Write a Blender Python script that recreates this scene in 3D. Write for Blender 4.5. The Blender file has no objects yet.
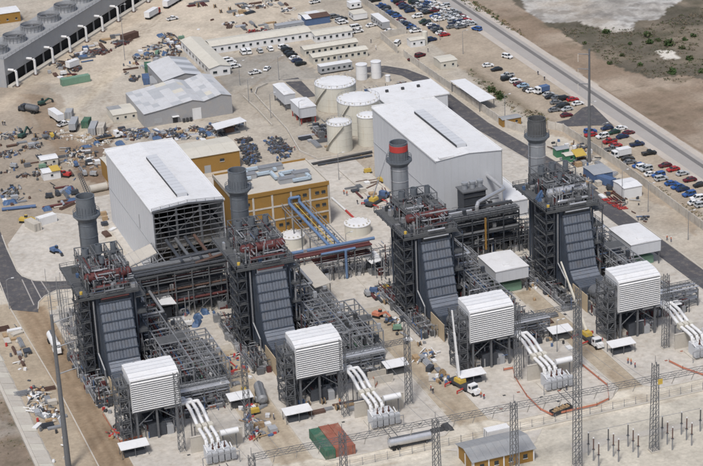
import bpy, math, random
import numpy as np
from mathutils import Vector, Matrix
random.seed(7)
S = bpy.context.scene
COL = S.collection

# ---------------------------------------------------------------- camera
F, PITCH, ROLL, YAW, CAMH = 2011.44, 0.4007334, -0.0479626, 1.2356056, 240.0
CX, CY = 351.5, 233.0
def _axes():
    c, s = math.cos, math.sin
    fw = Vector((c(YAW)*c(PITCH), s(YAW)*c(PITCH), -s(PITCH)))
    rt = Vector((s(YAW), -c(YAW), 0))
    dn = fw.cross(rt)
    r2 = rt*c(ROLL) - dn*s(ROLL)
    d2 = rt*s(ROLL) + dn*c(ROLL)
    return r2, d2, fw
RT, DN, FW = _axes()
CAM = Vector((0, 0, CAMH))
cam_d = bpy.data.cameras.new('camera')
cam_d.sensor_width = 36; cam_d.lens = F/703*36
cam_d.clip_start = 1; cam_d.clip_end = 20000
cam = bpy.data.objects.new('camera', cam_d); COL.objects.link(cam)
cam.matrix_world = Matrix(((RT.x, -DN.x, -FW.x, 0), (RT.y, -DN.y, -FW.y, 0), (RT.z, -DN.z, -FW.z, CAMH), (0, 0, 0, 1)))
S.camera = cam

# ---------------------------------------------------------------- world, sun, exposure
SUN_EL, SUN_AZ = math.radians(58), math.radians(-128)      # direction the light comes from (xy angle)
w = bpy.data.worlds.new('World'); S.world = w; w.use_nodes = True
nt = w.node_tree; bg = nt.nodes['Background']
sky = nt.nodes.new('ShaderNodeTexSky'); sky.sky_type = 'NISHITA'; sky.sun_disc = False
sky.sun_elevation = SUN_EL; sky.sun_rotation = math.pi/2 - SUN_AZ
sky.air_density = 1.0; sky.dust_density = 4.0; sky.ozone_density = 1.0
nt.links.new(sky.outputs[0], bg.inputs[0]); bg.inputs[1].default_value = 0.1
sd = bpy.data.lights.new('sun', 'SUN'); sd.energy = 2.2; sd.angle = math.radians(10); sd.color = (1, 0.97, 0.93)
so = bpy.data.objects.new('sun', sd); COL.objects.link(so)
so.rotation_euler = (Vector((math.cos(SUN_AZ)*math.cos(SUN_EL), math.sin(SUN_AZ)*math.cos(SUN_EL), math.sin(SUN_EL)))).to_track_quat('Z', 'Y').to_euler()
S.view_settings.view_transform = 'Standard'; S.view_settings.look = 'None'
S.view_settings.exposure = 0.3; S.view_settings.gamma = 1; S.view_settings.use_curve_mapping = False

# ---------------------------------------------------------------- pixel -> place
def ray(x, y): return RT*((x-CX)/F) + DN*((y-CY)/F) + FW
def G(x, y, z=0.0):
    d = ray(x, y); return CAM + d*((z-CAMH)/d.z)
def GX(x, y, X):
    d = ray(x, y); return CAM + d*(X/d.x)
def GY(x, y, Y):
    d = ray(x, y); return CAM + d*(Y/d.y)
def ZM(ox, oy, s, *q): return [(ox+x/s, oy+y/s) for x, y in q]

# ---------------------------------------------------------------- materials
MATS = {}
def srgb(r, g, b):
    f = lambda c: (c/255/12.92) if c/255 <= .04045 else ((c/255+.055)/1.055)**2.4
    return (f(r), f(g), f(b))
def mat(name, col, rough=.6, metal=0., var=.12, scale=.25, fine=2.5, bump=0., dirt=None, dirt_amt=.0, coord='world', streak=False):
    if name in MATS: return MATS[name]
    m = bpy.data.materials.new(name); m.use_nodes = True
    n = m.node_tree.nodes; L = m.node_tree.links; b = n['Principled BSDF']
    b.inputs['Roughness'].default_value = rough; b.inputs['Metallic'].default_value = metal
    b.inputs['Specular IOR Level'].default_value = .3
    if coord == 'world':
        g = n.new('ShaderNodeNewGeometry'); P = g.outputs['Position']
    else:
        g = n.new('ShaderNodeTexCoord'); P = g.outputs['Object']
    def noise(s, d=3, vec=None, r=.6):
        t = n.new('ShaderNodeTexNoise'); t.inputs['Scale'].default_value = s; t.inputs['Detail'].default_value = d
        t.inputs['Roughness'].default_value = r; L.new(vec or P, t.inputs['Vector']); return t.outputs['Fac']
    n1, n2 = noise(scale, 4), noise(fine, 4)
    mm = n.new('ShaderNodeMath'); mm.operation = 'ADD'; L.new(n1, mm.inputs[0]); L.new(n2, mm.inputs[1])
    mr = n.new('ShaderNodeMapRange'); mr.inputs['From Min'].default_value = .65; mr.inputs['From Max'].default_value = 1.35
    mr.inputs['To Min'].default_value = 1-var; mr.inputs['To Max'].default_value = 1+var*.7; L.new(mm.outputs[0], mr.inputs['Value'])
    sc = n.new('ShaderNodeVectorMath'); sc.operation = 'SCALE'; sc.inputs[0].default_value = col; L.new(mr.outputs[0], sc.inputs['Scale'])
    out = sc.outputs[0]
    if dirt:
        vec = None
        if streak:
            mp = n.new('ShaderNodeMapping'); mp.inputs['Scale'].default_value = (1.6, 1.6, .12); L.new(P, mp.inputs['Vector']); vec = mp.outputs[0]
        d = noise(.9 if streak else .45, 5, vec, .7)
        r2 = n.new('ShaderNodeMapRange'); r2.inputs['From Min'].default_value = .5; r2.inputs['From Max'].default_value = .72
        r2.inputs['To Max'].default_value = dirt_amt; L.new(d, r2.inputs['Value'])
        mx = n.new('ShaderNodeMix'); mx.data_type = 'RGBA'; L.new(r2.outputs[0], mx.inputs['Factor'])
        L.new(out, mx.inputs['A']); mx.inputs['B'].default_value = (*dirt, 1); out = mx.outputs['Result']
    L.new(out, b.inputs['Base Color'])
    if bump:
        bp = n.new('ShaderNodeBump'); bp.inputs['Strength'].default_value = bump; bp.inputs['Distance'].default_value = .1
        L.new(n2, bp.inputs['Height']); L.new(bp.outputs[0], b.inputs['Normal'])
    MATS[name] = m; return m
DUST = (.36, .29, .22)
M = {}
M['white'] = mat('white_sheet', (.64, .65, .66), .5, var=.05, scale=.12, dirt=(.5, .48, .44), dirt_amt=.35)
M['whitewall'] = mat('white_cladding', (.50, .52, .55), .5, var=.05, scale=.1, dirt=(.46, .46, .46), dirt_amt=.3, streak=True)
M['roofwhite'] = mat('white_roof', (.63, .64, .655), .55, var=.08, scale=.12, dirt=(.45, .44, .42), dirt_amt=.45)
M['cream'] = mat('cream_roof', (.52, .50, .44), .6, var=.08, scale=.2, dirt=(.4, .37, .3), dirt_amt=.4)
M['tank'] = mat('tank_white', (.56, .55, .49), .45, var=.05, dirt=(.42, .33, .22), dirt_amt=.35, streak=True)
M['steel'] = mat('galvanised_steel', (.15, .158, .17), .55, .3, var=.2, scale=.4)
M['steel_l'] = mat('light_steel', (.27, .28, .295), .5, .3, var=.18, scale=.4)
M['steel_d'] = mat('dark_steel', (.068, .076, .09), .55, .3, var=.3, scale=.4)
M['slate'] = mat('slate_blue_steel', (.068, .085, .115), .5, .2, var=.22, scale=.3, dirt=(.2, .19, .18), dirt_amt=.4, streak=True)
M['panel'] = mat('duct_panel', (.155, .175, .21), .5, .25, var=.2, scale=.5, dirt=(.16, .145, .13), dirt_amt=.5)
M['grate'] = mat('grating', (.10, .105, .11), .7, .2, var=.3, scale=.6)
M['silver'] = mat('silver_lagging', (.55, .56, .58), .3, .6, var=.12, scale=.5)
M['stack_d'] = mat('stack_grey', (.15, .17, .195), .5, .3, var=.15, scale=.3, dirt=(.11, .11, .115), dirt_amt=.5, streak=True)
M['stack_l'] = mat('stack_silver', (.36, .385, .42), .4, .4, var=.12, scale=.3, dirt=(.22, .22, .23), dirt_amt=.5, streak=True)
M['soot'] = mat('soot', (.045, .045, .045), .9, var=.3)
M['red'] = mat('primer_red', (.10, .034, .034), .6, var=.25, scale=.5)
M['redpaint'] = mat('signal_red', (.4, .05, .045), .5, var=.12)
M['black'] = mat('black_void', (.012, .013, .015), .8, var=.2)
M['dark'] = mat('dark_grey', (.05, .052, .056), .7, var=.3)
M['concrete'] = mat('concrete', (.46, .435, .395), .85, var=.26, scale=.07, fine=.6, bump=.1, dirt=(.27, .225, .17), dirt_amt=.55)
M['concrete_l'] = mat('pale_concrete', (.45, .425, .38), .85, var=.1, scale=.3, dirt=(.36, .31, .25), dirt_amt=.4)
M['ochre'] = mat('ochre_wall', (.285, .165, .046), .75, var=.1, scale=.2, dirt=(.25, .16, .07), dirt_amt=.4)
M['tan'] = mat('tan_board', (.42, .34, .235), .8, var=.12)
M['blue'] = mat('blue_pipe', (.12, .19, .32), .5, var=.15)
M['bluetarp'] = mat('blue_tarpaulin', (.065, .115, .215), .5, var=.25, scale=.8)
M['lightblue'] = mat('pale_blue_duct', (.38, .46, .53), .5, var=.1)
M['green'] = mat('green_paint', (.06, .19, .11), .5, var=.2)
M['palegreen'] = mat('pale_green_machine', (.16, .27, .2), .5, var=.2)
M['yellow'] = mat('machine_yellow', (.48, .34, .07), .5, var=.15)
M['orange'] = mat('orange_mesh', (.48, .19, .125), .7, var=.2, scale=.8)
M['contred'] = mat('container_red', (.27, .105, .075), .6, var=.25, scale=.4, dirt=DUST, dirt_amt=.5)
M['contgreen'] = mat('container_green', (.05, .13, .09), .6, var=.2, dirt=DUST, dirt_amt=.45)
M['brown'] = mat('rust_brown', (.10, .062, .05), .8, var=.3, scale=.8)
M['greyroof'] = mat('grey_roof', (.27, .28, .29), .7, var=.12, scale=.4, dirt=(.36, .34, .31), dirt_amt=.4)
M['greysheet'] = mat('grey_sheet', (.33, .345, .365), .5, .1, var=.08, scale=.15, dirt=(.42, .4, .37), dirt_amt=.4)
M['greywall'] = mat('grey_wall', (.30, .305, .315), .6, var=.08, scale=.2, dirt=(.38, .33, .27), dirt_amt=.4)
M['glass'] = mat('window_glass', (.03, .038, .045), .15, var=.2)
M['rubber'] = mat('rubber', (.02, .02, .02), .8, var=.2)
M['timber'] = mat('timber', (.35, .25, .15), .8, var=.25, scale=1.)
M['insul'] = mat('brown_porcelain', (.09, .045, .035), .35, var=.15)
M['asphalt'] = mat('asphalt', (.078, .077, .084), .9, var=.22, scale=.1, bump=.1, dirt=(.22, .195, .165), dirt_amt=.6)
M['hiway'] = mat('worn_highway', (.32, .305, .29), .9, var=.12, scale=.12, dirt=(.30, .26, .22), dirt_amt=.3)
M['hiway_l'] = mat('dusty_shoulder', (.43, .395, .355), .9, var=.15, scale=.1, dirt=(.38, .31, .25), dirt_amt=.6)
M['leaf'] = mat('dry_leaf', (.075, .085, .04), .8, var=.4, scale=.5)
M['leafg'] = mat('green_leaf', (.05, .085, .03), .8, var=.4, scale=.5)
M['skin'] = mat('skin', (.3, .17, .11), .6, var=.1)
M['line'] = mat('road_paint', (.6, .6, .58), .7, var=.2)

# ---------------------------------------------------------------- builders
W = {}          # world matrices of everything linked so far
LABELS = {}
def _reg(o, mw, parent=None):
    COL.objects.link(o)
    if parent is not None:
        o.parent = parent; o.matrix_parent_inverse = W[parent.name].inverted()
    o.matrix_basis = mw; W[o.name] = mw
    return o
def tag(o, label, cat, group=None):
    o['label'] = label; o['category'] = cat
    if group: o['group'] = group
    LABELS.setdefault(label, []).append(o.name)
    return o
def struct(o, kind='structure'):
    o['kind'] = kind; return o
def thing(name, label, cat, loc=(0, 0, 0), group=None, rz=0):
    o = bpy.data.objects.new(name, None); o.empty_display_size = .5
    _reg(o, Matrix.Translation(Vector(loc)) @ Matrix.Rotation(rz, 4, 'Z'))
    return tag(o, label, cat, group)
class MB:
    def __init__(s): s.v = []; s.f = []; s.mi = []; s.sm = []
    def add(s, vs, fs, mi=0, smooth=False):
        k = len(s.v); s.v += [tuple(v) for v in vs]
        for f in fs: s.f.append(tuple(i+k for i in f)); s.mi.append(mi); s.sm.append(smooth)
        return s
    def box(s, x0, x1, y0, y1, z0, z1, mi=0):
        return s.add([(x0,y0,z0),(x1,y0,z0),(x1,y1,z0),(x0,y1,z0),(x0,y0,z1),(x1,y0,z1),(x1,y1,z1),(x0,y1,z1)],
              [(3,2,1,0),(4,5,6,7),(0,1,5,4),(1,2,6,5),(2,3,7,6),(3,0,4,7)], mi)
    def hexa(s, pts, mi=0):
        return s.add(pts, [(3,2,1,0),(4,5,6,7),(0,1,5,4),(1,2,6,5),(2,3,7,6),(3,0,4,7)], mi)
    def beam(s, p, q, w, h=None, mi=0):
        p, q = Vector(p), Vector(q); h = h or w; d = q-p
        if d.length < 1e-6: return s
        d.normalize(); up = Vector((0,0,1)) if abs(d.z) < .95 else Vector((0,1,0))
        a = d.cross(up).normalized()*(w/2); b = a.cross(d).normalized()*(h/2)
        return s.hexa([p-a-b, p+a-b, q+a-b, q-a-b, p-a+b, p+a+b, q+a+b, q-a+b], mi)
    def tube(s, p, q, r, n=8, mi=0, r2=None, caps=True):
        p, q = Vector(p), Vector(q); d = (q-p).normalized(); r2 = r if r2 is None else r2
        up = Vector((0,0,1)) if abs(d.z) < .95 else Vector((0,1,0)); a = d.cross(up).normalized(); b = d.cross(a)
        vs = []
        for i in range(n):
            t = 2*math.pi*i/n; o = a*math.cos(t)+b*math.sin(t); vs += [p+o*r, q+o*r2]
        s.add(vs, [(2*i, 2*i+1, (2*i+3) % (2*n), (2*i+2) % (2*n)) for i in range(n)], mi, True)
        if caps:
            if r > 1e-6: s.add(vs[0::2], [tuple(range(n))], mi)
            if r2 > 1e-6: s.add(vs[1::2], [tuple(reversed(range(n)))], mi)
        return s
    def path(s, pts, r, n=7, mi=0):
        for a, b in zip(pts[:-1], pts[1:]): s.tube(a, b, r, n, mi)
        return s
    def lathe(s, c, prof, n=24, mi=0, smooth=True):
        c = Vector(c)
        for (ra, za), (rb, zb) in zip(prof[:-1], prof[1:]):
            vs = []
            for i in range(n):
                t = 2*math.pi*i/n; co, si = math.cos(t), math.sin(t)
                vs += [(c.x+ra*co, c.y+ra*si, c.z+za), (c.x+rb*co, c.y+rb*si, c.z+zb)]
            if ra < 1e-6: s.add([(c.x, c.y, c.z+za)]+vs[1::2], [(0, 1+(i+1) % n, 1+i) for i in range(n)], mi, smooth)
            elif rb < 1e-6: s.add([(c.x, c.y, c.z+zb)]+vs[0::2], [(0, 1+i, 1+(i+1) % n) for i in range(n)], mi, smooth)
            else: s.add(vs, [(2*i, (2*i+2) % (2*n), (2*i+3) % (2*n), 2*i+1) for i in range(n)], mi, smooth)
        return s
    def disc(s, c, r, n=24, mi=0, cone=0):
        c = Vector(c); vs = [(c.x, c.y, c.z+cone)]+[(c.x+r*math.cos(2*math.pi*i/n), c.y+r*math.sin(2*math.pi*i/n), c.z) for i in range(n)]
        return s.add(vs, [(0, 1+i, 1+(i+1) % n) for i in range(n)], mi)
    def prism(s, pts, z0, z1, mi=0):
        n = len(pts)
        s.add([(p[0], p[1], z0) for p in pts]+[(p[0], p[1], z1) for p in pts],
              [tuple(reversed(range(n))), tuple(range(n, 2*n))]+[(i, (i+1) % n, n+(i+1) % n, n+i) for i in range(n)], mi)
        return s
    def xprism(s, prof, x0, x1, mi=0):      # profile in (y,z) swept along x
        n = len(prof)
        return s.add([(x0, p[0], p[1]) for p in prof]+[(x1, p[0], p[1]) for p in prof],
              [tuple(range(n)), tuple(reversed(range(n, 2*n)))]+[((i+1) % n, i, n+i, n+(i+1) % n) for i in range(n)], mi)
    def yprism(s, prof, y0, y1, mi=0):      # profile in (x,z) swept along y
        n = len(prof)
        return s.add([(p[0], y0, p[1]) for p in prof]+[(p[0], y1, p[1]) for p in prof],
              [tuple(reversed(range(n))), tuple(range(n, 2*n))]+[(i, (i+1) % n, n+(i+1) % n, n+i) for i in range(n)], mi)
    def mesh(s, name, mats):
        me = bpy.data.meshes.new(name); me.from_pydata(s.v, [], s.f); me.update()
        for m in (mats if isinstance(mats, (list, tuple)) else [mats]): me.materials.append(M[m] if isinstance(m, str) else m)
        me.polygons.foreach_set('material_index', s.mi); me.polygons.foreach_set('use_smooth', s.sm)
        return me
    def build(s, name, mats, parent=None, origin=None):
        if parent is not None and origin is None: o0 = W[parent.name].translation.copy()
        else: o0 = Vector(origin or (0, 0, 0))
        if parent is not None or origin is not None:
            s.v = [(v[0]-o0.x, v[1]-o0.y, v[2]-o0.z) for v in s.v]
        o = bpy.data.objects.new(name, s.mesh(name, mats))
        return _reg(o, Matrix.Translation(o0), parent)
_unit = {}
def unit(kind, m):
    k = (kind, m)
    if k not in _unit:
        b = MB()
        if kind == 'box': b.box(-.5, .5, -.5, .5, 0, 1)
        else: b.tube((0,0,0), (0,0,1), 1, 10)
        _unit[k] = b.mesh('unit_'+kind+'_'+m, m)
    return _unit[k]
def _align(p, q, sx, sy):
    p, q = Vector(p), Vector(q); d = q-p; l = d.length
    z = d/l; up = Vector((0,0,1)) if abs(z.z) < .95 else Vector((0,1,0))
    x = z.cross(up).normalized(); y = z.cross(x)
    R = Matrix((x, y, z)).transposed().to_4x4()
    return Matrix.Translation(p) @ R @ Matrix.Diagonal((sx, sy, l, 1))
def bar(parent, name, p, q, w, m='steel', h=None):
    return _reg(bpy.data.objects.new(name, unit('box', m)), _align(p, q, w, h or w), parent)
def rod(parent, name, p, q, r, m='steel'):
    return _reg(bpy.data.objects.new(name, unit('cyl', m)), _align(p, q, r, r), parent)
def pbox(parent, name, x0, x1, y0, y1, z0, z1, m):
    return _reg(bpy.data.objects.new(name, unit('box', m)),
        Matrix.Translation(((x0+x1)/2, (y0+y1)/2, z0)) @ Matrix.Diagonal((x1-x0, y1-y0, z1-z0, 1)), parent)
def rail(mb, pts, h=1.1, closed=False, step=2.2, t=.09):
    pts = [Vector(p) for p in pts]
    if closed: pts = pts+[pts[0]]
    for a, b in zip(pts[:-1], pts[1:]):
        for k in (.55, 1.0): mb.beam(a+Vector((0,0,h*k)), b+Vector((0,0,h*k)), t)
        n = max(1, int((b-a).length/step))
        for i in range(n+1):
            c = a.lerp(b, i/n); mb.beam(c, c+Vector((0,0,h)), t)
def copy_tree(o, parent=None, basis=None):
    c = o.copy(); COL.objects.link(c)
    if parent is not None: c.parent = parent
    if basis is not None: c.matrix_basis = basis
    for ch in o.children: copy_tree(ch, c)
    return c
ONES = ['first','second','third','fourth','fifth','sixth','seventh','eighth','ninth','tenth','eleventh','twelfth','thirteenth','fourteenth','fifteenth','sixteenth','seventeenth','eighteenth','nineteenth']
def ordinal(k):
    if k <= 19: return ONES[k-1]
    t_, u = divmod(k, 10); T = ['', '', 'twent', 'thirt', 'fort', 'fift', 'sixt', 'sevent', 'eight', 'ninet']
    return T[t_]+'ieth' if u == 0 else T[t_]+'y-'+ONES[u-1]
# ================================================================ GROUND
def vnoise(X, Y, s, seed=0):
    rs = np.random.RandomState(seed); T = rs.rand(256, 256)
    x, y = X/s, Y/s; xi, yi = np.floor(x).astype(int), np.floor(y).astype(int)
    fx, fy = x-xi, y-yi; fx = fx*fx*(3-2*fx); fy = fy*fy*(3-2*fy)
    g = lambda a, b: T[a % 256, b % 256]
    return (g(xi, yi)*(1-fx)+g(xi+1, yi)*fx)*(1-fy)+(g(xi, yi+1)*(1-fx)+g(xi+1, yi+1)*fx)*fy
def fbm(X, Y, s, seed=0, o=4):
    r = 0; a = .5; t = 0
    for i in range(o): r = r+a*vnoise(X, Y, s/2**i, seed+i); t += a; a *= .55
    return r/t
def inpoly(X, Y, P):
    c = np.zeros(X.shape, bool); n = len(P)
    for i in range(n):
        x0, y0 = P[i]; x1, y1 = P[(i+1) % n]
        if y0 == y1: continue
        k = ((y0 > Y) != (y1 > Y)) & (X < (x1-x0)*(Y-y0)/(y1-y0)+x0); c ^= k
    return c
def dist_line(X, Y, P):
    d = np.full(X.shape, 1e9)
    for (x0, y0), (x1, y1) in zip(P[:-1], P[1:]):
        dx, dy = x1-x0, y1-y0; t = np.clip(((X-x0)*dx+(Y-y0)*dy)/(dx*dx+dy*dy+1e-9), 0, 1)
        d = np.minimum(d, np.hypot(X-x0-t*dx, Y-y0-t*dy))
    return d
def pxs(*q): return [tuple(G(x, y)[:2]) for x, y in q]
def axis(lo, hi, st, far):
    a = list(np.arange(lo, hi+st/2, st)); l = []; d = st*2; x = lo
    while x > -far: x -= d; l.append(x); d *= 1.5
    r = []; d = st*2; x = a[-1]
    while x < far: x += d; r.append(x); d *= 1.5
    return np.array(l[::-1]+a+r)
gx, gy = axis(40, 430, 1.2, 3500), axis(370, 960, 1.2, 4000)
X, Y = np.meshgrid(gx, gy)
K = .74
def lin(c): return np.array(srgb(*c))*K
JX = X+(fbm(X, Y, 14, 3)-.5)*9; JY = Y+(fbm(X, Y, 14, 9)-.5)*9
jx = X+(fbm(X, Y, 5, 23)-.5)*3; jy = Y+(fbm(X, Y, 5, 29)-.5)*3
C = np.empty(X.shape+(3,)); C[:] = lin((206, 194, 177))
n0 = fbm(X, Y, 40, 1); n1 = fbm(X, Y, 9, 2)
def blend(mask, col, a=1.0):
    m = (np.clip(mask, 0, 1)*a)[..., None]; C[:] = C*(1-m)+np.array(lin(col))*m
blend((n0-.45)*3, (186, 166, 141), .8)
blend(np.clip((Y-585)/40, 0, 1)*(X < 300), (186, 173, 156), .6)
# bright sand in the far yard, browner in the near left yard
blend(inpoly(JX, JY, pxs((150, -30), (330, -30), (300, 30), (160, 55), (95, 85), (40, 80))), (216, 197, 172), .8)
blend(inpoly(JX, JY, pxs((-60, 90), (55, 82), (80, 150), (110, 180), (110, 225), (-60, 260))), (172, 154, 133), .85)
blend(inpoly(JX, JY, pxs((62, 140), (112, 128), (112, 190), (80, 178))), (140, 113, 90), .85)
blend(inpoly(JX, JY, pxs((25, 92), (45, 95), (85, 150), (62, 160), (40, 130))), (158, 132, 104), .8)
# dust tracks
def track(pts, w, col, a=.8): blend(1-dist_line(JX*.4+X*.6, JY*.4+Y*.6, pxs(*pts))/w, col, a)
track([(-20, 118), (20, 92), (60, 60), (130, 22), (175, -10)], 7, (205, 183, 155))
track([(110, 70), (95, 90), (70, 110), (85, 140)], 5, (208, 190, 162))
track([(150, 25), (240, 27), (330, 20), (380, 40), (430, 68)], 6, (206, 190, 168))
track([(375, 5), (402, 45), (430, 68), (450, 82)], 5, (200, 184, 162))
track([(20, 100), (30, 125), (60, 150)], 3, (165, 138, 108), .6)
# ground of the office car park and the tank yard, greyer
blend(inpoly(jx, jy, pxs((212, 62), (285, 50), (325, 78), (245, 86), (228, 92))), (166, 158, 147), .95)
blend(inpoly(jx, jy, pxs((232, 86), (330, 78), (345, 70), (380, 70), (372, 150), (330, 160), (296, 150), (255, 112))), (186, 174, 157), .9)
blend(inpoly(jx, jy, pxs((405, 60), (395, 40), (372, 20), (352, 0), (340, 0), (362, 30), (385, 60))), (190, 176, 156), .7)
# parking ground beside the highway
blend(inpoly(JX, JY, pxs((375, -20), (440, -20), (703, 175), (703, 235), (600, 158), (545, 128), (470, 78))), (184, 164, 140), .9)
blend(1-dist_line(X, Y, pxs((470, 70), (520, 105), (545, 122)))/4, (138, 122, 96), .8*1)
# brown field and scrub beyond the highway, colours darkened to paint in cloud shade
blend(((X > 314+(Y-578)*.012+(n1-.5)*3)).astype(float), (158, 134, 110), 1)
blend((X > 315)*np.clip((n0-.42)*6, 0, 1)*(n1+.2), (152, 128, 106), .8); blend((X > 315)*(fbm(X, Y, 22, 91)-.5)*5, (186, 166, 144), .7); blend((X > 315)*(fbm(X, Y, 7, 93)-.6)*6, (128, 112, 88), .7)
scrub = pxs((470, -30), (500, -8), (530, 12), (562, 32), (590, 52), (622, 70), (650, 79), (680, 75), (790, 95), (900, 20), (700, -60))
sm = inpoly(JX, JY, scrub)
blend(sm.astype(float), (108, 100, 86), .95); blend(sm*(fbm(X, Y, 6, 40)-.35)*2.6, (96, 91, 73), .95)
blend(sm*(fbm(X, Y, 16, 44)-.5)*4, (158, 140, 118), .6)
q1 = inpoly(JX, JY, pxs((500, -40), (528, 8), (545, 22), (580, 24), (598, 31), (628, 32), (636, 24), (655, 19), (668, 10), (690, -2), (740, -40)))
blend(q1.astype(float), (205, 201, 197), .95); blend(q1*(fbm(X, Y, 18, 57)-.42)*5, (172, 164, 155), .8); blend(q1*(fbm(X, Y, 4, 51)-.46)*6, (150, 143, 136), .8); blend(q1*(fbm(X, Y, 25, 55)-.5)*4, (190, 172, 150), .6)
blend(inpoly(jx, jy, pxs((657, 52), (668, 51), (681, 58), (668, 60))).astype(float), (216, 208, 196), 1)
# strips of bare earth between the units, haul road by the channel
def rect(x0, x1, y0, y1): return (jx > x0) & (jx < x1) & (jy > y0) & (jy < y1)
blend(rect(60, 92, 405, 530).astype(float), (188, 167, 138), .9)
hr = ((X > 80.8) & (X < 88.4) & (Y > 400) & (Y < 524)).astype(float)
blend(hr, (170, 143, 110), .95)
for xx in (82.5, 84.6, 86.6): blend(hr*(1-np.abs(X+(n1-.5)*2.5-xx)/.9), (142, 114, 84), .7)
for xa, xb in ((119.5, 129.6), (167, 176), (212.5, 219)):
    st = ((jx > xa) & (X < xb) & (Y > 404) & (jy < 474)).astype(float); blend(st, (194, 175, 147), .92)
    blend(st*(n1-.45)*3, (163, 140, 110), .6)
blend(rect(90, 265, 395, 408).astype(float), (228, 216, 196), .9)  # pale bottom road, its tone lifted to paint in the sunlit foreground
blend(((Y < 397) & (X > 140)).astype(float), (212, 202, 184), .9)  # switchyard ground, sunlit brightness mixed into its pale colour
blend(inpoly(jx, jy, pxs((640, 262), (703, 300), (703, 345), (670, 330))).astype(float), (180, 160, 134), .8)
for yy, cc in ((400.6, (190, 170, 140)), (402.4, (190, 170, 140)), (404, (178, 158, 130)), (397.4, (178, 160, 134))): blend((1-np.abs(Y+(n1-.5)*2-yy)/.6)*(X > 88), cc, .6)
for xa, xb in ((119.5, 129.6), (167, 176), (212.5, 219)):
    for e in (.3, .48, .68): blend((1-np.abs(X+(n1-.5)*2.2-(xa+(xb-xa)*e))/.55)*((Y > 400) & (Y < 474)), (158, 136, 108), .55)
for k in range(80):
    rs = np.random.RandomState(k); a0 = (rs.uniform(85, 250), rs.uniform(560, 790)); b0 = (a0[0]+rs.uniform(-25, 25), a0[1]+rs.uniform(10, 45))
    for e in (0, 1.9): blend(1-dist_line(JX*.5+X*.5, JY*.5+Y*.5, [(a0[0]+e, a0[1]), (b0[0]+e, b0[1])])/.45, (156, 137, 114), .6)
# mud flat left of the channel
mud = inpoly(X, Y, pxs((-60, 380), (0, 372), (46, 470), (-60, 480)))
blend(mud.astype(float), (150, 130, 110), 1); blend(mud*(fbm(X, Y, 7, 61)-.45)*4, (182, 172, 160), .9); blend(mud*(fbm(X, Y, 4, 66)-.55)*5, (110, 100, 78), .7)
lum = (C @ np.array([.3, .55, .15]))[..., None]; C[:] = lum+(C-lum)*.72; C *= np.array([.985, 1.005, 1.0])
# fine tonal grain, always
C *= (1+(fbm(X, Y, 2.6, 71)-.5)*.36+(n1-.5)*.3+(fbm(X, Y, 28, 73)-.5)*.3)[..., None]
Zg = (fbm(X, Y, 10, 81)-.5)*.05
hill = np.clip((X-330)/60, 0, 1)
Zg = Zg+hill*(fbm(X, Y, 30, 83)-.45)*6*sm + q1*(fbm(X, Y, 14, 87)-.4)*4*hill
ny, nx = X.shape
me = bpy.data.meshes.new('ground')
vv = np.stack([X, Y, Zg-.03], -1).reshape(-1, 3)
idx = np.arange(nx*ny).reshape(ny, nx)
qq = np.stack([idx[:-1, :-1], idx[:-1, 1:], idx[1:, 1:], idx[1:, :-1]], -1).reshape(-1, 4)
me.vertices.add(len(vv)); me.vertices.foreach_set('co', vv.ravel())
me.loops.add(qq.size); me.loops.foreach_set('vertex_index', qq.ravel().astype(np.int32))
me.polygons.add(len(qq)); me.polygons.foreach_set('loop_start', np.arange(0, qq.size, 4, dtype=np.int32))
me.polygons.foreach_set('use_smooth', np.ones(len(qq), bool))
at = me.color_attributes.new('soil', 'FLOAT_COLOR', 'POINT')
at.data.foreach_set('color', np.concatenate([C.reshape(-1, 3), np.ones((nx*ny, 1))], 1).astype(np.float32).ravel())
me.update(); me.validate()
gm = bpy.data.materials.new('soil'); gm.use_nodes = True
n = gm.node_tree.nodes; L = gm.node_tree.links; b = n['Principled BSDF']; b.inputs['Roughness'].default_value = .95; b.inputs['Specular IOR Level'].default_value = .1
a = n.new('ShaderNodeAttribute'); a.attribute_name = 'soil'; ge = n.new('ShaderNodeNewGeometry')
def gn(s, d):
    t = n.new('ShaderNodeTexNoise'); t.inputs['Scale'].default_value = s; t.inputs['Detail'].default_value = d; t.inputs['Roughness'].default_value = .7
    L.new(ge.outputs['Position'], t.inputs['Vector']); return t.outputs['Fac']
f1 = gn(.9, 6); mr = n.new('ShaderNodeMapRange'); mr.inputs['From Min'].default_value = .3; mr.inputs['From Max'].default_value = .7
mr.inputs['To Min'].default_value = .8; mr.inputs['To Max'].default_value = 1.16; L.new(f1, mr.inputs['Value'])
sc = n.new('ShaderNodeVectorMath'); sc.operation = 'SCALE'; L.new(a.outputs['Color'], sc.inputs[0]); L.new(mr.outputs[0], sc.inputs['Scale'])
L.new(sc.outputs[0], b.inputs['Base Color'])
bp = n.new('ShaderNodeBump'); bp.inputs['Strength'].default_value = .5; bp.inputs['Distance'].default_value = .25; L.new(f1, bp.inputs['Height']); L.new(bp.outputs[0], b.inputs['Normal'])
me.materials.append(gm)
o = bpy.data.objects.new('ground', me); _reg(o, Matrix.Identity(4)); struct(o)
def sheet(name, pts, z, m, parent=None):
    mb = MB(); k = len(pts)
    mb.add([(p[0], p[1], z) for p in pts], [tuple(range(k))])
    A = sum(pts[i][0]*pts[(i+1) % k][1]-pts[(i+1) % k][0]*pts[i][1] for i in range(k))
    if A < 0: mb.f = [tuple(reversed(f)) for f in mb.f]
    o = mb.build(name, m)
    return struct(o)
def slab(name, pts, h, m, parent=None):
    A = sum(pts[i][0]*pts[(i+1) % len(pts)][1]-pts[(i+1) % len(pts)][0]*pts[i][1] for i in range(len(pts)))
    if A < 0: pts = pts[::-1]
    return struct(MB().prism(pts, -.05, h).build(name, m))
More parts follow.
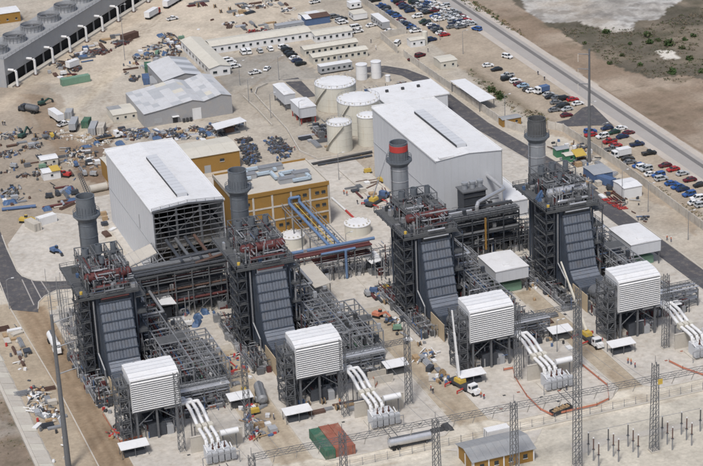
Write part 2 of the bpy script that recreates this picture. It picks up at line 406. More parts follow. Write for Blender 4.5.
def kerb(pts, w=.3, h=.13, m='concrete_l'):
    mb = MB()
    for p, q in zip(pts[:-1], pts[1:]): mb.beam((p[0], p[1], h/2-.02), (q[0], q[1], h/2-.02), w, h)
    return struct(mb.build('kerb', m))
# highway and roads
def strip(name, x0, x1, y0, y1, z, m): return sheet(name, [(x0, y0), (x1, y0), (x1, y1), (x0, y1)], z, m)
def skew(name, x0, x1, z, m): return sheet(name, [(x0-3.9, 250), (x1-3.9, 250), (x1+11, 1500), (x0+11, 1500)], z, m)
dk = mat('dark_asphalt_patch', (.15, .145, .143), .9, var=.2, scale=.1); M['dk'] = dk
skew('road_shoulder', 300.8, 314.2, .03, 'hiway_l')
skew('highway', 303.6, 311.6, .045, 'hiway')
skew('highway_resurfacing', 308.2, 309.9, .06, 'dk')
PR = [(261.6, 380), (268.2, 380), (268.2, 560), (263.4, 606), (263.4, 662), (260, 674), (254, 682), (244, 685), (244, 678), (251, 675), (255.5, 668), (257, 658), (256.6, 608), (261.6, 560)]
sheet('perimeter_road', PR, .04, 'asphalt')
kerb([(268.5, 380), (268.5, 560), (263.7, 606), (263.7, 662), (260.3, 674.3), (254, 682.4)]); kerb([(261.3, 440), (261.3, 560), (256.3, 608), (256.7, 655)])
sheet('side_road', pxs(*ZM(500, 100, 5.825, (275, 140), (400, 112), (480, 45), (540, 30), (660, 150), (560, 148), (380, 155), (330, 168), (275, 165))), .05, 'asphalt')
sheet('yard_road', pxs((282.5, 80), (298, 77.5), (316, 96), (305, 98)), .04, 'asphalt')
LR = ZM(0, 230, 5.825, (-80, -180), (10, 30), (40, 110), (100, 240), (130, 270), (200, 296), (300, 300), (420, 296), (420, 345), (330, 350), (260, 385), (225, 420), (222, 480), (70, 466), (0, 330), (-150, 60))
sheet('west_road', pxs(*LR), .04, 'asphalt')
for k in (0, 1, 2):
    q = pxs(*ZM(0, 230, 5.825, (125+k*55, 290+k*4), (195+k*45, 440-k*34), (201+k*45, 437-k*34), (131+k*55, 288+k*4)))
    sheet('road_marking', q, .055, 'hiway')
kerb(pxs(*ZM(0, 230, 5.825, (10, 30), (40, 110), (100, 240), (130, 270), (200, 296), (300, 300), (400, 296))))
kerb(pxs(*ZM(0, 230, 5.825, (420, 345), (330, 350), (260, 385), (225, 420), (222, 460))))
kerb([(80.6, 402), (80.6, 470), (79, 528), (80.5, 560)]); kerb([(88.6, 402), (88.6, 474)])
# concrete aprons around the units, each a shallow raised slab
slab('concrete_apron', pxs(*ZM(0, 230, 5.825, (45, 85), (102, 235), (135, 267), (202, 293), (300, 297), (600, 285), (620, 100), (600, -60), (330, -100), (150, -60))), .06, 'concrete')
XC = [97.9, 140.6, 188.2, 231.0]
for i, xc in enumerate(XC):
    x0 = [88.8, 129.8, 176.2, 219.2][i]; x1 = [119.3, 166.8, 212.3, 261.2][i]
    slab('concrete_apron', [(x0, 408+1.5*(i == 2)), (x0+3, 405), (x1-4, 405), (x1, 409), (x1, 520), (x0, 520)], .06+.004*i, 'concrete')
    kerb([(x0-.15, 520 if i else 474), (x0-.15, 408), (x0+3, 404.85), (x1-4, 404.85), (x1+.15, 409), (x1+.15, 486)], .3, .16)
    for k in range(7):      # inspection pits with pale surrounds
        px_, py_ = x0+random.uniform(3, x1-x0-3), random.uniform(408, 425)
        p = thing('inspection_cover', 'square cover with pale rim, %s in the paving of the %s unit' % (ordinal(k+1), ['leftmost', 'second', 'third', 'rightmost'][i]), 'cover', (px_, py_, .06), 'inspection covers in the unit paving')
        MB().box(px_-.9, px_+.9, py_-.7, py_+.7, .0, .12).build('rim', 'concrete_l', p); MB().box(px_-.4, px_+.4, py_-.3, py_+.3, .0, .15).build('lid', 'contred' if k % 2 else 'dark', p)
slab('concrete_apron', [(119.5, 477), (129.5, 477), (129.5, 600), (119.5, 600)], .05, 'concrete'); slab('concrete_apron', [(167, 482), (176, 482), (176, 600), (167, 600)], .05, 'concrete')
slab('concrete_apron', [(212.5, 488), (219, 488), (219, 520.5), (212.5, 520.5)], .05, 'concrete')
slab('concrete_apron', [(129.6, 520.2), (166.8, 520.2), (166.8, 600), (129.6, 600)], .045, 'concrete'); slab('concrete_apron', [(176.2, 520.4), (209.3, 520.4), (209.3, 600), (176.2, 600)], .045, 'concrete')
slab('concrete_apron', [(231.6, 520.4), (261, 520.4), (261, 560), (256.2, 606), (256, 616), (231.6, 616)], .05, 'concrete')
# switchyard path and bottom road edge
kerb([(165, 399.3), (300, 398.6)], .5, .3); kerb([(90, 404.3), (126, 404.3)])
sheet('switchyard_path', pxs(*ZM(463, 306, 2.912, (310, 400), (400, 388), (699, 330), (699, 345), (420, 400), (330, 440))), .03, 'concrete_l')
sheet('switchyard_path', [(176, 392), (181, 392), (186, 398), (160, 398.2), (166, 394)], .035, 'concrete')
# lined channel bank on the left edge, one slab after another
ch = struct(MB().box(66.2, 67.0, 395, 520, -.05, .9).build('channel_wall', 'concrete_l'))
for k in range(34):
    y0 = 396+k*3.6; mb = MB(); j = random.uniform(-.15, .15)
    mb.hexa([(67.05, y0+.06, -.05), (70.8+j, y0+.06, -.05), (70.8+j, y0+3.54, -.05), (67.05, y0+3.54, -.05),
             (67.05, y0+.06, .95), (70.3+j, y0+.06, .25), (70.3+j, y0+3.54, .25+j), (67.05, y0+3.54, .95)])
    mb.build('lining_slab', 'concrete_l' if k % 3 else 'cream', ch)
# ================================================================ THE FOUR UNITS
ORD = ['leftmost', 'second from the left', 'third from the left', 'rightmost']
SIDE = ['of the leftmost unit', 'of the second unit', 'of the third unit', 'of the rightmost unit']
def stair_run(mb, p, q, w=.9):
    p, q = Vector(p), Vector(q); d = Vector((q.x-p.x, q.y-p.y, 0)).normalized(); s = Vector((-d.y, d.x, 0))*w/2
    for k in (-1, 1):
        mb.beam(p+s*k, q+s*k, .12, .3); mb.beam(p+s*k+Vector((0, 0, 1)), q+s*k+Vector((0, 0, 1)), .09)
    n = 7
    for i in range(n):
        c = p.lerp(q, (i+.5)/n); mb.beam(c-s, c+s, .28, .06)
def stair_tower(root, x0, x1, y0, y1, zs, ztop=None, m='steel', deck='grate'):
    zt = (ztop or zs[-1])
    for x in (x0, x1):
        for y in (y0, y1): bar(root, 'tower_column', (x, y, 0), (x, y, zt+1.2), .32, m)
    zp = 0; fl = 0
    for z in zs:
        d = MB().box(x0-.2, x1+.2, y0-.2, y0+1.4, z-.14, z).box(x0-.2, x1+.2, y1-1.4, y1+.2, z-.142, z-.002)
        d.beam((x0-.2, y0, z-.2), (x0-.2, y1, z-.2), .2, .34).beam((x1+.2, y0, z-.2), (x1+.2, y1, z-.2), .2, .34)
        d.build('landing', deck, root)
        r = MB(); rail(r, [(x0-.2, y0-.2, z), (x1+.2, y0-.2, z), (x1+.2, y1+.2, z), (x0-.2, y1+.2, z), (x0-.2, y0-.2, z)], 1.1, step=1.5, t=.1); r.build('guard_rail', m, root)
        s = MB(); xm = x0+.7 if fl % 2 else x1-.7
        stair_run(s, (xm, y0+1.2 if fl % 2 == 0 else y1-1.2, zp), (xm, y1-1.2 if fl % 2 == 0 else y0+1.2, z)); s.build('stair_flight', m, root)
        bar(root, 'brace', (x0, y0 if fl % 2 else y1, zp+.1), (x0, y1 if fl % 2 else y0, z-.2), .16, m)
        bar(root, 'brace', (x0 if fl % 2 else x1, y0, zp+.1), (x1 if fl % 2 else x0, y0, z-.2), .16, m)
        zp = z; fl += 1
STACKTONE = ['plain dark grey', 'plain dark grey', 'silver grey', 'silver grey']
for i, xc in enumerate(XC):
    # ---------------- exhaust stack
    lab = ['dark grey boiler stack with one ring platform, leftmost of four', 'dark grey boiler stack standing beside the ochre building', 'silver boiler stack with a red band round its rim', 'silver boiler stack with a dark ribbed crown, rightmost of four'][i]
    sy = 496.6; zt = 42.2
    t = thing('exhaust_stack', lab, 'stack', (xc, sy, 0), 'boiler exhaust stacks')
    sm_ = 'stack_d' if i < 2 else 'stack_l'
    MB().lathe((xc, sy, 0), [(2.5, 0), (2.5, 36.6)], 32).build('shaft', sm_, t)
    for z in (8, 16, 24, 30.8, 34.2): MB().lathe((xc, sy, z), [(2.5, -.12), (2.58, -.1), (2.58, .1), (2.5, .12)], 32, smooth=False).build('weld_band', 'silver' if i > 1 else 'stack_d', t)
    MB().lathe((xc, sy, 36.3), [(2.5, -1.1), (3.55, .25), (3.7, .3), (3.7, .75), (2.55, .75)], 32, smooth=False).build('ring_platform', 'stack_d', t)
    r = MB()
    for k in range(24):
        a0, a1 = k*math.pi/12, (k+1)*math.pi/12
        p0 = Vector((xc+3.6*math.cos(a0), sy+3.6*math.sin(a0), 37.05)); p1 = Vector((xc+3.6*math.cos(a1), sy+3.6*math.sin(a1), 37.05))
        r.beam(p0, p0+Vector((0, 0, 1.1)), .07)
        for h in (.55, 1.1): r.beam(p0+Vector((0, 0, h)), p1+Vector((0, 0, h)), .07)
    r.build('guard_rail', 'stack_d', t)
    cm = 'stack_d' if i < 3 else 'grate'
    MB().lathe((xc, sy, 0), [(2.55, 37.05), (2.55, zt-.2), (2.62, zt-.2), (2.62, zt), (2.35, zt), (2.35, 37.5)], 32).build('crown', cm, t)
    rb = MB()
    for k in range(20):
        a = k*math.pi/10; c, s = math.cos(a), math.sin(a)
        rb.beam((xc+2.62*c, sy+2.62*s, 37.1), (xc+2.62*c, sy+2.62*s, 39.6 if i != 3 else 41.2), .16)
    rb.build('crown_ribs', 'stack_d' if i != 3 else 'steel', t)
    MB().disc((xc, sy, 38.5), 2.34, 24).build('flue_opening', 'soot', t)
    if i == 2: MB().lathe((xc, sy, 39.75), [(2.56, 0), (2.66, .02), (2.66, 1.75), (2.56, 1.77)], 32).build('red_band', 'redpaint', t)['label'] = 'bright red band round the stack rim'
    ld = MB()
    for k in (-.25, .25): ld.beam((xc-2.55, sy-.6+k, 2), (xc-2.55, sy-.6+k, 37), .08)
    for k in range(46): ld.beam((xc-2.55, sy-.85, 2.3+k*.75), (xc-2.55, sy-.35, 2.3+k*.75), .06)
    ld.build('ladder', 'steel', t)
    # ---------------- boiler
    lab = ['slate grey boiler tower under the leftmost stack', 'slate grey boiler tower with dark red drum in front of the ochre building', 'slate grey boiler tower under the red banded stack', 'slate grey boiler tower with silver drums and a blue tarpaulin on top'][i]
    t = thing('heat_recovery_boiler', lab, 'boiler', (xc, 480, 0), 'heat recovery boilers')
    MB().box(xc-4.9, xc+4.9, 471.6, 490, 1.2, 23.4).build('casing', 'slate', t)
    MB().hexa([(xc-4.4, 490, 1.2), (xc+4.4, 490, 1.2), (xc+2.4, 494.4, 2), (xc-2.4, 494.4, 2), (xc-4.4, 490, 21), (xc+4.4, 490, 21), (xc+2.4, 494.4, 17), (xc-2.4, 494.4, 17)]).build('outlet_duct', 'slate', t)
    for k in range(9):
        y = 472.3+k*2.15
        for s in (-1, 1): bar(t, 'stiffener', (xc+s*5.02, y, 1.2), (xc+s*5.02, y, 23.4), .3, 'slate', .26)
    for z in (5.5, 10, 14.5, 19): 
        for s in (-1, 1): bar(t, 'girt', (xc+s*5.0, 471.7, z), (xc+s*5.0, 489.9, z), .22, 'slate', .3)
    for y in (472, 478, 484, 489.6):
        for s in (-1, 1): bar(t, 'column', (xc+s*5.6, y, 0), (xc+s*5.6, y, 24.2), .42, 'slate')
    for k in range(4):
        bar(t, 'downcomer', (xc-6.2, 479.5+k*2.2, .2), (xc-6.2, 479.5+k*2.2, 25), .34, 'steel_d')
    # inlet duct with sloped front of ribbed panels
    hw = 4.25
    prof = [(471.55, 1.2), (459.5, 1.2), (459.5, 4.6), (464.2, 5.0), (466.6, 7.2), (471.0, 21.9), (471.55, 21.9)]
    MB().xprism(prof, xc-hw, xc+hw).build('inlet_duct', 'slate', t)
    side = MB()
    for k in range(6):
        y = 466.9+k*.78; z = 7.2+(y-466.6)*(14.7/4.4)
        side.box(xc-hw-.16, xc-hw+.02, y-.1, y+.1, 1.2, max(3, z-.6)).box(xc+hw-.02, xc+hw+.16, y-.1, y+.1, 1.2, max(3, z-.6))
    side.build('side_ribs', 'slate', t)
    P0, P1 = Vector((0, 466.6, 7.2)), Vector((0, 471.0, 21.9)); dn_ = (P1-P0).normalized(); nr = Vector((0, -dn_.z, dn_.y))
    for k in range(6):
        a, b2 = P0.lerp(P1, k/6+.006), P0.lerp(P1, (k+1)/6-.006)
        for j in range(2):
            xa, xb = xc-hw+.15+j*(hw-.1), xc-hw+.05+(j+1)*(hw-.1)
            pm = MB(); o_ = nr*.14
            for r_ in range(5):
                x2, x3 = xa+r_*(xb-xa)/5+.05, xa+(r_+1)*(xb-xa)/5-.05
                pm.hexa([Vector((xx, 0, 0))+c+h for h in (nr*.02, o_*(1+.25*(r_ % 2))) for xx, c in ((x2, a), (x3, a), (x3, b2), (x2, b2))])
            pm.build('duct_panel', 'panel', t)
    for k in range(7):
        a = P0.lerp(P1, k/6); bar(t, 'duct_stiffener', Vector((xc-hw-.1, 0, 0))+a+nr*.25, Vector((xc+hw+.1, 0, 0))+a+nr*.25, .42 if k in (0, 3, 6) else .26, 'slate', .32)
    Q0, Q1 = Vector((0, 464.2, 5.0)), Vector((0, 466.6, 7.2)); n2_ = Vector((0, -(Q1-Q0).z, (Q1-Q0).y)).normalized()
    for k in range(3):
        a, b2 = Q0.lerp(Q1, k/3+.02), Q0.lerp(Q1, (k+1)/3-.02)
        MB().hexa([Vector((xx, 0, 0))+c+n2_*h for h in (0, .15) for xx, c in ((xc-hw+.1, a), (xc+hw-.1, a), (xc+hw-.1, b2), (xc-hw+.1, b2))]).build('duct_panel', 'panel', t)
    for k in range(5): bar(t, 'duct_stiffener', (xc-hw-.1, 460+k*.95, 4.75+k*.08), (xc+hw+.1, 460+k*.95, 4.75+k*.08), .2, 'panel', .22)
    MB().box(xc-hw+.6, xc+hw-.6, 471.2, 471.5, 21.95, 23.2).build('expansion_joint', 'white' if i == 1 else 'grate', t)
    MB().lathe((0, 0, 0), [(1.9, 0), (3.4, 8)], 20).v
    dif = MB(); n_ = 20; vs = []
    for k in range(n_):
        a = 2*math.pi*k/n_; vs += [(xc+1.6*math.cos(a), 452, 3+1.6*math.sin(a)), (xc+2.1*math.cos(a), 459.6, 3+1.9*math.sin(a))]
    dif.add(vs, [(2*k, 2*k+1, (2*k+3) % 40, (2*k+2) % 40) for k in range(n_)], 0, True).build('exhaust_diffuser', 'steel', t)
    # deck and drum floor
    dk_ = MB().box(xc-9.6, xc+6.6, 470.2, 493, 24.2, 24.42)
    for y in (470.4, 474.5, 478.5, 482.5, 486.5, 490.5, 492.8): dk_.box(xc-9.5, xc+6.5, y-.15, y+.15, 23.75, 24.2)
    dk_.build('drum_deck', 'grate', t)
    r = MB(); rail(r, [(xc-9.5, 470.3, 24.42), (xc+6.5, 470.3, 24.42), (xc+6.5, 492.9, 24.42), (xc-9.5, 492.9, 24.42)], 1.15, True, 2, .1); r.build('guard_rail', 'steel', t)
    rc = random.Random(40+i)
    dm = 'silver' if i == 3 else 'red'
    for (yy, zz, rr, hl) in ((476.6, 27.2, 1.25, 5.8), (484.8, 27.0, 1.0, 5.2), (473, 25.6, .5, 4.4)):
        d_ = MB().tube((xc-hl, yy, zz), (xc+hl, yy, zz), rr, 18); 
        for s in (-1, 1): d_.lathe((0, 0, 0), [], 3) if False else d_.tube((xc+s*hl, yy, zz), (xc+s*(hl+.5), yy, zz), rr, 18, 0, rr*.45)
        dd = d_.build('steam_drum', dm, t)
        for s in (-.6, .6): pbox(t, 'drum_saddle', xc+s*hl-.2, xc+s*hl+.2, yy-rr*.8, yy+rr*.8, 24.42, zz-rr*.4, 'steel_d')
    # steel frame over the drums
    fx = (xc-5.6, xc-1.2, xc+2.6, xc+6.0); fy = (471.4, 477.4, 483.6, 490)
    for x in fx:
        for y in fy: bar(t, 'frame_column', (x, y, 24.42), (x, y, 30.6 if y > 480 else (29.4 if y > 472 else 26.2)), .24, 'steel')
    for z in (28.1, 30.5):
        for y in fy:
            if y < 472 or (z > 29 and y < 480): continue
            bar(t, 'frame_beam', (fx[0], y, z), (fx[-1], y, z), .2, 'steel')
        for x in fx: bar(t, 'frame_beam', (x, fy[1] if z < 29 else fy[2], z), (x, fy[-1], z), .2, 'steel')
    bar(t, 'frame_beam', (fx[0], fy[0], 26.1), (fx[-1], fy[0], 26.1), .2, 'steel')
    u = MB().box(xc-5.4, xc-1.6, 477.6, 489.8, 28.26, 28.36).box(xc+2.8, xc+5.8, 477.6, 489.6, 28.26, 28.36)
    u.build('upper_walkway', 'grate', t)
    r = MB(); rail(r, [(xc-5.4, 477.6, 28.36), (xc-1.6, 477.6, 28.36), (xc-1.6, 489.8, 28.36)]); rail(r, [(xc+2.8, 489.6, 28.36), (xc+2.8, 477.6, 28.36), (xc+5.8, 477.6, 28.36), (xc+5.8, 489.6, 28.36)]); r.build('guard_rail', 'steel_l', t)
    for s in (0, 1, 2):
        bar(t, 'frame_brace', (fx[s], fy[1], 24.5), (fx[s+1], fy[1], 28), .16, 'steel'); bar(t, 'frame_brace', (fx[0], fy[s], 26), (fx[0], fy[s+1], 24.5), .16, 'steel')
    for (sx, sy2, rr, hh) in ((xc-3.4, 486.6, .95, 2.5), (xc+.4, 487.2, 1.0, 2.7), (xc+4.2, 486.4, .8, 2.9), (xc-.4, 480.6, .7, 2.0)):
        v_ = MB().lathe((sx, sy2, 28.9), [(rr*.55, -1.6), (rr*.55, 0), (rr, .15), (rr, hh), (rr*.8, hh), (rr*.8, .6)], 18); v_.disc((sx, sy2, 29.6), rr*.8, 18, 1)
        v_.build('vent_silencer', ['stack_d', 'soot'], t)
    for k in range(44):
        x, y = xc+rc.uniform(-5.2, 5.4), rc.choice((478.6, 479.2, 482.3, 484.2, 488, 475.6, 473))
        z0 = 24.42; z1 = z0+rc.uniform(2.5, 5.8)
        rod(t, 'riser_pipe', (x, y, z0), (x, y, z1), rc.uniform(.1, .22), rc.choice(('silver', 'silver', 'steel_l', 'steel', dm)))
    for k in range(9):
        y = rc.uniform(471.5, 489); z = rc.uniform(24.9, 29.6); xa = xc+rc.uniform(-5.5, 0)
        rod(t, 'header_pipe', (xa, y, z), (xa+rc.uniform(3, 6), y, z), rc.uniform(.12, .28), rc.choice(('silver', 'steel_l', dm, 'steel_d')))
    for k in range(7):
        x = xc+rc.uniform(-5.5, 5.5); z = rc.uniform(25, 30); ya = rc.uniform(472, 480)
        rod(t, 'header_pipe', (x, ya, z), (x, ya+rc.uniform(4, 9), z), rc.uniform(.12, .25), rc.choice(('silver', 'steel_l', dm, 'steel_d')))
    for k in range(26):
        x, y = xc+rc.uniform(-9, 6), rc.uniform(471, 492)
        pbox(t, 'valve_cabinet', x, x+rc.uniform(.5, 1.3), y, y+rc.uniform(.5, 1.2), 24.42, 24.42+rc.uniform(.6, 2), rc.choice(('steel_l', 'steel_d', 'silver', 'grate', 'bluetarp', 'steel')))
    rod(t, 'ball_lamp', (xc-8.6, 471, 25.4), (xc-8.6, 471, 26.2), .42, 'yellow')
    rod(t, 'front_header', (xc-3.6, 470.5, 23.3), (xc+3.8, 470.5, 23.3), .25, 'silver' if i > 1 else 'red')
    rod(t, 'front_header', (xc-2.5, 469.9, 25.6), (xc+2.5, 469.9, 25.6), .28, 'silver' if i > 1 else 'steel')
    # stairs on the left flank
    stair_tower(t, xc-9.3, xc-6.9, 470.8, 478.2, [3.5, 7, 10.5, 14, 17.4, 20.8, 24.4], 24.4, 'steel_d')
    rod(t, 'drain_pipe', (xc-5.7, 470.9, 8), (xc-5.7, 470.9, 23), .22, 'steel_l'); rod(t, 'drain_pipe', (xc-5.7, 470.9, 8), (xc-5.2, 467, 4.6), .22, 'steel_l'); rod(t, 'drain_pipe', (xc-5.2, 467, .2), (xc-5.2, 467, 4.6), .22, 'steel_l')
    # right flank access frame
    for y in (471, 477.5, 484, 490):
        bar(t, 'column', (xc+8.2, y, 0), (xc+8.2, y, 22), .26, 'steel_d')
        for z in (6, 11.5, 17, 21.8): bar(t, 'frame_beam', (xc+5.6, y, z), (xc+8.2, y, z), .2, 'steel_d')
    for z in (6, 11.5, 17, 21.8):
        MB().box(xc+5.8, xc+8.4, 470.8, 490.2, z+.1, z+.2).build('side_walkway', 'grate', t)
        r = MB(); rail(r, [(xc+8.4, 470.8, z+.2), (xc+8.4, 490.2, z+.2)]); rail(r, [(xc+5.8, 470.8, z+.2), (xc+8.4, 470.8, z+.2)]); r.build('guard_rail', 'steel_d', t)
    for k in range(3): bar(t, 'brace', (xc+8.2, 471+6.5*k, 6), (xc+8.2, 477.5+6.5*k, 11.5), .16, 'steel_d')
    for k in range(5): rod(t, 'flank_pipe', (xc+6.3+rc.uniform(0, 1.6), 472+k*3.4, .3), (xc+6.3+rc.uniform(0, 1), 472+k*3.4, rc.uniform(9, 23)), rc.uniform(.12, .28), rc.choice(('silver', 'steel', 'red' if i < 2 else 'steel_l')))
    if i == 3:
        b_ = thing('tarpaulin', 'bright blue tarpaulin bundled on the rightmost boiler deck', 'tarpaulin', (xc-7.6, 479, 24.42))
        MB().hexa([(xc-8.6, 478, 24.42), (xc-6.4, 478.2, 24.42), (xc-6.2, 480.6, 24.42), (xc-8.4, 480.4, 24.42), (xc-7.6, 478.4, 26.6), (xc-6.6, 479, 27.4), (xc-6.7, 479.8, 27.2), (xc-7.4, 480, 26.2)]).build('sheet', 'bluetarp', b_)
    # tan screen beside the diffuser
    t = thing('acoustic_screen', 'tan board screen beside the exhaust duct ' + SIDE[i], 'screen', (xc-5.4, 457, 0), 'tan screens beside the exhaust ducts')
    for k in range(3): pbox(t, 'board', xc-5.5, xc-5.3, 453+k*3.05, 456+k*3.05, .06, 5.2, 'tan')
    for k in range(4): bar(t, 'post', (xc-5.15, 453.1+k*2.95, .06), (xc-5.15, 453.1+k*2.95, 5.0), .16, 'steel')
    # ---------------- air filter house
    lab = ['white louvred air filter house nearest the haul road', 'white louvred air filter house above the red and green containers', 'white louvred air filter house behind the truck crane', 'white louvred air filter house nearest the perimeter road'][i]
    t = thing('air_filter_house', lab, 'filter house', (xc, 437, 0), 'air filter houses')
    x0, x1, y0, y1 = xc-6.05, xc+6.05, 433.5, 440.6
    MB().box(x0, x1, y0, y1, 8.8, 16.9).build('housing', 'whitewall', t)
    # roof: sloping front, ribbed
    rf = MB().xprism([(y0-.55, 17.15), (y0-.45, 17.5), (y0+2.2, 18.35), (y1+.1, 18.5), (y1+.1, 16.9), (y0-.1, 16.9)], x0-.15, x1+.15)
    rf.build('roof', 'roofwhite', t)
    for k in range(4): bar(t, 'roof_seam', (x0-.1, y0+.3+k*1.75, [17.78, 18.34, 18.43, 18.5][k]), (x1+.1, y0+.3+k*1.75, [17.78, 18.34, 18.43, 18.5][k]), .14, 'whitewall')
    nl = 14; dz = (17.0-8.9)/nl
    MB().box(x0+.1, x1-.1, y0-.08, y0+.02, 8.9, 17).build('louvre_backing', 'dark', t)
    lv = MB().hexa([(x0-.1, y0-.72, 0), (x1+.1, y0-.72, 0), (x1+.1, y0-.06, .22), (x0-.1, y0-.06, .22), (x0-.1, y0-.72, .06), (x1+.1, y0-.72, .06), (x1+.1, y0-.06, .28), (x0-.1, y0-.06, .28)])
    lv.box(x0-.1, x1+.1, y0-.74, y0-.70, -.05, .06)
    lme = None
    for k in range(nl):
        if lme is None:
            lv.v = [(v[0]-xc, v[1]-y0, v[2]) for v in lv.v]; lme = lv.mesh('louvre_slat', 'white')
        _reg(bpy.data.objects.new('louvre_slat', lme), Matrix.Translation((xc, y0, 8.95+k*dz)), t)
    for s in (x0-.13, x1+.05): pbox(t, 'end_panel', s, s+.08, y0-.7, y0+.05, 8.75, 17.1, 'white')
    for k in range(5): bar(t, 'wall_seam', (x0-.03, y0+.8+k*1.35, 8.8), (x0-.03, y0+.8+k*1.35, 16.9), .1, 'whitewall'); bar(t, 'wall_seam', (x1+.03, y0+.8+k*1.35, 8.8), (x1+.03, y0+.8+k*1.35, 16.9), .1, 'whitewall')
    MB().xprism([(y1, 9), (y1, 16.7), (y1+2.6, 16.2), (y1+6.2, 11.2), (y1+6.2, 7), (y1+3.5, 7)], xc-4.6, xc+4.6).build('intake_duct', 'greysheet', t)
    for k in range(4):
        MB().box(x0+.6+k*2.9, x0+2.9+k*2.9, y1+.1, y1+1.5, 16.3, 17.9).build('filter_cap', 'white', t)
    pbox(t, 'floor_frame', x0-.3, x1+.3, y0-.3, y1+.3, 8.35, 8.78, 'steel')
    for x in (x0+.9, xc, x1-.9):
        for y in (y0+.4, y1-.4):
            bar(t, 'column', (x, y, 0), (x, y, 8.4), .5, 'steel')
    for y in (y0+.4, y1-.4):
        bar(t, 'brace', (x0+.9, y, 4.2), (xc, y, 8.3), .2, 'steel'); bar(t, 'brace', (x1-.9, y, 4.2), (xc, y, 8.3), .2, 'steel')
    for x in (x0+.9, x1-.9): bar(t, 'brace', (x, y0+.4, .4), (x, y1-.4, 8), .2, 'steel')
    stair_tower(t, x0-3.0, x0-.7, y0+.2, y1-.6, [3.0, 6.0, 9.0, 12.2, 15.4], 15.4, 'steel')
    # ---------------- turbine enclosure beneath
    t = thing('gas_turbine_enclosure', 'grey turbine housing shaded under the filter house ' + SIDE[i], 'turbine', (xc, 445, 0), 'gas turbine enclosures')
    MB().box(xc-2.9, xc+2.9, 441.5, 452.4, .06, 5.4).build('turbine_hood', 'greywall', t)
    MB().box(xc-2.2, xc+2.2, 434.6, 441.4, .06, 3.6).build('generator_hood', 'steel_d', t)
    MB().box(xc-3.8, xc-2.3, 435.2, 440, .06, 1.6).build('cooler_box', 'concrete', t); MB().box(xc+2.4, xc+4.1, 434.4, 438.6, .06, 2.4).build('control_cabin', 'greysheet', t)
    for k in range(5): bar(t, 'hood_rib', (xc-2.95, 442.4+k*2.3, .06), (xc-2.95, 442.4+k*2.3, 5.4), .2, 'steel'); bar(t, 'roof_rib', (xc-2.9, 442.4+k*2.3, 5.45), (xc+2.9, 442.4+k*2.3, 5.45), .2, 'steel')
    for k in range(4):
        x = xc-2+k*1.3; MB().lathe((x, 449.6+(k % 2), 5.4), [(.38, 0), (.38, 1.2), (.5, 1.25), (.5, 1.6), (0, 1.8)], 12).build('roof_fan', 'steel_l', t)
    # ---------------- bus ducts, fire wall and transformer
    bx = xc+9.6
    t = thing('bus_ducts', ['three white bus ducts running to the leftmost transformer', 'three white bus ducts running down behind the two containers', 'three white bus ducts with cream end boxes near the orange netting', 'three white bus ducts beside the perimeter road'][i], 'bus duct', (bx, 432, 0), 'isolated bus ducts')
    for k in range(3):
        x = bx-1.5+k*1.5
        pts = [(xc+2.4, 438.6-k*1.4, 7.0), (x, 438.6-k*1.4, 7.0), (x, 431.5, 6.9), (x, 425.4, 5.2), (x, 421, 5.2), (x, 419.0, 5.0), (x, 418.2, 3.6)]
        MB().path(pts, .46, 12).build('duct', 'white', t)
        MB().box(x-.62, x+.62, 424.4, 425.9, 4.5, 6.0).build('joint_box', 'cream', t)
    for y in (436.5, 430, 426.8):
        for x in (bx-2.1, bx+2.1): bar(t, 'post', (x, y, .06), (x, y, 6.2 if y > 428 else 4.9), .2, 'steel')
        bar(t, 'cross_beam', (bx-2.3, y, 6.2 if y > 428 else 4.7), (bx+2.3, y, 6.2 if y > 428 else 4.7), .22, 'steel')
    t = thing('fire_wall', 'pale concrete fire wall behind the transformer ' + SIDE[i], 'wall', (bx, 422.6, 0), 'transformer fire walls')
    for k in range(4): pbox(t, 'wall_panel', bx-4.4+k*3.3, bx-1.13+k*3.3, 422.5, 422.85, .06, 4.35, 'concrete_l')
    pbox(t, 'coping', bx-4.5, bx+8.9, 422.42, 422.93, 4.35, 4.5, 'concrete_l')
    t = thing('transformer', 'grey main transformer with radiator banks ' + SIDE[i], 'transformer', (bx+1, 417.4, 0), 'main transformers')
    MB().box(bx-2.2, bx+3.6, 416, 419.4, .3, 3.5).build('tank', 'whitewall', t); MB().box(bx-3, bx+4.6, 415.2, 420.4, .06, .3).build('plinth', 'concrete_l', t)
    for k in range(5):
        x = bx-2.6+k*1.55
        rad = MB()
        for j in range(8): rad.box(x+j*.15-.02, x+j*.15+.06, 414.6, 415.9, .7, 3.2)
        rad.box(x-.05, x+1.15, 415.0, 415.2, 3.2, 3.4); rad.build('radiator', 'whitewall', t)
    for k in range(3):
        x = bx-1.5+k*1.5; b_ = MB().lathe((x, 417.9, 3.5), [(.42, 0), (.42, .5), (.3, .55), (.3, 1.4), (0, 1.45)], 12); b_.build('low_voltage_turret', 'white', t)
        b_ = MB().lathe((x+.9, 416.4, 3.5), [(.28, 0), (.3, .4)]+[(r_, .45+.12*q) for q in range(9) for r_ in ((.22,) if q % 2 else (.13,))]+[(0, 1.8)], 10); b_.build('bushing', 'insul', t)
    MB().tube((bx+2.6, 420.6, 5.0), (bx+7.2, 420.6, 5.0), .78, 18).build('conservator', 'white', t)
    for x in (bx+3.2, bx+6.6): bar(t, 'conservator_post', (x, 420.6, .06), (x, 420.6, 4.4), .22, 'steel')
    for k in range(4): rod(t, 'cooling_pipe', (bx-2.4+k*2.1, 414.9, 3.6), (bx-2.4+k*2.1, 417, 4.1), .14, 'white')
    MB().path([(bx-4, 413.6, .06), (bx-4, 413.6, 3.2), (bx+5.2, 413.6, 3.2), (bx+5.2, 413.6, .06)], .1, 6).build('fire_spray_pipe', 'steel_l', t)
    for s in (-.9, .9): bar(t, 'rail_track', (bx+1+s, 406.5, .1), (bx+1+s, 414.4, .1), .16, 'steel_d', .1)
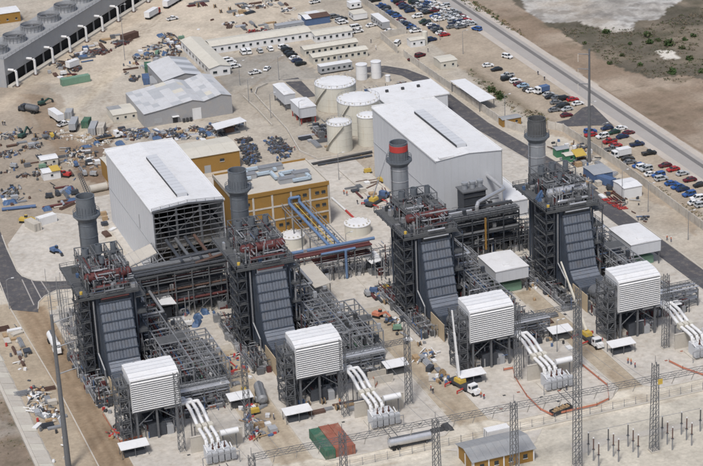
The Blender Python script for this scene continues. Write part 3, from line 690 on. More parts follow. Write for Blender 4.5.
    # ---------------- gantry of two lattice masts and a truss at each transformer
    def lattice(parent, x, y, z1, w0, w1, m='steel', name='mast'):
        mb = MB(); n = int(z1/1.6)
        c = lambda z: [(x+sx*(w0+(w1-w0)*z/z1)/2, y+sy*(w0+(w1-w0)*z/z1)/2, z) for sx, sy in ((-1,-1),(1,-1),(1,1),(-1,1))]
        for k in range(4): mb.beam(c(0.0)[k], c(z1)[k], .13)
        for q in range(n):
            a, b3 = c(q*z1/n), c((q+1)*z1/n)
            for k in range(4):
                mb.beam(a[k], b3[(k+1) % 4], .075); mb.beam(a[(k+1) % 4], b3[k], .06)
        return mb
    for nm, (mx, my, mz) in (('left', (xc+3.4, 424.6, 21.5)), ('right', (xc+20.4, 424.0, 23.2))):
        t = thing('lattice_mast', 'grey lattice mast, %s of the pair at the transformer %s' % (nm, SIDE[i]), 'mast', (mx, my, 0), 'lattice masts at the transformers')
        lattice(t, mx, my, mz, 1.5, 1.1).build('lattice', 'steel', t); pbox(t, 'footing', mx-1, mx+1, my-1, my+1, 0, .3, 'concrete')
    t = thing('gantry_beam', 'horizontal lattice beam between the two masts ' + SIDE[i], 'gantry beam', (xc+12, 424.3, 17.4), 'lattice beams at the transformers')
    mb = MB(); n_ = 14
    for dy, dz2 in ((-.5, 0), (.5, 0), (-.5, 1.0), (.5, 1.0)): mb.beam((xc+3.4, 424.3+dy, 17.4+dz2), (xc+20.4, 424.3+dy, 17.4+dz2), .11)
    for q in range(n_):
        xa, xb = xc+3.4+17*q/n_, xc+3.4+17*(q+1)/n_; f_ = q % 2
        for dy in (-.5, .5): mb.beam((xa, 424.3+dy, 17.4+f_), (xb, 424.3+dy, 18.4-f_), .07)
        for dz2 in (0, 1): mb.beam((xa, 424.3-.5+f_, 17.4+dz2), (xb, 424.3+.5-f_, 17.4+dz2), .06)
    mb.build('truss', 'steel', t)
    # small white-roofed shelter in front of the stair tower
    cxx, cyy = xc-8.2+(0 if i else .4), 428.2 if i != 3 else 427.4
    t = thing('shelter', 'small white roofed shelter before the filter house ' + SIDE[i], 'shelter', (cxx, cyy, 0), 'white roofed shelters by the filter houses')
    MB().hexa([(cxx-3.6, cyy-1.7, 2.6), (cxx+3.6, cyy-1.7, 2.6), (cxx+3.6, cyy+1.7, 3.0), (cxx-3.6, cyy+1.7, 3.0), (cxx-3.6, cyy-1.7, 2.75), (cxx+3.6, cyy-1.7, 2.75), (cxx+3.6, cyy+1.7, 3.15), (cxx-3.6, cyy+1.7, 3.15)]).build('roof', 'roofwhite', t)
    for sx in (-3.3, 0, 3.3):
        for sy3 in (-1.5, 1.5): bar(t, 'post', (cxx+sx, cyy+sy3, .05), (cxx+sx, cyy+sy3, 2.7), .14, 'steel')
    pbox(t, 'equipment_skid', cxx-2.6, cxx+2.6, cyy-.9, cyy+.9, .05, 1.3, 'steel_d'); pbox(t, 'panel_board', cxx-1.2, cxx+.8, cyy+.95, cyy+1.2, .3, 2.2, 'greysheet')
    cxx, cyy = xc+23.6-(9 if i == 3 else 0), 441.5+(0 if i < 3 else 2)
    t = thing('shelter', ['white roofed shelter among pipe frames right of the leftmost filter house', 'open white roofed shelter right of the second filter house', 'open white roofed shelter right of the third filter house', 'open white roofed shelter beside the perimeter road kerb'][i], 'shelter', (cxx, cyy, 0), 'white roofed shelters by the pipe frames')
    MB().hexa([(cxx-3.2, cyy-1.9, 2.7), (cxx+3.2, cyy-1.9, 2.7), (cxx+3.2, cyy+1.9, 3.1), (cxx-3.2, cyy+1.9, 3.1), (cxx-3.2, cyy-1.9, 2.85), (cxx+3.2, cyy-1.9, 2.85), (cxx+3.2, cyy+1.9, 3.25), (cxx-3.2, cyy+1.9, 3.25)]).build('roof', 'roofwhite', t)
    for sx in (-2.9, 2.9):
        for sy3 in (-1.6, 1.6): bar(t, 'post', (cxx+sx, cyy+sy3, .05), (cxx+sx, cyy+sy3, 2.8), .14, 'steel')
    pbox(t, 'equipment_skid', cxx-2.3, cxx+2.3, cyy-1, cyy+1, .05, 1.6, 'grate')
# ================================================================ BUILDINGS
def seams(t, xs=None, ys=None, x=None, y=None, z0=0, z1=1, m='whitewall', w=.09):
    mb = MB()
    if xs is not None:
        for q in xs: mb.box(q-w/2, q+w/2, y-.05, y+.05, z0, z1)
    if ys is not None:
        for q in ys: mb.box(x-.05, x+.05, q-w/2, q+w/2, z0, z1)
    return mb.build('cladding_seams', m, t)
def hall(name, label, x0, x1, y0, y1, h, open_front):
    t = thing(name, label, 'turbine hall', ((x0+x1)/2, (y0+y1)/2, 0), 'turbine halls'); xm = (x0+x1)/2; rz = h+.9
    pbox(t, 'wall', x0, x0+.25, y0, y1, 0, h, 'whitewall'); pbox(t, 'wall', x1-.25, x1, y0, y1, 0, h, 'whitewall')
    MB().yprism([(x0+.26, 0), (x1-.26, 0), (x1-.26, h), (xm, rz), (x0+.26, h)], y1-.25, y1).build('wall', 'whitewall', t)
    n = 8
    for k in range(n):
        ya, yb = y0-.2+k*(y1-y0+.4)/n, y0-.2+(k+1)*(y1-y0+.4)/n-.02
        for s in (0, 1):
            xa, xb = (x0-.2, xm) if s == 0 else (xm, x1+.2); za, zb = (h+.02, rz+.02) if s == 0 else (rz+.02, h+.02)
            MB().yprism([(xa, za), (xb, zb), (xb, zb+.14), (xa, za+.14)], ya, yb).build('roof_sheet', 'roofwhite', t)
    for s in (0, 1):
        rb = MB()
        for k in range(44):
            y = y0+.4+k*(y1-y0-.8)/43; p, q = ((x0, h+.17), (xm-.1, rz+.17)) if s == 0 else ((xm+.1, rz+.17), (x1, h+.17)); rb.beam((p[0], y, p[1]), (q[0], y, q[1]), .05, .045)
        rb.build('standing_seams', 'whitewall', t)
    pbox(t, 'gutter', x1-.1, x1+.32, y0-.2, y1+.2, h-.1, h+.42, 'white'); pbox(t, 'gutter', x0-.3, x0+.05, y0-.2, y1+.2, h-.12, h+.3, 'white')
    pbox(t, 'parapet', x0-.2, x1+.2, y1-.1, y1+.2, h+.1, h+.85, 'white')
    seams(t, ys=[y0+k*(y1-y0)/18 for k in range(1, 18)], x=x0, z0=0, z1=h); pbox(t, 'wall_band', x0-.12, x0+.02, y0, y1, h*.5, h*.5+.25, 'greysheet')
    v = MB(); va, vb = y0+5.5, y0+40
    v.xprism([(va, rz-.1), (vb, rz-.1), (vb, rz+1.0), (va, rz+1.0)], xm-1.5, xm+1.5); v.build('ridge_vent', 'whitewall', t)
    for k in range(13): pbox(t, 'vent_cap', xm-1.65, xm+1.65, va+.15+k*2.66, va+2.6+k*2.66, rz+1.02, rz+1.2, 'whitewall')
    pbox(t, 'vent_slot', xm-1.62, xm-1.52, va, vb, rz+.25, rz+.8, 'dark'); pbox(t, 'vent_slot', xm+1.52, xm+1.62, va, vb, rz+.25, rz+.8, 'dark')
    if not open_front:
        MB().yprism([(x0+.26, 0), (x1-.26, 0), (x1-.26, h), (xm, rz), (x0+.26, h)], y0, y0+.25).build('wall', 'whitewall', t)
        seams(t, xs=[x0+k*(x1-x0)/9 for k in range(1, 9)], y=y0, z0=0, z1=h-.2)
        MB().box(x1+.02, x1+.35, y0+.3, y0+.7, 0, h-.3).build('downpipe', 'cream', t)
        MB().box(x0+1.2, x0+6, y0-.04, y0+1.4, h+.5, h+.95).build('roof_hatch', 'white', t)
    else:
        for k, x in enumerate((x0+.4, x0+7.2, x0+14.3, x1-.4)): bar(t, 'portal_column', (x, y0+.3, 0), (x, y0+.3, h), .55, 'steel', .5)
        for k in range(13): bar(t, 'wall_girt', (x0+.2, y0+.05, 4+k*1.58), (x1-.2, y0+.05, 4+k*1.58), .16, 'steel_l', .2)
        for k in range(8): bar(t, 'sag_rod', (x0+2.1+k*2.5, y0-.02, 3), (x0+2.1+k*2.5, y0-.02, h), .09, 'steel')
        bar(t, 'eaves_beam', (x0, y0, h-.05), (xm, y0, rz-.05), .4, 'steel', .5); bar(t, 'eaves_beam', (xm, y0, rz-.05), (x1, y0, h-.05), .4, 'steel', .5)
        for k in range(3):
            xa, xb = (x0+.4, x0+7.2, x0+14.3, x1-.4)[k:k+2]
            bar(t, 'portal_brace', (xa, y0+.5, 16), (xb, y0+.5, 22), .2, 'steel'); bar(t, 'portal_brace', (xb, y0+.5, 16), (xa, y0+.5, 22), .2, 'steel')
            bar(t, 'portal_brace', (xa, y0+.5, 8), (xb, y0+.5, 15), .2, 'steel')
        pbox(t, 'crane_beam', x0+.3, x0+1.2, y0+.5, y1-1, 15, 16, 'steel_d'); pbox(t, 'crane_beam', x1-1.2, x1-.3, y0+.5, y1-1, 15, 16, 'steel_d')
        pbox(t, 'turbine_floor', x0+.3, x1-.3, y0+6, y1-.5, 8.6, 9.2, 'concrete'); pbox(t, 'turbine_block', x0+7, x0+14, y0+12, y0+36, 9.2, 13, 'steel_d')
        r = MB(); rail(r, [(x0+.4, y0+6.1, 9.2), (x1-.4, y0+6.1, 9.2)]); r.build('guard_rail', 'steel', t)
        r = MB(); rail(r, [(x0, y0+.1, h+.2), (xm, y0+.1, rz+.2), (x1, y0+.1, h+.2)], .8); r.build('roof_edge_rail', 'steel', t)
        bar(t, 'wall_ladder', (x0-.1, y0+16, 12.5), (x0-.1, y0+16, 17), .35, 'greysheet', .12)
    return t
hall('turbine_hall', 'white turbine hall with an unclad steel front, left of the two', 121.7, 143.2, 522.1, 577.3, 23.5, True)
hall('turbine_hall', 'white fully clad turbine hall behind the red banded stack', 209.9, 231.3, 522.6, 576.4, 23.5, False)
# annex behind the right hall
t = thing('storage_hall', 'low white flat roofed hall behind the right turbine hall', 'hall', (243, 628, 0))
pbox(t, 'wall', 231.2, 254.6, 621, 638, 0, 7.4, 'whitewall'); pbox(t, 'roof', 230.9, 254.9, 620.7, 638.3, 7.4, 7.75, 'roofwhite')
for k in range(3): pbox(t, 'roof_vent', 235.4+k*6, 236.4+k*6, 631.5, 632.3, 7.75, 8.6, 'dark')
pbox(t, 'gutter', 254.9, 255.2, 620.7, 638.3, 7.2, 7.9, 'white'); seams(t, xs=[233+k*2.6 for k in range(9)], y=621, z0=0, z1=7.3); pbox(t, 'base_band', 254.61, 254.7, 621, 638, 0, .8, 'ochre')
t = thing('plant_annex', 'low white flat roofed annex right of the clad turbine hall', 'annex', (236, 535, 0))
pbox(t, 'wall', 232.2, 240.5, 524, 547, 0, 5.4, 'whitewall'); pbox(t, 'roof', 232, 240.7, 523.8, 547.2, 5.4, 5.7, 'roofwhite'); pbox(t, 'parapet', 240.5, 240.8, 523.7, 547.3, 5.5, 6.0, 'white'); seams(t, xs=[233+k*1.6 for k in range(5)], y=524, z0=0, z1=5.3)
def gable(name, label, cat, x0, x1, y0, y1, h, rise, wall, roof, axis='y', nsheet=5, over=.3, group=None, win=(), wm='glass', door=None):
    t = thing(name, label, cat, ((x0+x1)/2, (y0+y1)/2, 0), group)
    xm, ym = (x0+x1)/2, (y0+y1)/2
    if axis == 'y':
        MB().yprism([(x0, 0), (x1, 0), (x1, h), (xm, h+rise), (x0, h)], y0, y1).build('wall', wall, t)
        for k in range(nsheet):
            ya, yb = y0-over+k*(y1-y0+2*over)/nsheet, y0-over+(k+1)*(y1-y0+2*over)/nsheet-.03
            for xa, xb, za, zb in ((x0-over, xm, h-.05, h+rise), (xm, x1+over, h+rise, h-.05)):
                MB().yprism([(xa, za+.03), (xb, zb+.03), (xb, zb+.15), (xa, za+.15)], ya, yb).build('roof_sheet', roof if not isinstance(roof, list) else random.choice(roof), t)
    else:
        MB().xprism([(y0, 0), (y0, h), (ym, h+rise), (y1, h), (y1, 0)], x0, x1).build('wall', wall, t)
        for k in range(nsheet):
            xa, xb = x0-over+k*(x1-x0+2*over)/nsheet, x0-over+(k+1)*(x1-x0+2*over)/nsheet-.03
            for ya, yb, za, zb in ((y0-over, ym, h-.05, h+rise), (ym, y1+over, h+rise, h-.05)):
                MB().xprism([(ya, za+.03), (ya, za+.15), (yb, zb+.15), (yb, zb+.03)], xa, xb).build('roof_sheet', roof if not isinstance(roof, list) else random.choice(roof), t)
    for (side, a, b, z0, z1) in win:
        if side == 'f': o_ = pbox(t, 'window', a, b, y0-.06, y0+.04, z0, z1, wm); pbox(o_, 'sill', a-.08, b+.08, y0-.14, y0+.03, z0-.1, z0, 'white')
        if side == 'l': o_ = pbox(t, 'window', x0-.06, x0+.04, a, b, z0, z1, wm); pbox(o_, 'sill', x0-.14, x0+.03, a-.08, b+.08, z0-.1, z0, 'white')
        if side == 'd': pbox(t, 'door', a, b, y0-.07, y0+.04, z0, z1, 'greysheet')
        if side == 'g': pbox(t, 'gate', a, b, y0-.07, y0+.04, z0, z1, 'white')
    return t
# ochre store behind the left hall
t = gable('storage_hall', 'ochre walled store with a white roof behind the left turbine hall', 'hall', 128.6, 172.4, 604.2, 618.8, 6.0, .7, 'ochre', 'cream', 'x', 10, win=[('d', 160, 162.2, 0, 2.6), ('f', 165.5, 167, 3.2, 4.2), ('f', 150.5, 152, 3.2, 4.2)])
# ochre control building
t = thing('control_building', 'three storey ochre building with grey frame and pale blue roof ducts', 'building', (168, 556, 0))
x0, x1, y0, y1 = 152.6, 183, 544.9, 566.4
pbox(t, 'wall', x0, x1, y0, y1, 0, 13.4, 'ochre'); pbox(t, 'roof', x0-.1, x1+.1, y0-.1, y1+.1, 13.4, 13.75, 'concrete_l')
for a in ((x0-.25, x1+.25, y0-.25, y0+.1), (x0-.25, x1+.25, y1-.1, y1+.25)): pbox(t, 'parapet', *a, 13.0, 14.25, 'ochre')
for a in ((x0-.25, x0+.1, y0+.1, y1-.1), (x1-.1, x1+.25, y0+.1, y1-.1)): pbox(t, 'parapet', *a, 13.0, 14.25, 'concrete_l')
for k in range(6):
    x = x0+k*(x1-x0)/5; pbox(t, 'frame_column', x-.3, x+.3, y0-.12, y0+.05, 0, 13.0, 'concrete')
for k in range(5): y = y0+k*(y1-y0)/4; pbox(t, 'frame_column', x1-.05, x1+.12, y-.3, y+.3, 0, 13, 'concrete')
for z in (4.2, 8.6): pbox(t, 'frame_band', x0, x1, y0-.15, y0+.05, z, z+.5, 'concrete'); pbox(t, 'frame_band', x1-.05, x1+.15, y0, y1, z, z+.5, 'concrete')
for zz in (2.2, 6.4, 10.6):
    for k in range(5):
        for j in (.28, .62):
            if k in (1,) or (k == 2 and zz > 5): continue
            x = x0+(k+j)*(x1-x0)/5
            w_ = pbox(t, 'window', x, x+1.2, y0-.2, y0+.02, zz, zz+.85, 'glass'); pbox(w_, 'frame', x-.1, x+1.3, y0-.14, y0+.03, zz-.12, zz, 'concrete_l')
rc = random.Random(5)
for (ux, uy, ul, ud) in ((156, 550, 4.2, 2.2), (160.2, 558, 4, 2.4), (166.5, 561.5, 7.5, 2.6), (169, 549.5, 5.2, 2.4), (174.6, 552.5, 5.2, 2.6), (157.5, 563, 4, 2)):
    u = pbox(t, 'air_handler', ux, ux+ul, uy, uy+ud, 13.75, 15.3, 'greysheet'); pbox(u, 'lid', ux-.1, ux+ul+.1, uy-.1, uy+ud+.1, 15.3, 15.42, 'steel_l')
for pts in ([(158, 552.4), (158, 557), (162, 557)], [(162, 561), (162, 564.2), (171, 564.2), (171, 560)], [(164.5, 559), (169, 559), (169, 553)], [(171.2, 552.2), (171.2, 556.5), (176, 556.5), (176, 554)], [(155, 553), (155, 556), (158, 556)], [(173, 549), (178.6, 549), (178.6, 552.6)]):
    d_ = MB()
    for a, b_ in zip(pts[:-1], pts[1:]): d_.beam((*a, 14.75), (*b_, 14.75), .95, .75)
    d_.build('air_duct', 'lightblue', t)
M['shedroof'] = mat('weathered_white_roof', (.49, .50, .515), .55, var=.12, scale=.15, dirt=(.38, .37, .35), dirt_amt=.5)
M['patchgrey'] = mat('weathered_sheet', (.42, .435, .45), .5, .1, var=.1, scale=.2)
# two gabled grey workshop sheds
t = thing('workshop_shed', 'large grey workshop with two gables and patched white roof sheets', 'shed', (169, 670, 0))
zz = [(153.4, 4.9), (160.5, 5.7), (171.6, 7.4), (175.6, 6.3), (182.2, 7.9), (186.0, 6.9)]
MB().yprism([(153.4, 0), (186, 0)]+[(a, b) for a, b in reversed(zz)], 657, 682.5).build('wall', 'greywall', t)
for (xa, za), (xb, zb) in zip(zz[:-1], zz[1:]):
    nn = 3 if xb-xa > 5 else 2
    for k in range(nn):
        for j in range(7):
            p0, p1 = xa+(xb-xa)*k/nn, xa+(xb-xa)*(k+1)/nn-.02; q0, q1 = za+(zb-za)*k/nn, za+(zb-za)*(k+1)/nn
            ya, yb = 656.7+j*3.73, 656.7+(j+1)*3.73-.02
            MB().yprism([(p0, q0+.04), (p1, q1+.04), (p1, q1+.16), (p0, q0+.16)], ya, yb).build('roof_sheet', 'patchgrey' if rc.random() < .2 else ('cream' if rc.random() < .05 else 'shedroof'), t)
pbox(t, 'gate', 171.2, 174.4, 656.9, 657.1, 0, 4.2, 'white'); pbox(t, 'door', 163.8, 165.6, 656.9, 657.1, 0, 2.4, 'dark'); pbox(t, 'canopy', 163.5, 166, 655.6, 656.95, 2.5, 2.65, 'white'); pbox(t, 'side_panel', 157, 160, 656.92, 657.1, .8, 2.6, 'greysheet')
for k in range(3):
    d_ = thing('drum', 'dark drum beside the workshop gate, %s of three' % ['left', 'middle', 'right'][k], 'drum', (167.6+k*1.3, 656, 0), 'drums at the workshop gate')
    MB().lathe((167.6+k*1.3, 656, 0), [(0, 0), (.5, 0), (.5, .5), (.54, .52), (.5, .55), (.5, 1.4), (0, 1.4)], 14).build('body', 'dark', d_)
t = thing('workshop_shed', 'white gabled metal shed beyond the grey workshop', 'shed', (176, 699, 0))
MB().yprism([(169.2, 0), (184, 0), (184, 5.6), (177.6, 7.2), (169.2, 5.4)], 688, 711).build('wall', 'greywall', t)
for k in range(6):
    ya, yb = 687.7+k*3.9, 687.7+(k+1)*3.9-.02
    for j, (xa, xb, za, zb, mm) in enumerate(((168.9, 173.2, 5.35, 6.3, 'shedroof'), (173.22, 177.6, 6.3, 7.2, 'shedroof'), (177.62, 184.3, 7.2, 5.55, 'greysheet' if k % 2 else 'whitewall'))):
        MB().yprism([(xa, za+.04), (xb, zb+.04), (xb, zb+.16), (xa, za+.16)], ya, yb).build('roof_sheet', mm, t)
# offices
def wins(x0, x1, n, z0=1.1, z1=2.1, w=1.0): return [('f', x0+(k+.5)*(x1-x0)/n-w/2, x0+(k+.5)*(x1-x0)/n+w/2, z0, z1) for k in range(n)]
gable('office_building', 'long cream roofed white office behind the small car park', 'office', 199, 240.2, 727, 736, 3.2, .8, 'white', 'cream', 'x', 9, win=wins(199, 240, 14))
gable('office_building', 'cream roofed office wing between the sheds and the car park', 'office', 190.4, 198.4, 700, 740, 3.4, .9, 'white', 'cream', 'y', 7, win=wins(190.4, 198.4, 2, w=1.6)+[('l', 704+k*4.5, 705.6+k*4.5, 1.1, 2.2) for k in range(8)])
gable('office_cabin', 'cream roofed office cabin nearest the silver trailer', 'office', 230.2, 252.4, 695.6, 700.6, 2.9, .6, 'cream', 'cream', 'x', 6, win=wins(230.2, 252.4, 9)+[('d', 240, 241, 0, 2.1)], group='office cabins in a row')
gable('office_cabin', 'cream roofed office cabin, middle of the row by the car park', 'office', 230.4, 252.4, 706.4, 711.4, 2.9, .6, 'cream', 'cream', 'x', 6, win=wins(230.4, 252.4, 9), group='office cabins in a row')
gable('office_cabin', 'white walled office cabin farthest from the silver trailer', 'office', 240.2, 255.6, 721.4, 729, 2.9, .6, 'white', 'cream', 'x', 5, win=wins(240.2, 255.6, 6)+[('l', 723, 724.5, 1, 2)], group='office cabins in a row')
def trailer(label, x0, x1, y0, y1, h, m, roof, wn, rzs=0):
    t = thing('site_trailer', label, 'trailer', ((x0+x1)/2, (y0+y1)/2, 0))
    pbox(t, 'body', x0, x1, y0, y1, .5, h, m); pbox(t, 'roof', x0-.08, x1+.08, y0-.08, y1+.08, h, h+.14, roof)
    lx = x1-x0 > y1-y0
    for k in range(wn):
        if lx: a = x0+(k+.5)*(x1-x0)/wn; pbox(t, 'window', a-.45, a+.45, y0-.05, y0+.03, 1.4, 2.2, 'glass')
        else: a = y0+(k+.5)*(y1-y0)/wn; pbox(t, 'window', x0-.05, x0+.03, a-.45, a+.45, 1.4, 2.2, 'glass')
    for k in range(3):
        if lx: a = x0+(k+.5)*(x1-x0)/3; pbox(t, 'support', a-.2, a+.2, y0+.2, y1-.2, 0, .5, 'dark')
        else: a = y0+(k+.5)*(y1-y0)/3; pbox(t, 'support', x0+.2, x1-.2, a-.2, a+.2, 0, .5, 'dark')
    return t
trailer('long silver site trailer in front of the cream offices', 228.6, 241.4, 682.9, 686.2, 3.2, 'greysheet', 'white', 6)
trailer('grey site trailer parked behind the long white office', 230.2, 242, 740.2, 743.4, 3.2, 'greysheet', 'greysheet', 5)
q = G(390, 29); trailer('long white trailer standing along the car park wall', q.x-3.2, q.x, q.y, q.y+13, 3.2, 'greysheet', 'white', 5)
q = G(363, 20); trailer('cream roofed cabin at the bend of the car park wall', q.x-4, q.x+2, q.y, q.y+6, 2.8, 'white', 'cream', 2)
q = G(357, 9); trailer('small white cabin at the far end of the car park wall', q.x-3, q.x+2, q.y, q.y+4, 2.8, 'white', 'white', 2)
M['bluewall'] = mat('blue_wall', (.08, .13, .24), .6)
gable('shed', 'shed with blue walls and a patched white roof in the far yard', 'shed', 244.2, 254.5, 744.5, 754, 2.9, .4, 'bluewall', ['roofwhite', 'cream', 'roofwhite', 'brown'], 'x', 4)
def pcabin(label, fl, fr, depth, h, wall, roof, nwin=2, rise=.3, name='cabin'):
    a, b = G(*fl), G(*fr); y = (a.y+b.y)/2
    return gable(name, label, 'cabin', a.x, b.x, y, y+depth, h, rise, wall, roof, 'x', max(2, int((b.x-a.x)/3)), .2, win=wins(a.x, b.x, nwin, 1.1, 1.9, .8) if nwin else ())
pcabin('white guard hut at the car park entrance', (411, 48), (425, 45.5), 4, 2.8, 'white', 'cream')
q = G(425, 44); t = thing('water_tower', 'slim white upright tank beside the guard hut', 'tank', (q.x, q.y, 0))
MB().lathe((q.x, q.y, 0), [(0, 0), (1.1, 0), (1.1, 5.2), (0, 5.6)], 16).build('shell', 'tank', t)
pcabin('cream roofed gatehouse beyond the perimeter wall', (441, 70), (457, 67), 7, 3.0, 'cream', 'cream')
pcabin('white roofed cabin in the left yard behind the yellow roofed hut', (42, 168), (58.5, 165), 4.5, 2.6, 'cream', 'roofwhite', 2)
t = pcabin('hut with half a yellow roof in the left yard', (44, 181), (61, 178), 4.5, 2.6, 'white', 'roofwhite', 1)
a, b = G(52.5, 179.5), G(61.5, 178); pbox(t, 'yellow_roof', a.x, b.x, a.y-.5, a.y+4.9, 2.95, 3.08, 'yellow')
pcabin('cabin with a stained grey and cream roof beside the workshop', (114, 123), (138, 119), 10, 2.8, 'cream', ['greyroof', 'cream', 'greyroof', 'cream'], 3)
pcabin('ochre flat roofed pump house beside the cooling tower', (-14, 26), (21, 21), 9, 4.2, 'ochre', 'roofwhite', 4, .1)
pcabin('ochre cabin by the perimeter wall bend', (503, 127.5), (521, 124), 3.5, 2.6, 'ochre', 'greyroof', 2, .2)
pcabin('grey roofed open store against the perimeter wall', (594, 183), (613, 180), 8, 2.8, 'bluewall', 'greysheet', 0, .2)
pcabin('white store shed against the perimeter wall', (625, 200), (641, 195.5), 7.4, 3.6, 'white', 'roofwhite', 0, .3)
pcabin('green cabin behind the rightmost stack', (557, 158), (569, 155.5), 3, 2.6, 'green', 'greysheet', 1, .15)
pcabin('small green cabin beside the yellow canopy', (566, 163), (577, 161), 3, 2.4, 'green', 'cream', 1, .15)
def canopy(label, cs, z, m, hpost=None, name='canopy', tilt=0, under=None):
    P = [G(x, y, z) for x, y in cs]; c = sum(P, Vector())/len(P)
    t = thing(name, label, 'canopy', (c.x, c.y, 0))
    MB().hexa([Vector((p.x, p.y, z-.1+(tilt if i in (2, 3) else 0))) for i, p in enumerate(reversed(P))]+[Vector((p.x, p.y, z+.06+(tilt if i in (2, 3) else 0))) for i, p in enumerate(reversed(P))]).build('roof', m, t)
    for i, p in enumerate(reversed(P)):
        e = p.lerp(Vector((c.x, c.y, z)), .08); bar(t, 'post', (e.x, e.y, 0), (e.x, e.y, z-.08+(tilt if i in (2, 3) else 0)), .2, 'steel')
    if under: pbox(t, 'equipment', c.x-1.6, c.x+1.6, c.y-1.4, c.y+1.4, 0, z*.6, under)
    return t
canopy('long open carport with a bright white roof by the perimeter wall', [(450, 80.7), (465, 78.6), (495.6, 98), (480, 102)], 4, 'roofwhite')
canopy('yellow roofed canopy behind the rightmost stack', [(571, 150), (582, 148), (587, 155), (576, 157)], 2.8, 'yellow')
canopy('white canopy over pumps beside the blue pipe drop', [(361, 256), (374, 251), (382.7, 260), (371.5, 264)], 4, 'roofwhite', tilt=.5, under='steel_d')
canopy('white canopy in front of the dark pipe rack on the right', ZM(430, 180, 5.825, (365, 290), (430, 268), (495, 318), (425, 340)), 4, 'roofwhite', tilt=.5, under='steel_d')
canopy('white canopy half hidden behind the third boiler', ZM(430, 180, 5.825, (135, 320), (165, 322), (215, 380), (150, 392)), 4, 'roofwhite', tilt=.3, under='steel_d')
canopy('white flat canopy at the right of the leftmost boiler', [(152, 291), (166, 290), (176.6, 303.7), (161, 305)], 6.5, 'roofwhite', under='steel_d')
canopy('grey roofed electrical shelter right of the second boiler', [(293, 264.6), (311, 260), (331.5, 282.6), (315, 288)], 6.5, 'concrete_l', under='greysheet')
canopy('open shed with a white roof and stacked timber beside the workshop', [(211, 124), (240, 117), (247, 121), (216, 130)], 3.6, 'roofwhite', under='brown')
# elevated white equipment houses
def stilt(label, x0, x1, y0, y1, z0, z1, legs='steel', base=None, slope=0):
    t = thing('equipment_house', label, 'equipment house', ((x0+x1)/2, (y0+y1)/2, 0))
    pbox(t, 'body', x0, x1, y0, y1, z0, z1, 'whitewall')
    xm = (x0+x1)/2
    MB().yprism([(x0-.15, z1), (x1+.15, z1), (x1+.15, z1+.15), (xm, z1+.4), (x0-.15, z1+.15)], y0-.15, y1+.15).build('roof', 'roofwhite', t)
    n = 3
    for k in range(n):
        for x in (x0+.4, x1-.4): bar(t, 'leg', (x, y0+.4+k*(y1-y0-.8)/2, 0), (x, y0+.4+k*(y1-y0-.8)/2, z0), .28, legs)
    pbox(t, 'machine', x0+1.5, x1-1.5, y0+1.5, y1-1.5, .1, z0*.6, base or 'palegreen')
    pbox(t, 'roof_box', xm-1.4, xm+.2, y0+2.4, y0+3.2, z1+.3, z1+.6, 'white')
    seams(t, xs=[x0+k*(x1-x0)/5 for k in range(1, 5)], y=y0, z0=z0, z1=z1)
    return t
stilt('white equipment house on posts between the third and rightmost boilers', 207.2, 217.3, 473.4, 485.8, 4.2, 7.6)
stilt('white equipment house on posts beside the perimeter road', 249.8, 259.4, 473.6, 487.4, 4.2, 7.6)
stilt('narrow white house on posts at the corner of the tank yard', 203.7, 207.8, 650.6, 663.6, 2.4, 6, base='greysheet')
stilt('white house on red framed posts beside the smallest tank', 204, 210, 634.2, 644.6, 2.4, 6, 'redpaint', base='red')
# ---------------------------------------------------------------- tanks
def tank(label, px_, py_, r, h, m='tank', cone=.9, stair=True, name='storage_tank', seg=40, topm='roofwhite'):
    q = G(px_, py_); d = Vector((FW.x, FW.y, 0)).normalized(); c = q+d*r
    t = thing(name, label, 'tank', (c.x, c.y, 0)); c0 = Vector((c.x, c.y, 0))
    MB().lathe(c0, [(r, 0), (r, h)], seg).build('shell', m, t)
    for k in range(1, int(h/2.4)): MB().lathe(c0, [(r+.005, k*2.4-.05), (r+.05, k*2.4-.04), (r+.05, k*2.4+.04), (r+.005, k*2.4+.05)], seg, smooth=False).build('weld_seam', m, t)
    MB().lathe(c0, [(r+.12, h-.25), (r+.12, h), (0, h+cone)], seg).build('roof', topm, t)
    fit = MB()
    for k in range(14): a = k*2*math.pi/14; fit.box(c.x+math.cos(a)*r*.86-.2, c.x+math.cos(a)*r*.86+.2, c.y+math.sin(a)*r*.86-.2, c.y+math.sin(a)*r*.86+.2, h+.05, h+.5)
    if r > 2.5: fit.build('roof_fittings', 'cream', t)
    if stair:
        s = MB(); a0 = math.radians(170)
        for k in range(26):
            a = a0+k*.055*5/max(r, 3.5); b_ = a0+(k+1)*.055*5/max(r, 3.5); z0, z1 = h*k/26, h*(k+1)/26
            s.beam((c.x+(r+.4)*math.cos(a), c.y+(r+.4)*math.sin(a), z0), (c.x+(r+.4)*math.cos(b_), c.y+(r+.4)*math.sin(b_), z1), .7, .1)
            s.beam((c.x+(r+.75)*math.cos(a), c.y+(r+.75)*math.sin(a), z0+1), (c.x+(r+.75)*math.cos(b_), c.y+(r+.75)*math.sin(b_), z1+1), .1)
        s.build('spiral_stair', 'cream', t)
        r_ = MB()
        for k in range(24):
            a, b_ = k*math.pi/12, (k+1)*math.pi/12; p, q2 = Vector((c.x+r*math.cos(a), c.y+r*math.sin(a), h)), Vector((c.x+r*math.cos(b_), c.y+r*math.sin(b_), h))
            r_.beam(p, p+Vector((0, 0, .9)), .07); r_.beam(p+Vector((0, 0, .9)), q2+Vector((0, 0, .9)), .06)
        r_.build('roof_rail', 'steel_l', t)
    return t
tank('big cream tank at the back, next to the silos', 336.5, 113, 7.4, 9.2)
tank('big cream tank in the middle, tallest of the tank yard', 360, 136, 7.4, 11.2)
tank('narrow cream tank with a diagonal stair, nearest the camera', 340.5, 153.5, 4.25, 9.9)
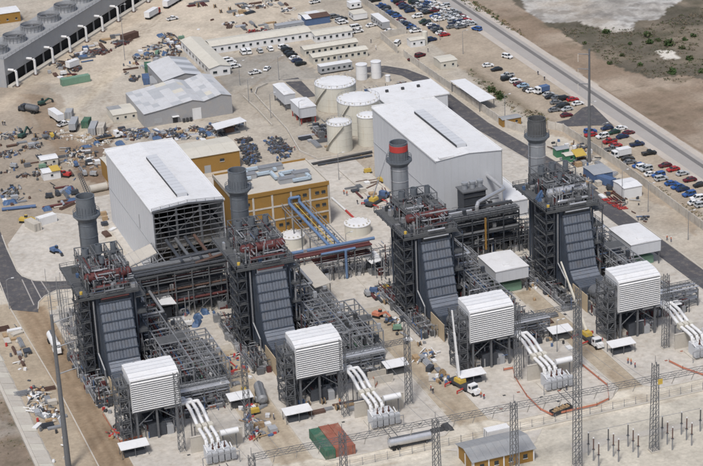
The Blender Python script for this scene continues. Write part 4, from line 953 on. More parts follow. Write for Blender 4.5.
tank('cream tank partly hidden behind the right turbine hall', 369, 147, 3.6, 10.4, stair=False)
tank('white vertical silo, left of the pair behind the tanks', 362, 80.5, 2.1, 5.8, 'white', .3, False, 'silo', 18)
tank('white vertical silo, right of the pair behind the tanks', 376.5, 79, 1.9, 6.4, 'white', .3, False, 'silo', 18)
tank('low round white tank beside the second stack', 293, 249.5, 3.6, 3.4, 'tank', .5, False)
tank('low round white tank by the blue pipe rack', 358, 237, 4.0, 3.2, 'tank', .5, False)
tank('small white tank behind the white roofed annex silos', 388, 82, .9, 2.4, 'white', .2, False, 'silo', 14)
# ---------------------------------------------------------------- cooling tower, turned against the plant grid
ct0 = Vector((130.9, 734.8, 0)); u_ = Vector((.654, .7565, 0)); v_ = Vector((-.7565, .654, 0)); ca = math.atan2(.7565, .654)
t = thing('cooling_tower', 'long grey cooling tower with a row of fan rings', 'cooling tower', tuple(ct0+u_*40+v_*10))
def L2(u, v, z): p = ct0+u_*u+v_*v; return Vector((p.x, p.y, z))
def lbox(u0, u1, v0, v1, z0, z1): return MB().hexa([L2(u0, v0, z0), L2(u1, v0, z0), L2(u1, v1, z0), L2(u0, v1, z0), L2(u0, v0, z1), L2(u1, v0, z1), L2(u1, v1, z1), L2(u0, v1, z1)])
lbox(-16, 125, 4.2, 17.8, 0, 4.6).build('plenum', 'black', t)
n_ = 10
for k in range(n_):
    a, b_ = -16.6+k*14.15, -16.6+(k+1)*14.15-.05
    lbox(a, b_, 3.3, 18.6, 4.6, 11).build('casing_panel', 'greysheet', t)
    lbox(a, b_, 3.1, 18.8, 11, 11.2).build('fan_deck', 'greyroof', t)
lbox(-16.6, -16.1, 3.3, 18.6, 0, 4.6).build('end_wall', 'greysheet', t)
lbox(-16, 125, 1.2, 3.2, -.1, .7).build('basin_wall', 'concrete_l', t)
for k in range(20): lbox(-15+k*7.07, -14.7+k*7.07, 3.5, 4.1, 0, 4.6).build('inlet_post', 'greysheet', t)
r = MB(); rail(r, [L2(-16.5, 3.2, 11.2), L2(124.8, 3.2, 11.2)], 1.1, step=3); rail(r, [L2(-16.5, 3.2, 11.2), L2(-16.5, 18.6, 11.2)], 1.1, step=3); r.build('guard_rail', 'steel_l', t)
for k in range(-1, 9):
    c = L2(5.4+k*13.75, 10.9, 11.2)
    fr = MB().lathe(c, [(4.5, 0), (4.2, .8), (4.15, 1.6), (4.45, 2.7), (4.3, 2.75), (4.0, 1.5), (4.2, 0)], 32); fr = fr.build('fan_ring', 'steel_l', t)
    rb = MB()
    for j in range(20): a = j*math.pi/10; rb.beam(c+Vector((4.5*math.cos(a), 4.5*math.sin(a), 0)), c+Vector((4.45*math.cos(a), 4.45*math.sin(a), 2.7)), .14)
    rb.build('ring_ribs', 'steel_l', fr)
    MB().disc(c+Vector((0, 0, .3)), 4.1, 28).build('fan_well', 'dark', fr)
    bl = MB()
    for j in range(6):
        a = j*math.pi/3+.3*k; bl.beam(c+Vector((0, 0, 1.2)), c+Vector((3.8*math.cos(a), 3.8*math.sin(a), 1.2)), .8, .08)
    bl.lathe(c+Vector((0, 0, .9)), [(0, 0), (.7, 0), (.7, .7), (0, .9)], 12); bl.build('fan', 'steel', fr)
for k in range(-1, 8):
    u = k*14.1
    p = thing('riser_pipe', 'white riser pipe bent into the cooling tower wall, %s' % ['at its near end', 'second from its near end', 'third from its near end', 'fourth from its near end', 'fifth from its near end', 'sixth from its near end', 'seventh from its near end', 'eighth from its near end', 'ninth from its near end'][k+1], 'pipe', tuple(L2(u, 0, 0)), 'white risers along the cooling tower')
    MB().path([L2(u, 0, 0), L2(u, 0, 5.6), L2(u, .25, 6.1), L2(u, .8, 6.4), L2(u, 3.4, 6.4)], .5, 12).build('pipe', 'white', p)
    MB().lathe(L2(u, 0, 0), [(0, .25), (.9, .25), (.9, 0)], 12).build('foot', 'brown', p); MB().box(*(lambda q: (q.x-.35, q.x+.35, q.y-.35, q.y+.35))(L2(u, .6, 0)), 6.5, 7.0).build('valve', 'steel', p)
# ---------------------------------------------------------------- walls and fences
def panel_wall(label, pts, h=2.9, step=4.0, m='concrete', post='concrete_l', th=.22, name='perimeter_wall'):
    P = [Vector((*p, 0)) for p in pts]; t = thing(name, label, 'wall', tuple(P[0]))
    for a, b_ in zip(P[:-1], P[1:]):
        n = max(1, round((b_-a).length/step)); d = (b_-a)/n
        for k in range(n):
            p, q = a+d*k, a+d*(k+1); e = d.normalized()*.16
            bar(t, 'panel', p+e+Vector((0, 0, h/2-.1)), q-e+Vector((0, 0, h/2-.1)), th, m, h-.05+random.uniform(-.03, .03))
            bar(t, 'post', p+Vector((0, 0, -.1)), p+Vector((0, 0, h+.08)), .36, post)
        bar(t, 'post', b_+Vector((0, 0, -.1)), b_+Vector((0, 0, h+.08)), .37, post)
    return t
panel_wall('concrete panel wall round the office end of the big car park', [(275.8, 790), (276.3, 716), (265.1, 714.4), (264, 694.2)])
panel_wall('concrete panel wall between the perimeter road and the carport', [(264.6, 688.3), (265.0, 657), (266.0, 628), (266.8, 599), (270.5, 590.5)])
panel_wall('concrete panel wall between the plant and the highway car park', [(279.4, 591.3), (282.6, 586), (284, 547), (282.8, 500), (282, 440)])
def mesh_fence(label, pts, h=2.2, step=3.2):
    P = [Vector((*p, 0)) for p in pts]; t = thing('wire_fence', label, 'fence', tuple(P[0]))
    for a, b_ in zip(P[:-1], P[1:]):
        n = max(1, round((b_-a).length/step))
        for k in range(n+1):
            p = a.lerp(b_, k/n); bar(t, 'post', p+Vector((0, 0, -.05)), p+Vector((0, 0, h)), .1, 'steel_l')
        w_ = MB()
        for z in (.15, .7, 1.3, 1.9): w_.beam(a+Vector((0, 0, z)), b_+Vector((0, 0, z)), .035)
        w_.build('wires', 'steel_l', t)
mesh_fence('wire fence along the bottom road before the switchyard', [(120, 399.8), (165, 399.9), (260, 399.3)])
mesh_fence('wire fence beside the haul road on the left', [(78.5, 470), (80.0, 524)]) if False else None
# low brick-red container bunds in tank yard, boundary kerb walls
w_ = thing('bund_wall', 'low concrete bund wall curving round the tank yard', 'wall', tuple(G(255, 103)))
mb = MB(); P = [G(*p) for p in ((318, 80), (290, 81.5), (268, 84), (257, 89), (255, 95), (262, 103), (287, 130), (300, 152), (318, 160), (372, 152))]
for k, (a, b_) in enumerate(zip(P[:-1], P[1:])): bar(w_, 'wall_segment', a+Vector((0, 0, .3)), b_+Vector((0, 0, .3)), .3, 'concrete', .8)
w_ = thing('low_wall', 'low concrete wall running down from the workshop corner', 'wall', tuple(G(244, 98)))
P = [G(*p) for p in ((243, 97), (258, 111), (272, 126))]
for a, b_ in zip(P[:-1], P[1:]): bar(w_, 'wall_segment', a+Vector((0, 0, .3)), b_+Vector((0, 0, .3)), .3, 'concrete_l', .8)
# ================================================================ PIPE RACKS AND PROCESS STEEL
PIPEM = ['silver', 'steel_l', 'steel', 'steel_d', 'red', 'silver', 'steel_l']
def rack(label, x0, x1, y0, y1, levels, nbx, nby, m='steel_l', pipes='x', npipe=5, top_open=True, seed=1, cols=.28, walkway=False, pm=None, rmax=.3):
    rc = random.Random(seed); t = thing('pipe_rack', label, 'pipe rack', ((x0+x1)/2, (y0+y1)/2, 0), 'steel pipe racks')
    xs = [x0+(x1-x0)*k/nbx for k in range(nbx+1)]; ys = [y0+(y1-y0)*k/nby for k in range(nby+1)]
    zt = levels[-1]
    for x in xs:
        for y in ys: bar(t, 'column', (x, y, 0), (x, y, zt), cols, m)
    for z in levels:
        for y in ys: bar(t, 'beam', (x0, y, z-.1), (x1, y, z-.1), .22, m, .28)
        for x in xs: bar(t, 'beam', (x, y0, z-.12), (x, y1, z-.12), .22, m, .28)
        if z == zt:
            n = max(2, int((y1-y0)/2.2)) if pipes == 'y' else max(2, int((x1-x0)/2.2))
            for k in range(1, n):
                if rc.random() < .3: continue
                if pipes == 'y': q = y0+(y1-y0)*k/n; bar(t, 'sleeper', (x0, q, z-.1), (x1, q, z-.1), .14, m)
                else: q = x0+(x1-x0)*k/n; bar(t, 'sleeper', (q, y0, z-.1), (q, y1, z-.1), .14, m)
    for z in levels:
        if z == zt and top_open: continue
        for k in range(npipe):
            r = rc.uniform(.1, rmax); mm = rc.choice(pm or PIPEM)
            if pipes == 'x': q = y0+.5+(y1-y0-1)*(k+rc.random()*.6)/npipe; rod(t, 'pipe', (x0-.5, q, z+.06+r), (x1+.5, q, z+.06+r), r, mm)
            else: q = x0+.5+(x1-x0-1)*(k+rc.random()*.6)/npipe; rod(t, 'pipe', (q, y0-.5, z+.06+r), (q, y1+.5, z+.06+r), r, mm)
    for z in levels:
        for a in range(nbx):
            for b_ in range(nby):
                if rc.random() < .12: pbox(t, 'grating_panel', xs[a]+.1, xs[a+1]-.1, ys[b_]+.1, ys[b_+1]-.1, z+.05, z+.1, 'grate')
                if rc.random() < .22: cxx, cyy = rc.uniform(xs[a]+.6, xs[a+1]-.6), rc.uniform(ys[b_]+.6, ys[b_+1]-.6); pbox(t, 'cabinet', cxx-.5, cxx+.5, cyy-.4, cyy+.4, z+.1, z+rc.uniform(.8, 2), rc.choice(('steel_d', 'greysheet', 'steel', 'dark', 'silver')))
                if rc.random() < .3: bar(t, 'brace', (xs[a], ys[b_], z-.2), (xs[a], ys[b_+1], max(.2, z-3.2)), .13, m)
    for k in range(max(2, nbx)):
        a = xs[k % nbx]; b_ = xs[k % nbx+1]; bar(t, 'brace', (a, y0, .2), (b_, y0, levels[0]-.2), .14, m)
    if walkway:
        pbox(t, 'walkway', x0, x1, y0-.1, y0+1.2, zt+.03, zt+.12, 'grate')
        r = MB(); rail(r, [(x0, y0-.1, zt+.12), (x1, y0-.1, zt+.12)]); rail(r, [(x0, y0+1.2, zt+.12), (x1, y0+1.2, zt+.12)]); r.build('guard_rail', m, t)
    return t
DK = ['steel_d', 'steel', 'brown', 'steel_d', 'steel_d', 'dark', 'steel', 'red']
t = rack('tall dark pipe rack in front of the unclad turbine hall', 106.5, 136.2, 499.5, 507.5, [4.5, 8, 11.5, 14], 6, 2, 'steel', 'x', 8, False, 3, walkway=True, pm=DK, rmax=.45)
for k in range(4): rod(t, 'steam_pipe', (125+k*2.8, 503.6, 14.6), (125+k*2.8, 521, 14.6), .5, ['steel_d', 'steel', 'steel_d', 'brown'][k])
rod(t, 'steam_pipe', (122, 506, 14.8), (138, 506, 15.6), .55, 'steel_d'); rod(t, 'steam_pipe', (128, 501.4, 14.7), (138, 501.4, 16.2), .4, 'brown')
t = rack('tall dark pipe rack in front of the clad turbine hall', 196.4, 226.4, 499.5, 507.5, [4.5, 8, 11.5, 13.6], 6, 2, 'steel_d', 'x', 8, False, 4, walkway=True, pm=['steel_d', 'steel', 'dark', 'steel_d', 'steel'], rmax=.45)
MB().path([(214.5, 503, 11), (214.5, 503, 15.4), (215.4, 504, 16.2), (226.5, 510.5, 16.2), (226.6, 518, 16.2), (226.6, 522.5, 16.2)], .6, 12).build('steam_pipe', 'silver', t)
MB().path([(200, 503.5, 14.3), (213, 503.5, 14.3)], .4, 10).build('steam_pipe', 'silver', t)
pbox(t, 'orange_frame', 215.2, 215.7, 498.9, 499.3, 3, 13, 'ochre')
t = thing('exhaust_ventilator', 'dark ventilator block with three round caps against the clad hall', 'ventilator', (218.4, 516, 0))
pbox(t, 'block', 214.9, 222, 513.6, 518.6, 0, 15.6, 'steel_d'); pbox(t, 'cap_slab', 214.5, 222.4, 513.2, 519, 15.6, 16, 'steel')
for k in range(3): MB().lathe((216.2+k*2.5, 516, 16), [(.85, 0), (.85, 1.4), (1.0, 1.5), (1.0, 2.1), (0, 2.15)], 18).build('vent_cap', 'stack_l', t)
for k in range(6): bar(t, 'frame_rib', (214.8, 513.5, 1+k*2.6), (222.1, 513.5, 1+k*2.6), .2, 'dark')
# steel in front of the left hall, sloping unclad roof frame beside the leftmost stack
t = thing('lean_to_frame', 'open lean-to frame of pale rafters beside the unclad hall', 'steel frame', (118, 517, 0))
for k in range(5):
    y = 508+k*4; bar(t, 'rafter', (112.5, y, 10.6), (121.3, y, 13.2), .25, 'steel_l'); bar(t, 'post', (112.5, y, 0), (112.5, y, 10.6), .25, 'steel'); bar(t, 'post', (120.8, y, 0), (120.8, y, 13), .25, 'steel')
for k in range(6): bar(t, 'purlin', (112.5+k*1.75, 508, 10.8+k*.52), (112.5+k*1.75, 524, 10.8+k*.52), .2, 'steel_l')
MB().hexa([(113, 516.2, 10.95), (120.8, 516.2, 13.3), (120.8, 523.6, 13.3), (113, 523.6, 10.95), (113, 516.2, 11.05), (120.8, 516.2, 13.4), (120.8, 523.6, 13.4), (113, 523.6, 11.05)]).build('roof_sheet', 'concrete_l', t)
# rack with the blue water mains between the second and third units
t = rack('pipe rack carrying a blue main between the second and third boilers', 150.5, 181.5, 504.2, 509, [5.6, 8.4], 6, 1, 'steel', 'x', 6, False, 5, pm=['steel', 'red', 'steel_l', 'steel_d', 'silver'])
rod(t, 'blue_main', (150, 508.2, 9.1), (184, 508.2, 9.1), .5, 'blue'); rod(t, 'blue_main', (166, 504.0, 9.0), (176.5, 504.0, 9.0), .36, 'blue')
MB().path([(173.4, 503.6, 9), (173.4, 503.6, .3)], .42, 10).build('blue_main', 'blue', t)
t = thing('pipe_bridge', 'steel bridge with two blue mains leading to the ochre building', 'pipe bridge', (172, 526, 0))
for x in (170.0, 173.2): rod(t, 'blue_main', (x, 508.6, 9.3), (x, 544.4, 9.3), .48, 'blue')
rod(t, 'yellow_pipe', (171.6, 509, 9.2), (171.6, 544, 9.2), .14, 'yellow')
for x in (167.6, 175.2):
    bar(t, 'chord', (x, 509, 8.4), (x, 544.6, 8.4), .22, 'steel_l'); bar(t, 'chord', (x, 509, 9.6), (x, 544.6, 9.6), .16, 'steel_l')
for k in range(13): bar(t, 'tie', (167.6, 510+k*2.85, 8.4), (175.2, 510+k*2.85, 8.4), .16, 'steel'); 
for k in range(5):
    for x in (167.6, 175.2): bar(t, 'trestle_leg', (x, 511+k*7.6, 0), (x, 511+k*7.6, 8.4), .28, 'steel')
MB().path([(170, 544.2, 9.3), (170, 544.2, 11), (173.2, 544.2, 11), (173.2, 544.2, 9.3)], .48, 10).build('blue_loop', 'blue', t)
# process areas beside every boiler
for i, xc in enumerate(XC):
    nm = ['leftmost', 'second', 'third', 'rightmost'][i]; sd_ = 60+10*i
    rack('tall pale steel rack standing right of the %s boiler' % nm, xc+9, xc+14.2, 450, 486, [3.6, 7.2, 10.6], 1, 8, 'steel_l', 'y', 5, True, sd_, pm=['silver', 'steel', 'steel_l', 'bluetarp' if i in (0, 2) else 'steel', 'red' if i < 2 else 'silver'])
    if i in (0, 1):
        t = rack('wide open steel frame over green machines right of the %s boiler' % nm, xc+15.2, xc+24.4, 452, 474, [4.2, 7.8], 3, 6, 'steel_l', 'y', 6, True, sd_+1)
        pbox(t, 'machine_skid', xc+16.6, xc+19.6, 456, 459.4, .1, 2.2, 'palegreen'); MB().tube((xc+20.5, 455, 1.5), (xc+20.5, 461, 1.5), 1.2, 14).build('vessel', 'white' if i == 0 else 'palegreen', t)
        MB().tube((xc+20.5, 454, 1.5), (xc+20.5, 454.9, 1.5), 1.15, 14).build('vessel_head', 'green', t); pbox(t, 'machine_skid', xc+17, xc+20, 463, 467, .1, 2.6, 'palegreen')
    elif i == 2:
        rack('small pale frame with a silver exchanger right of the third boiler', xc+15, xc+19, 487, 497, [4, 7.5], 1, 2, 'steel_l', 'y', 4, True, sd_+1)
    else:
        rack('small pale frame with silver pipes behind the equipment house on the right', xc+14.6, xc+19, 486, 498, [4, 7.5], 1, 2, 'steel_l', 'y', 5, True, sd_+1)
    rack('low rack of silver pipes behind the %s filter house' % nm, xc+8.4, xc+(21.6 if i != 3 else 24), 444.0, 448.6, [1.8, 3.6, 5.2], 4, 1, 'steel', 'x', 5, False, sd_+2, pm=['silver', 'silver', 'steel_l', 'steel'])
    if i in (0, 1, 2): rack('low pale lattice platform behind the racks of the %s unit' % nm, xc+15.5, xc+21.5, 477 if i < 2 else 488, 489 if i < 2 else 497.5, [3.4, 5.4], 3, 4, 'steel_l', 'y', 5, True, sd_+5)
    # large lagged pipes crossing from boiler to racks
    t = thing('lagged_pipe', 'large silver lagged steam pipe looping out of the %s boiler' % nm, 'pipe', (xc+10, 492, 0), 'lagged steam pipes')
    mm = 'silver' if i > 1 else 'steel_l'
    MB().path([(xc+5.8, 488.4, 12.2), (xc+11.5, 488.4, 12.2), (xc+11.5, 499.4, 12.2), (xc+11.5, 501, 11.2)], .55, 12).build('pipe', mm, t)
    MB().path([(xc+5.8, 484.6, 9.8), (xc+15.8, 484.6, 9.8), (xc+15.8, 499, 9.8)], .42, 12).build('pipe', mm, t)
    for a in ((xc+8, 488.4, 11.6), (xc+11.5, 494, 11.6), (xc+14.6, 484.6, 9.3), (xc+15.8, 492, 9.3)): bar(t, 'pipe_post', (a[0], a[1], 0), a, .22, 'steel')
    if i == 2:
        for k in range(2):
            e = thing('heat_exchanger', 'silver and blue heat exchanger drum right of the third boiler, %s one' % ['upper', 'lower'][k], 'heat exchanger', (xc+7, 478-k*3.2, 0))
            z = 8.4-k*2.6; rod(e, 'shell', (xc+9.2, 481-k*3, z), (xc+15, 481-k*3, z), .7, 'silver'); rod(e, 'channel_head', (xc+8.3, 481-k*3, z), (xc+9.2, 481-k*3, z), .85, 'blue')
            for x in (xc+10.2, xc+14): bar(e, 'support', (x, 481-k*3, 0), (x, 481-k*3, z-.6), .3, 'steel')
        rod(t, 'blue_riser', (xc+9.6, 491, .2), (xc+9.6, 491, 15), .5, 'blue')
    ladj = thing('cable_tray_run', 'grey cable tray and small pipes along the left side of the %s boiler' % nm, 'cable tray', (xc-10, 475, 0), 'cable trays beside the boilers')
    for k in range(4): rod(ladj, 'pipe', (xc-10.6+k*.25, 458, 1.0+k*.25), (xc-10.6+k*.25, 489, 1.0+k*.25), .12, ['silver', 'steel', 'steel_l', 'silver'][k])
    for k in range(6): bar(ladj, 'trestle', (xc-10.2, 459+k*5.8, 0), (xc-10.2, 459+k*5.8, 2), .2, 'steel')
# scaffold and pale frames on the left flank of the leftmost unit
t = thing('scaffold', 'pale tube scaffolding crowded against the leftmost boiler', 'scaffold', (86, 490, 0))
mb = MB(); rc = random.Random(77)
for lvl in range(5):
    z = lvl*2.2
    for k in range(7):
        for j in range(3):
            x, y = 88.4+j*1.3-.6, 478+k*3.2
            if lvl < 4 and rc.random() < .85: mb.beam((x, y, z), (x, y, z+2.2), .1)
            if j < 2 and lvl and rc.random() < .8: mb.beam((x, y, z), (x+1.3, y, z), .09)
            if k < 6 and lvl and rc.random() < .8: mb.beam((x, y, z), (x, y+3.2, z), .09)
            if k < 6 and lvl < 4 and rc.random() < .35: mb.beam((x, y, z), (x, y+3.2, z+2.2), .08)
mb.build('tubes', 'steel_l', t)
for k in range(6): MB().box(87.9, 90.1, 478.3+k*3.2, 479.8+k*3.2, 2.2+2.2*(k % 3)+.06, 2.2+2.2*(k % 3)+.14).build('boards', 'concrete_l', t)
t = thing('scaffold', 'thin upright scaffold poles beside the leftmost stack', 'scaffold', (90, 512, 0))
mb = MB()
for k in range(14):
    x, y = 87+rc.uniform(0, 7), 505+rc.uniform(0, 12); mb.beam((x, y, 0), (x, y, rc.uniform(9, 17)), .11)
for z in (5, 9): 
    for y in (506, 511, 516): mb.beam((87, y, z), (94, y, z), .09)
mb.build('tubes', 'steel_l', t)
for k in range(4): MB().box(88+k*1.4, 89.2+k*1.4, 506+k*2, 509+k*2, 5.06, 5.14).build('boards', 'concrete_l', t)
for k, (pa, pb, r_, m_, nm) in enumerate([((296, 168.5), (372, 153), .45, 'dark', 'thick black pipe lying across the yard behind the ochre building, far one'), ((318, 166), (372, 156.5), .4, 'steel_d', 'thick black pipe lying across the yard behind the ochre building, near one'), ((332, 199), (346, 211.5), .35, 'white', 'white end of the striped pipe beside the ochre building'), ((346, 211.5), (357, 222), .35, 'redpaint', 'red end of the striped pipe beside the ochre building'), ((2, 211), (36, 207.5), .55, 'bluewall', 'long blue pipe lying above the concrete apron'), ((43, 209), (78, 202.5), .45, 'red', 'long dark red pipe lying above the concrete apron'), ((90, 193), (107, 189.5), 1.3, 'concrete_l', 'wide pale cylinder lying beside the left hall')]):
    a, b_ = G(*pa)+Vector((0, 0, r_)), G(*pb)+Vector((0, 0, r_)); t = thing('large_pipe', nm, 'pipe', tuple(a)); MB().tube(a, b_, r_, 14).build('pipe', m_, t)
    for e in (.15, .85): c = a.lerp(b_, e); MB().box(c.x-.2, c.x+.2, c.y-.6, c.y+.6, 0, .25).build('sleeper', 'timber', t)
slab('storage_pad', pxs(*ZM(320, 130, 5.825, (110, 240), (215, 222), (300, 262), (415, 372), (292, 402))), .45, 'concrete')
# ================================================================ FRONT GANTRY AND SWITCHYARD
def lattice_mb(x, y, z1, w0, w1, st=1.6):
    mb = MB(); n = int(z1/st)
    c = lambda z: [(x+sx*(w0+(w1-w0)*z/z1)/2, y+sy*(w0+(w1-w0)*z/z1)/2, z) for sx, sy in ((-1,-1),(1,-1),(1,1),(-1,1))]
    for k in range(4): mb.beam(c(0.0)[k], c(z1)[k], .14)
    for q in range(n):
        a, b3 = c(q*z1/n), c((q+1)*z1/n)
        for k in range(4): mb.beam(a[k], b3[(k+1) % 4], .08); mb.beam(a[(k+1) % 4], b3[k], .065)
    return mb
B0, B1 = Vector((98, 381.2, 19)), Vector((235, 375.6, 19))
def gl(x): return B0.lerp(B1, (x-98)/137)
GTW = [(106.5, 20, 'at the lower left corner'), (127.8, 21.5, 'in front of the red and green containers'), (150.2, 20, 'beside the silver tanker trailer'), (169.5, 20.5, 'by the grey roofed control house'), (185.5, 42, 'tallest of all, near the bottom middle'), (205.5, 23.5, 'inside the switchyard with a yellow plate'), (226, 23, 'at the right edge of the switchyard')]
for x, h, d in GTW:
    y = gl(x).y; t = thing('lattice_tower', 'grey lattice tower ' + d, 'lattice tower', (x, y, 0), 'lattice towers of the front gantry')
    lattice_mb(x, y, h, 1.7, 1.2 if h < 30 else 1.3).build('lattice', 'steel', t); MB().lathe((x, y, h), [(.08, 0), (.05, 2), (0, 2.1)], 6).build('spike', 'steel', t); pbox(t, 'footing', x-1.1, x+1.1, y-1.1, y+1.1, -.05, .35, 'concrete_l')
    if h == 23.5: pbox(t, 'warning_plate', x+.3, x+1.5, y-.95, y-.85, 18.2, 19.6, 'yellow')
for (xa, ha, _), (xb, hb, _2) in zip(GTW[:-1], GTW[1:]):
    a, b_ = gl(xa), gl(xb); t = thing('gantry_beam', 'lattice gantry beam spanning right from the tower ' + _, 'gantry beam', tuple(a), 'beams of the front gantry')
    mb = MB(); L_ = (b_-a).length; n = int(L_/1.3); d = (b_-a)/n
    for dy, dz in ((-.55, 0), (.55, 0), (-.55, 1.1), (.55, 1.1)): mb.beam(a+Vector((0, dy, dz)), b_+Vector((0, dy, dz)), .085)
    for q in range(n):
        p, p2 = a+d*q, a+d*(q+1); f_ = (q % 2)*1.1
        for dy in (-.55, .55): mb.beam(p+Vector((0, dy, f_)), p2+Vector((0, dy, 1.1-f_)), .05)
        for dz in (0, 1.1): mb.beam(p+Vector((0, -.55+f_, dz)), p2+Vector((0, .55-f_, dz)), .045)
    mb.build('truss', 'steel', t)
    for k in range(3):
        p = a.lerp(b_, .25+.25*k); s_ = MB().tube(p, p+Vector((0, 1.5, -2.6)), .09, 6); 
        for j in range(6): s_.lathe(tuple(p+Vector((0, .25*j+.1, -.43*j-.3))), [(.05, -.06), (.17, 0), (.05, .06)], 8)
        s_.build('insulator_string', 'concrete_l', t)
for gi, (tx, ty) in enumerate([(165, 310), (258, 290), (350, 270), (510, 235), (600, 215), (688, 200), (780, 182)]):
    for j in range(3):
        q = G(553+(tx+j*24)/4.66, 366+(ty+j*25)/4.66, 6.2); X_, Y_ = q.x, q.y
        t = thing('post_insulator', 'brown post insulator, %s of the trio %s in the switchyard' % (['back one', 'middle one', 'front one'][j], ordinal(gi+1)+' from the left'), 'insulator', (X_, Y_, 0), 'post insulators in the switchyard')
        bar(t, 'pedestal', (X_, Y_, -.02), (X_, Y_, 3.0), .24, 'steel_l'); pbox(t, 'cap_plate', X_-.3, X_+.3, Y_-.3, Y_+.3, 3.0, 3.1, 'steel')
        pr = [(0, 0), (.14, 0)]
        for q_ in range(8): pr += [(.1, .1+q_*.35), (.22, .2+q_*.35), (.1, .28+q_*.35)]
        MB().lathe((X_, Y_, 3.1), pr+[(.12, 2.95), (0, 2.95)], 8).build('insulator_stack', 'insul' if j else 'dark', t); MB().lathe((X_, Y_, 6.05), [(0, 0), (.18, 0), (.18, .25), (0, .3)], 8).build('terminal', 'white', t)
t = thing('busbar', 'thin grey busbar strung across the switchyard insulators', 'busbar', (205, 388, 6.2), 'switchyard busbars')
a_, b_ = G(553+165/4.66, 366+310/4.66, 6.2), G(553+688/4.66, 366+200/4.66, 6.2); rod(t, 'tube', a_+Vector((0, 0, .15)), b_+Vector((0, 0, .15)), .05, 'steel_l')
# control house at the bottom edge
t = gable('control_house', 'ochre control house with a dark grey ribbed roof at the bottom edge', 'house', 161.6, 177.4, 384.5, 393.9, 3.4, 1.2, 'ochre', 'greyroof', 'x', 9, .5, win=wins(162, 177, 4, 1.2, 2.3, 1.1))
for k in range(5): pbox(t, 'pilaster', 161.7+k*3.9-.15, 161.7+k*3.9+.15, 384.35, 384.55, 0, 3.35, 'white')
for k in range(3): pbox(t, 'pilaster', 161.42, 161.62, 384.7+k*4.3, 385+k*4.3, 0, 3.35, 'white')
# tall monopoles
def mono(label, x, y, h, arms, r0=.75):
    t = thing('steel_monopole', label, 'pylon', (x, y, 0), 'steel transmission poles'); z = 0; n = 5
    for k in range(n):
        ra, rb = r0*(1-.55*k/n), r0*(1-.55*(k+1)/n); MB().tube((x, y, h*k/n), (x, y, h*(k+1)/n), ra, 14, 0, rb+.02).build('pole_section', 'steel', t)
    for (z, dx, l) in arms:
        MB().tube((x, y, z), (x+dx*l, y, z+.8), .2, 8, 0, .1).build('cross_arm', 'steel_l', t)
        s_ = MB()
        for j in range(9): s_.lathe((x+dx*l, y, z+.6-j*.3), [(.04, -.1), (.18, 0), (.04, .1)], 8)
        s_.build('insulator_string', 'concrete_l', t)
    MB().lathe((x, y, 0), [(1.3, 0), (1.3, .3), (0, .3)], 16).build('base_plate', 'concrete', t)
mono('tall dark steel pole on the left beside the haul road', 73.5, 427.4, 41.6, [(39.5, 1, 5), (33, 1, 4.8), (26, 1, 4.8)])
mono('tall grey steel pole behind the rightmost stack', 277.2, 555.5, 39.2, [(37.4, -1, 4), (32.4, -1, 4), (27.4, -1, 4)], .6)
# slender lamp posts
LP = [(9.5, 309), (346, 96), (347, 262), (590, 128), (648, 212), (622, 198), (688, 240), (279, 80), (240, 85), (249, 103), (271, 118), (339, 180), (557, 352), (300, 126), (463, 54), (602, 150), (125, 60), (440, 40), (505, 120)]
for k, (x, y) in enumerate(LP):
    q = G(x, y); h = 9 if k != 16 else 22
    t = thing('lamp_post', 'slim grey lamp post ' + ['beside the asphalt road on the far left', 'beside the big tanks', 'beside the blue pipe rack', 'on the side road by the highway', 'on the parking side of the wall by the blue cars', 'against the wall by the white store shed', 'on the parking side of the wall at the right edge', 'in the small office car park', 'at the office car park corner', 'at the bend of the yard road', 'on the yard road by the low wall', 'in the yard behind the ochre building', 'on the earth strip between the right units', 'on the bund wall near the red posts', 'by the carport', 'among the cars behind the tall right pole', 'tall, in the far scrap yard', 'by the guard hut', 'near the ochre cabin'][k], 'lamp post', tuple(q), 'lamp posts')
    MB().tube(q, q+Vector((0, 0, h)), .13, 7, 0, .07).build('pole', 'steel_l', t); MB().path([q+Vector((0, 0, h)), q+Vector((.8, 0, h+.35)), q+Vector((1.7, 0, h+.4))], .07, 6).build('arm', 'steel_l', t)
    MB().box(q.x+1.5, q.x+2.3, q.y-.15, q.y+.15, h+.3, h+.48).build('lamp_head', 'white', t)
# ================================================================ VEHICLES
PEND = {}
def pend(o, base, cat, group, key):     # label finished once all look-alikes are known
    o['category'] = cat; o['group'] = group; PEND.setdefault(base, []).append((key, o))
def finish_labels():
    for base, L_ in PEND.items():
        L_.sort(key=lambda q: q[0])
        for k, (_, o) in enumerate(L_):
            o['label'] = base if len(L_) == 1 else '%s, %s from the left' % (base, ordinal(k+1))
            LABELS.setdefault(o['label'], []).append(o.name)
def pxof(x, y, z=0):
    d = Vector((x, y, z))-CAM; return CX+F*d.dot(RT)/d.dot(FW), CY+F*d.dot(DN)/d.dot(FW)
PAINT = {'white': (.72, .73, .74), 'silver': (.42, .44, .46), 'grey': (.16, .17, .185), 'black': (.018, .02, .023), 'navy': (.02, .035, .09), 'blue': (.035, .1, .3), 'pale blue': (.3, .42, .55), 'red': (.36, .025, .03), 'maroon': (.11, .015, .025), 'dark green': (.02, .06, .045), 'beige': (.42, .37, .28)}
for k, v in PAINT.items(): M['paint '+k] = mat('paint_'+k.replace(' ', '_'), v, .3, .05, var=.08, scale=1.5, dirt=(.33, .28, .22), dirt_amt=.3)
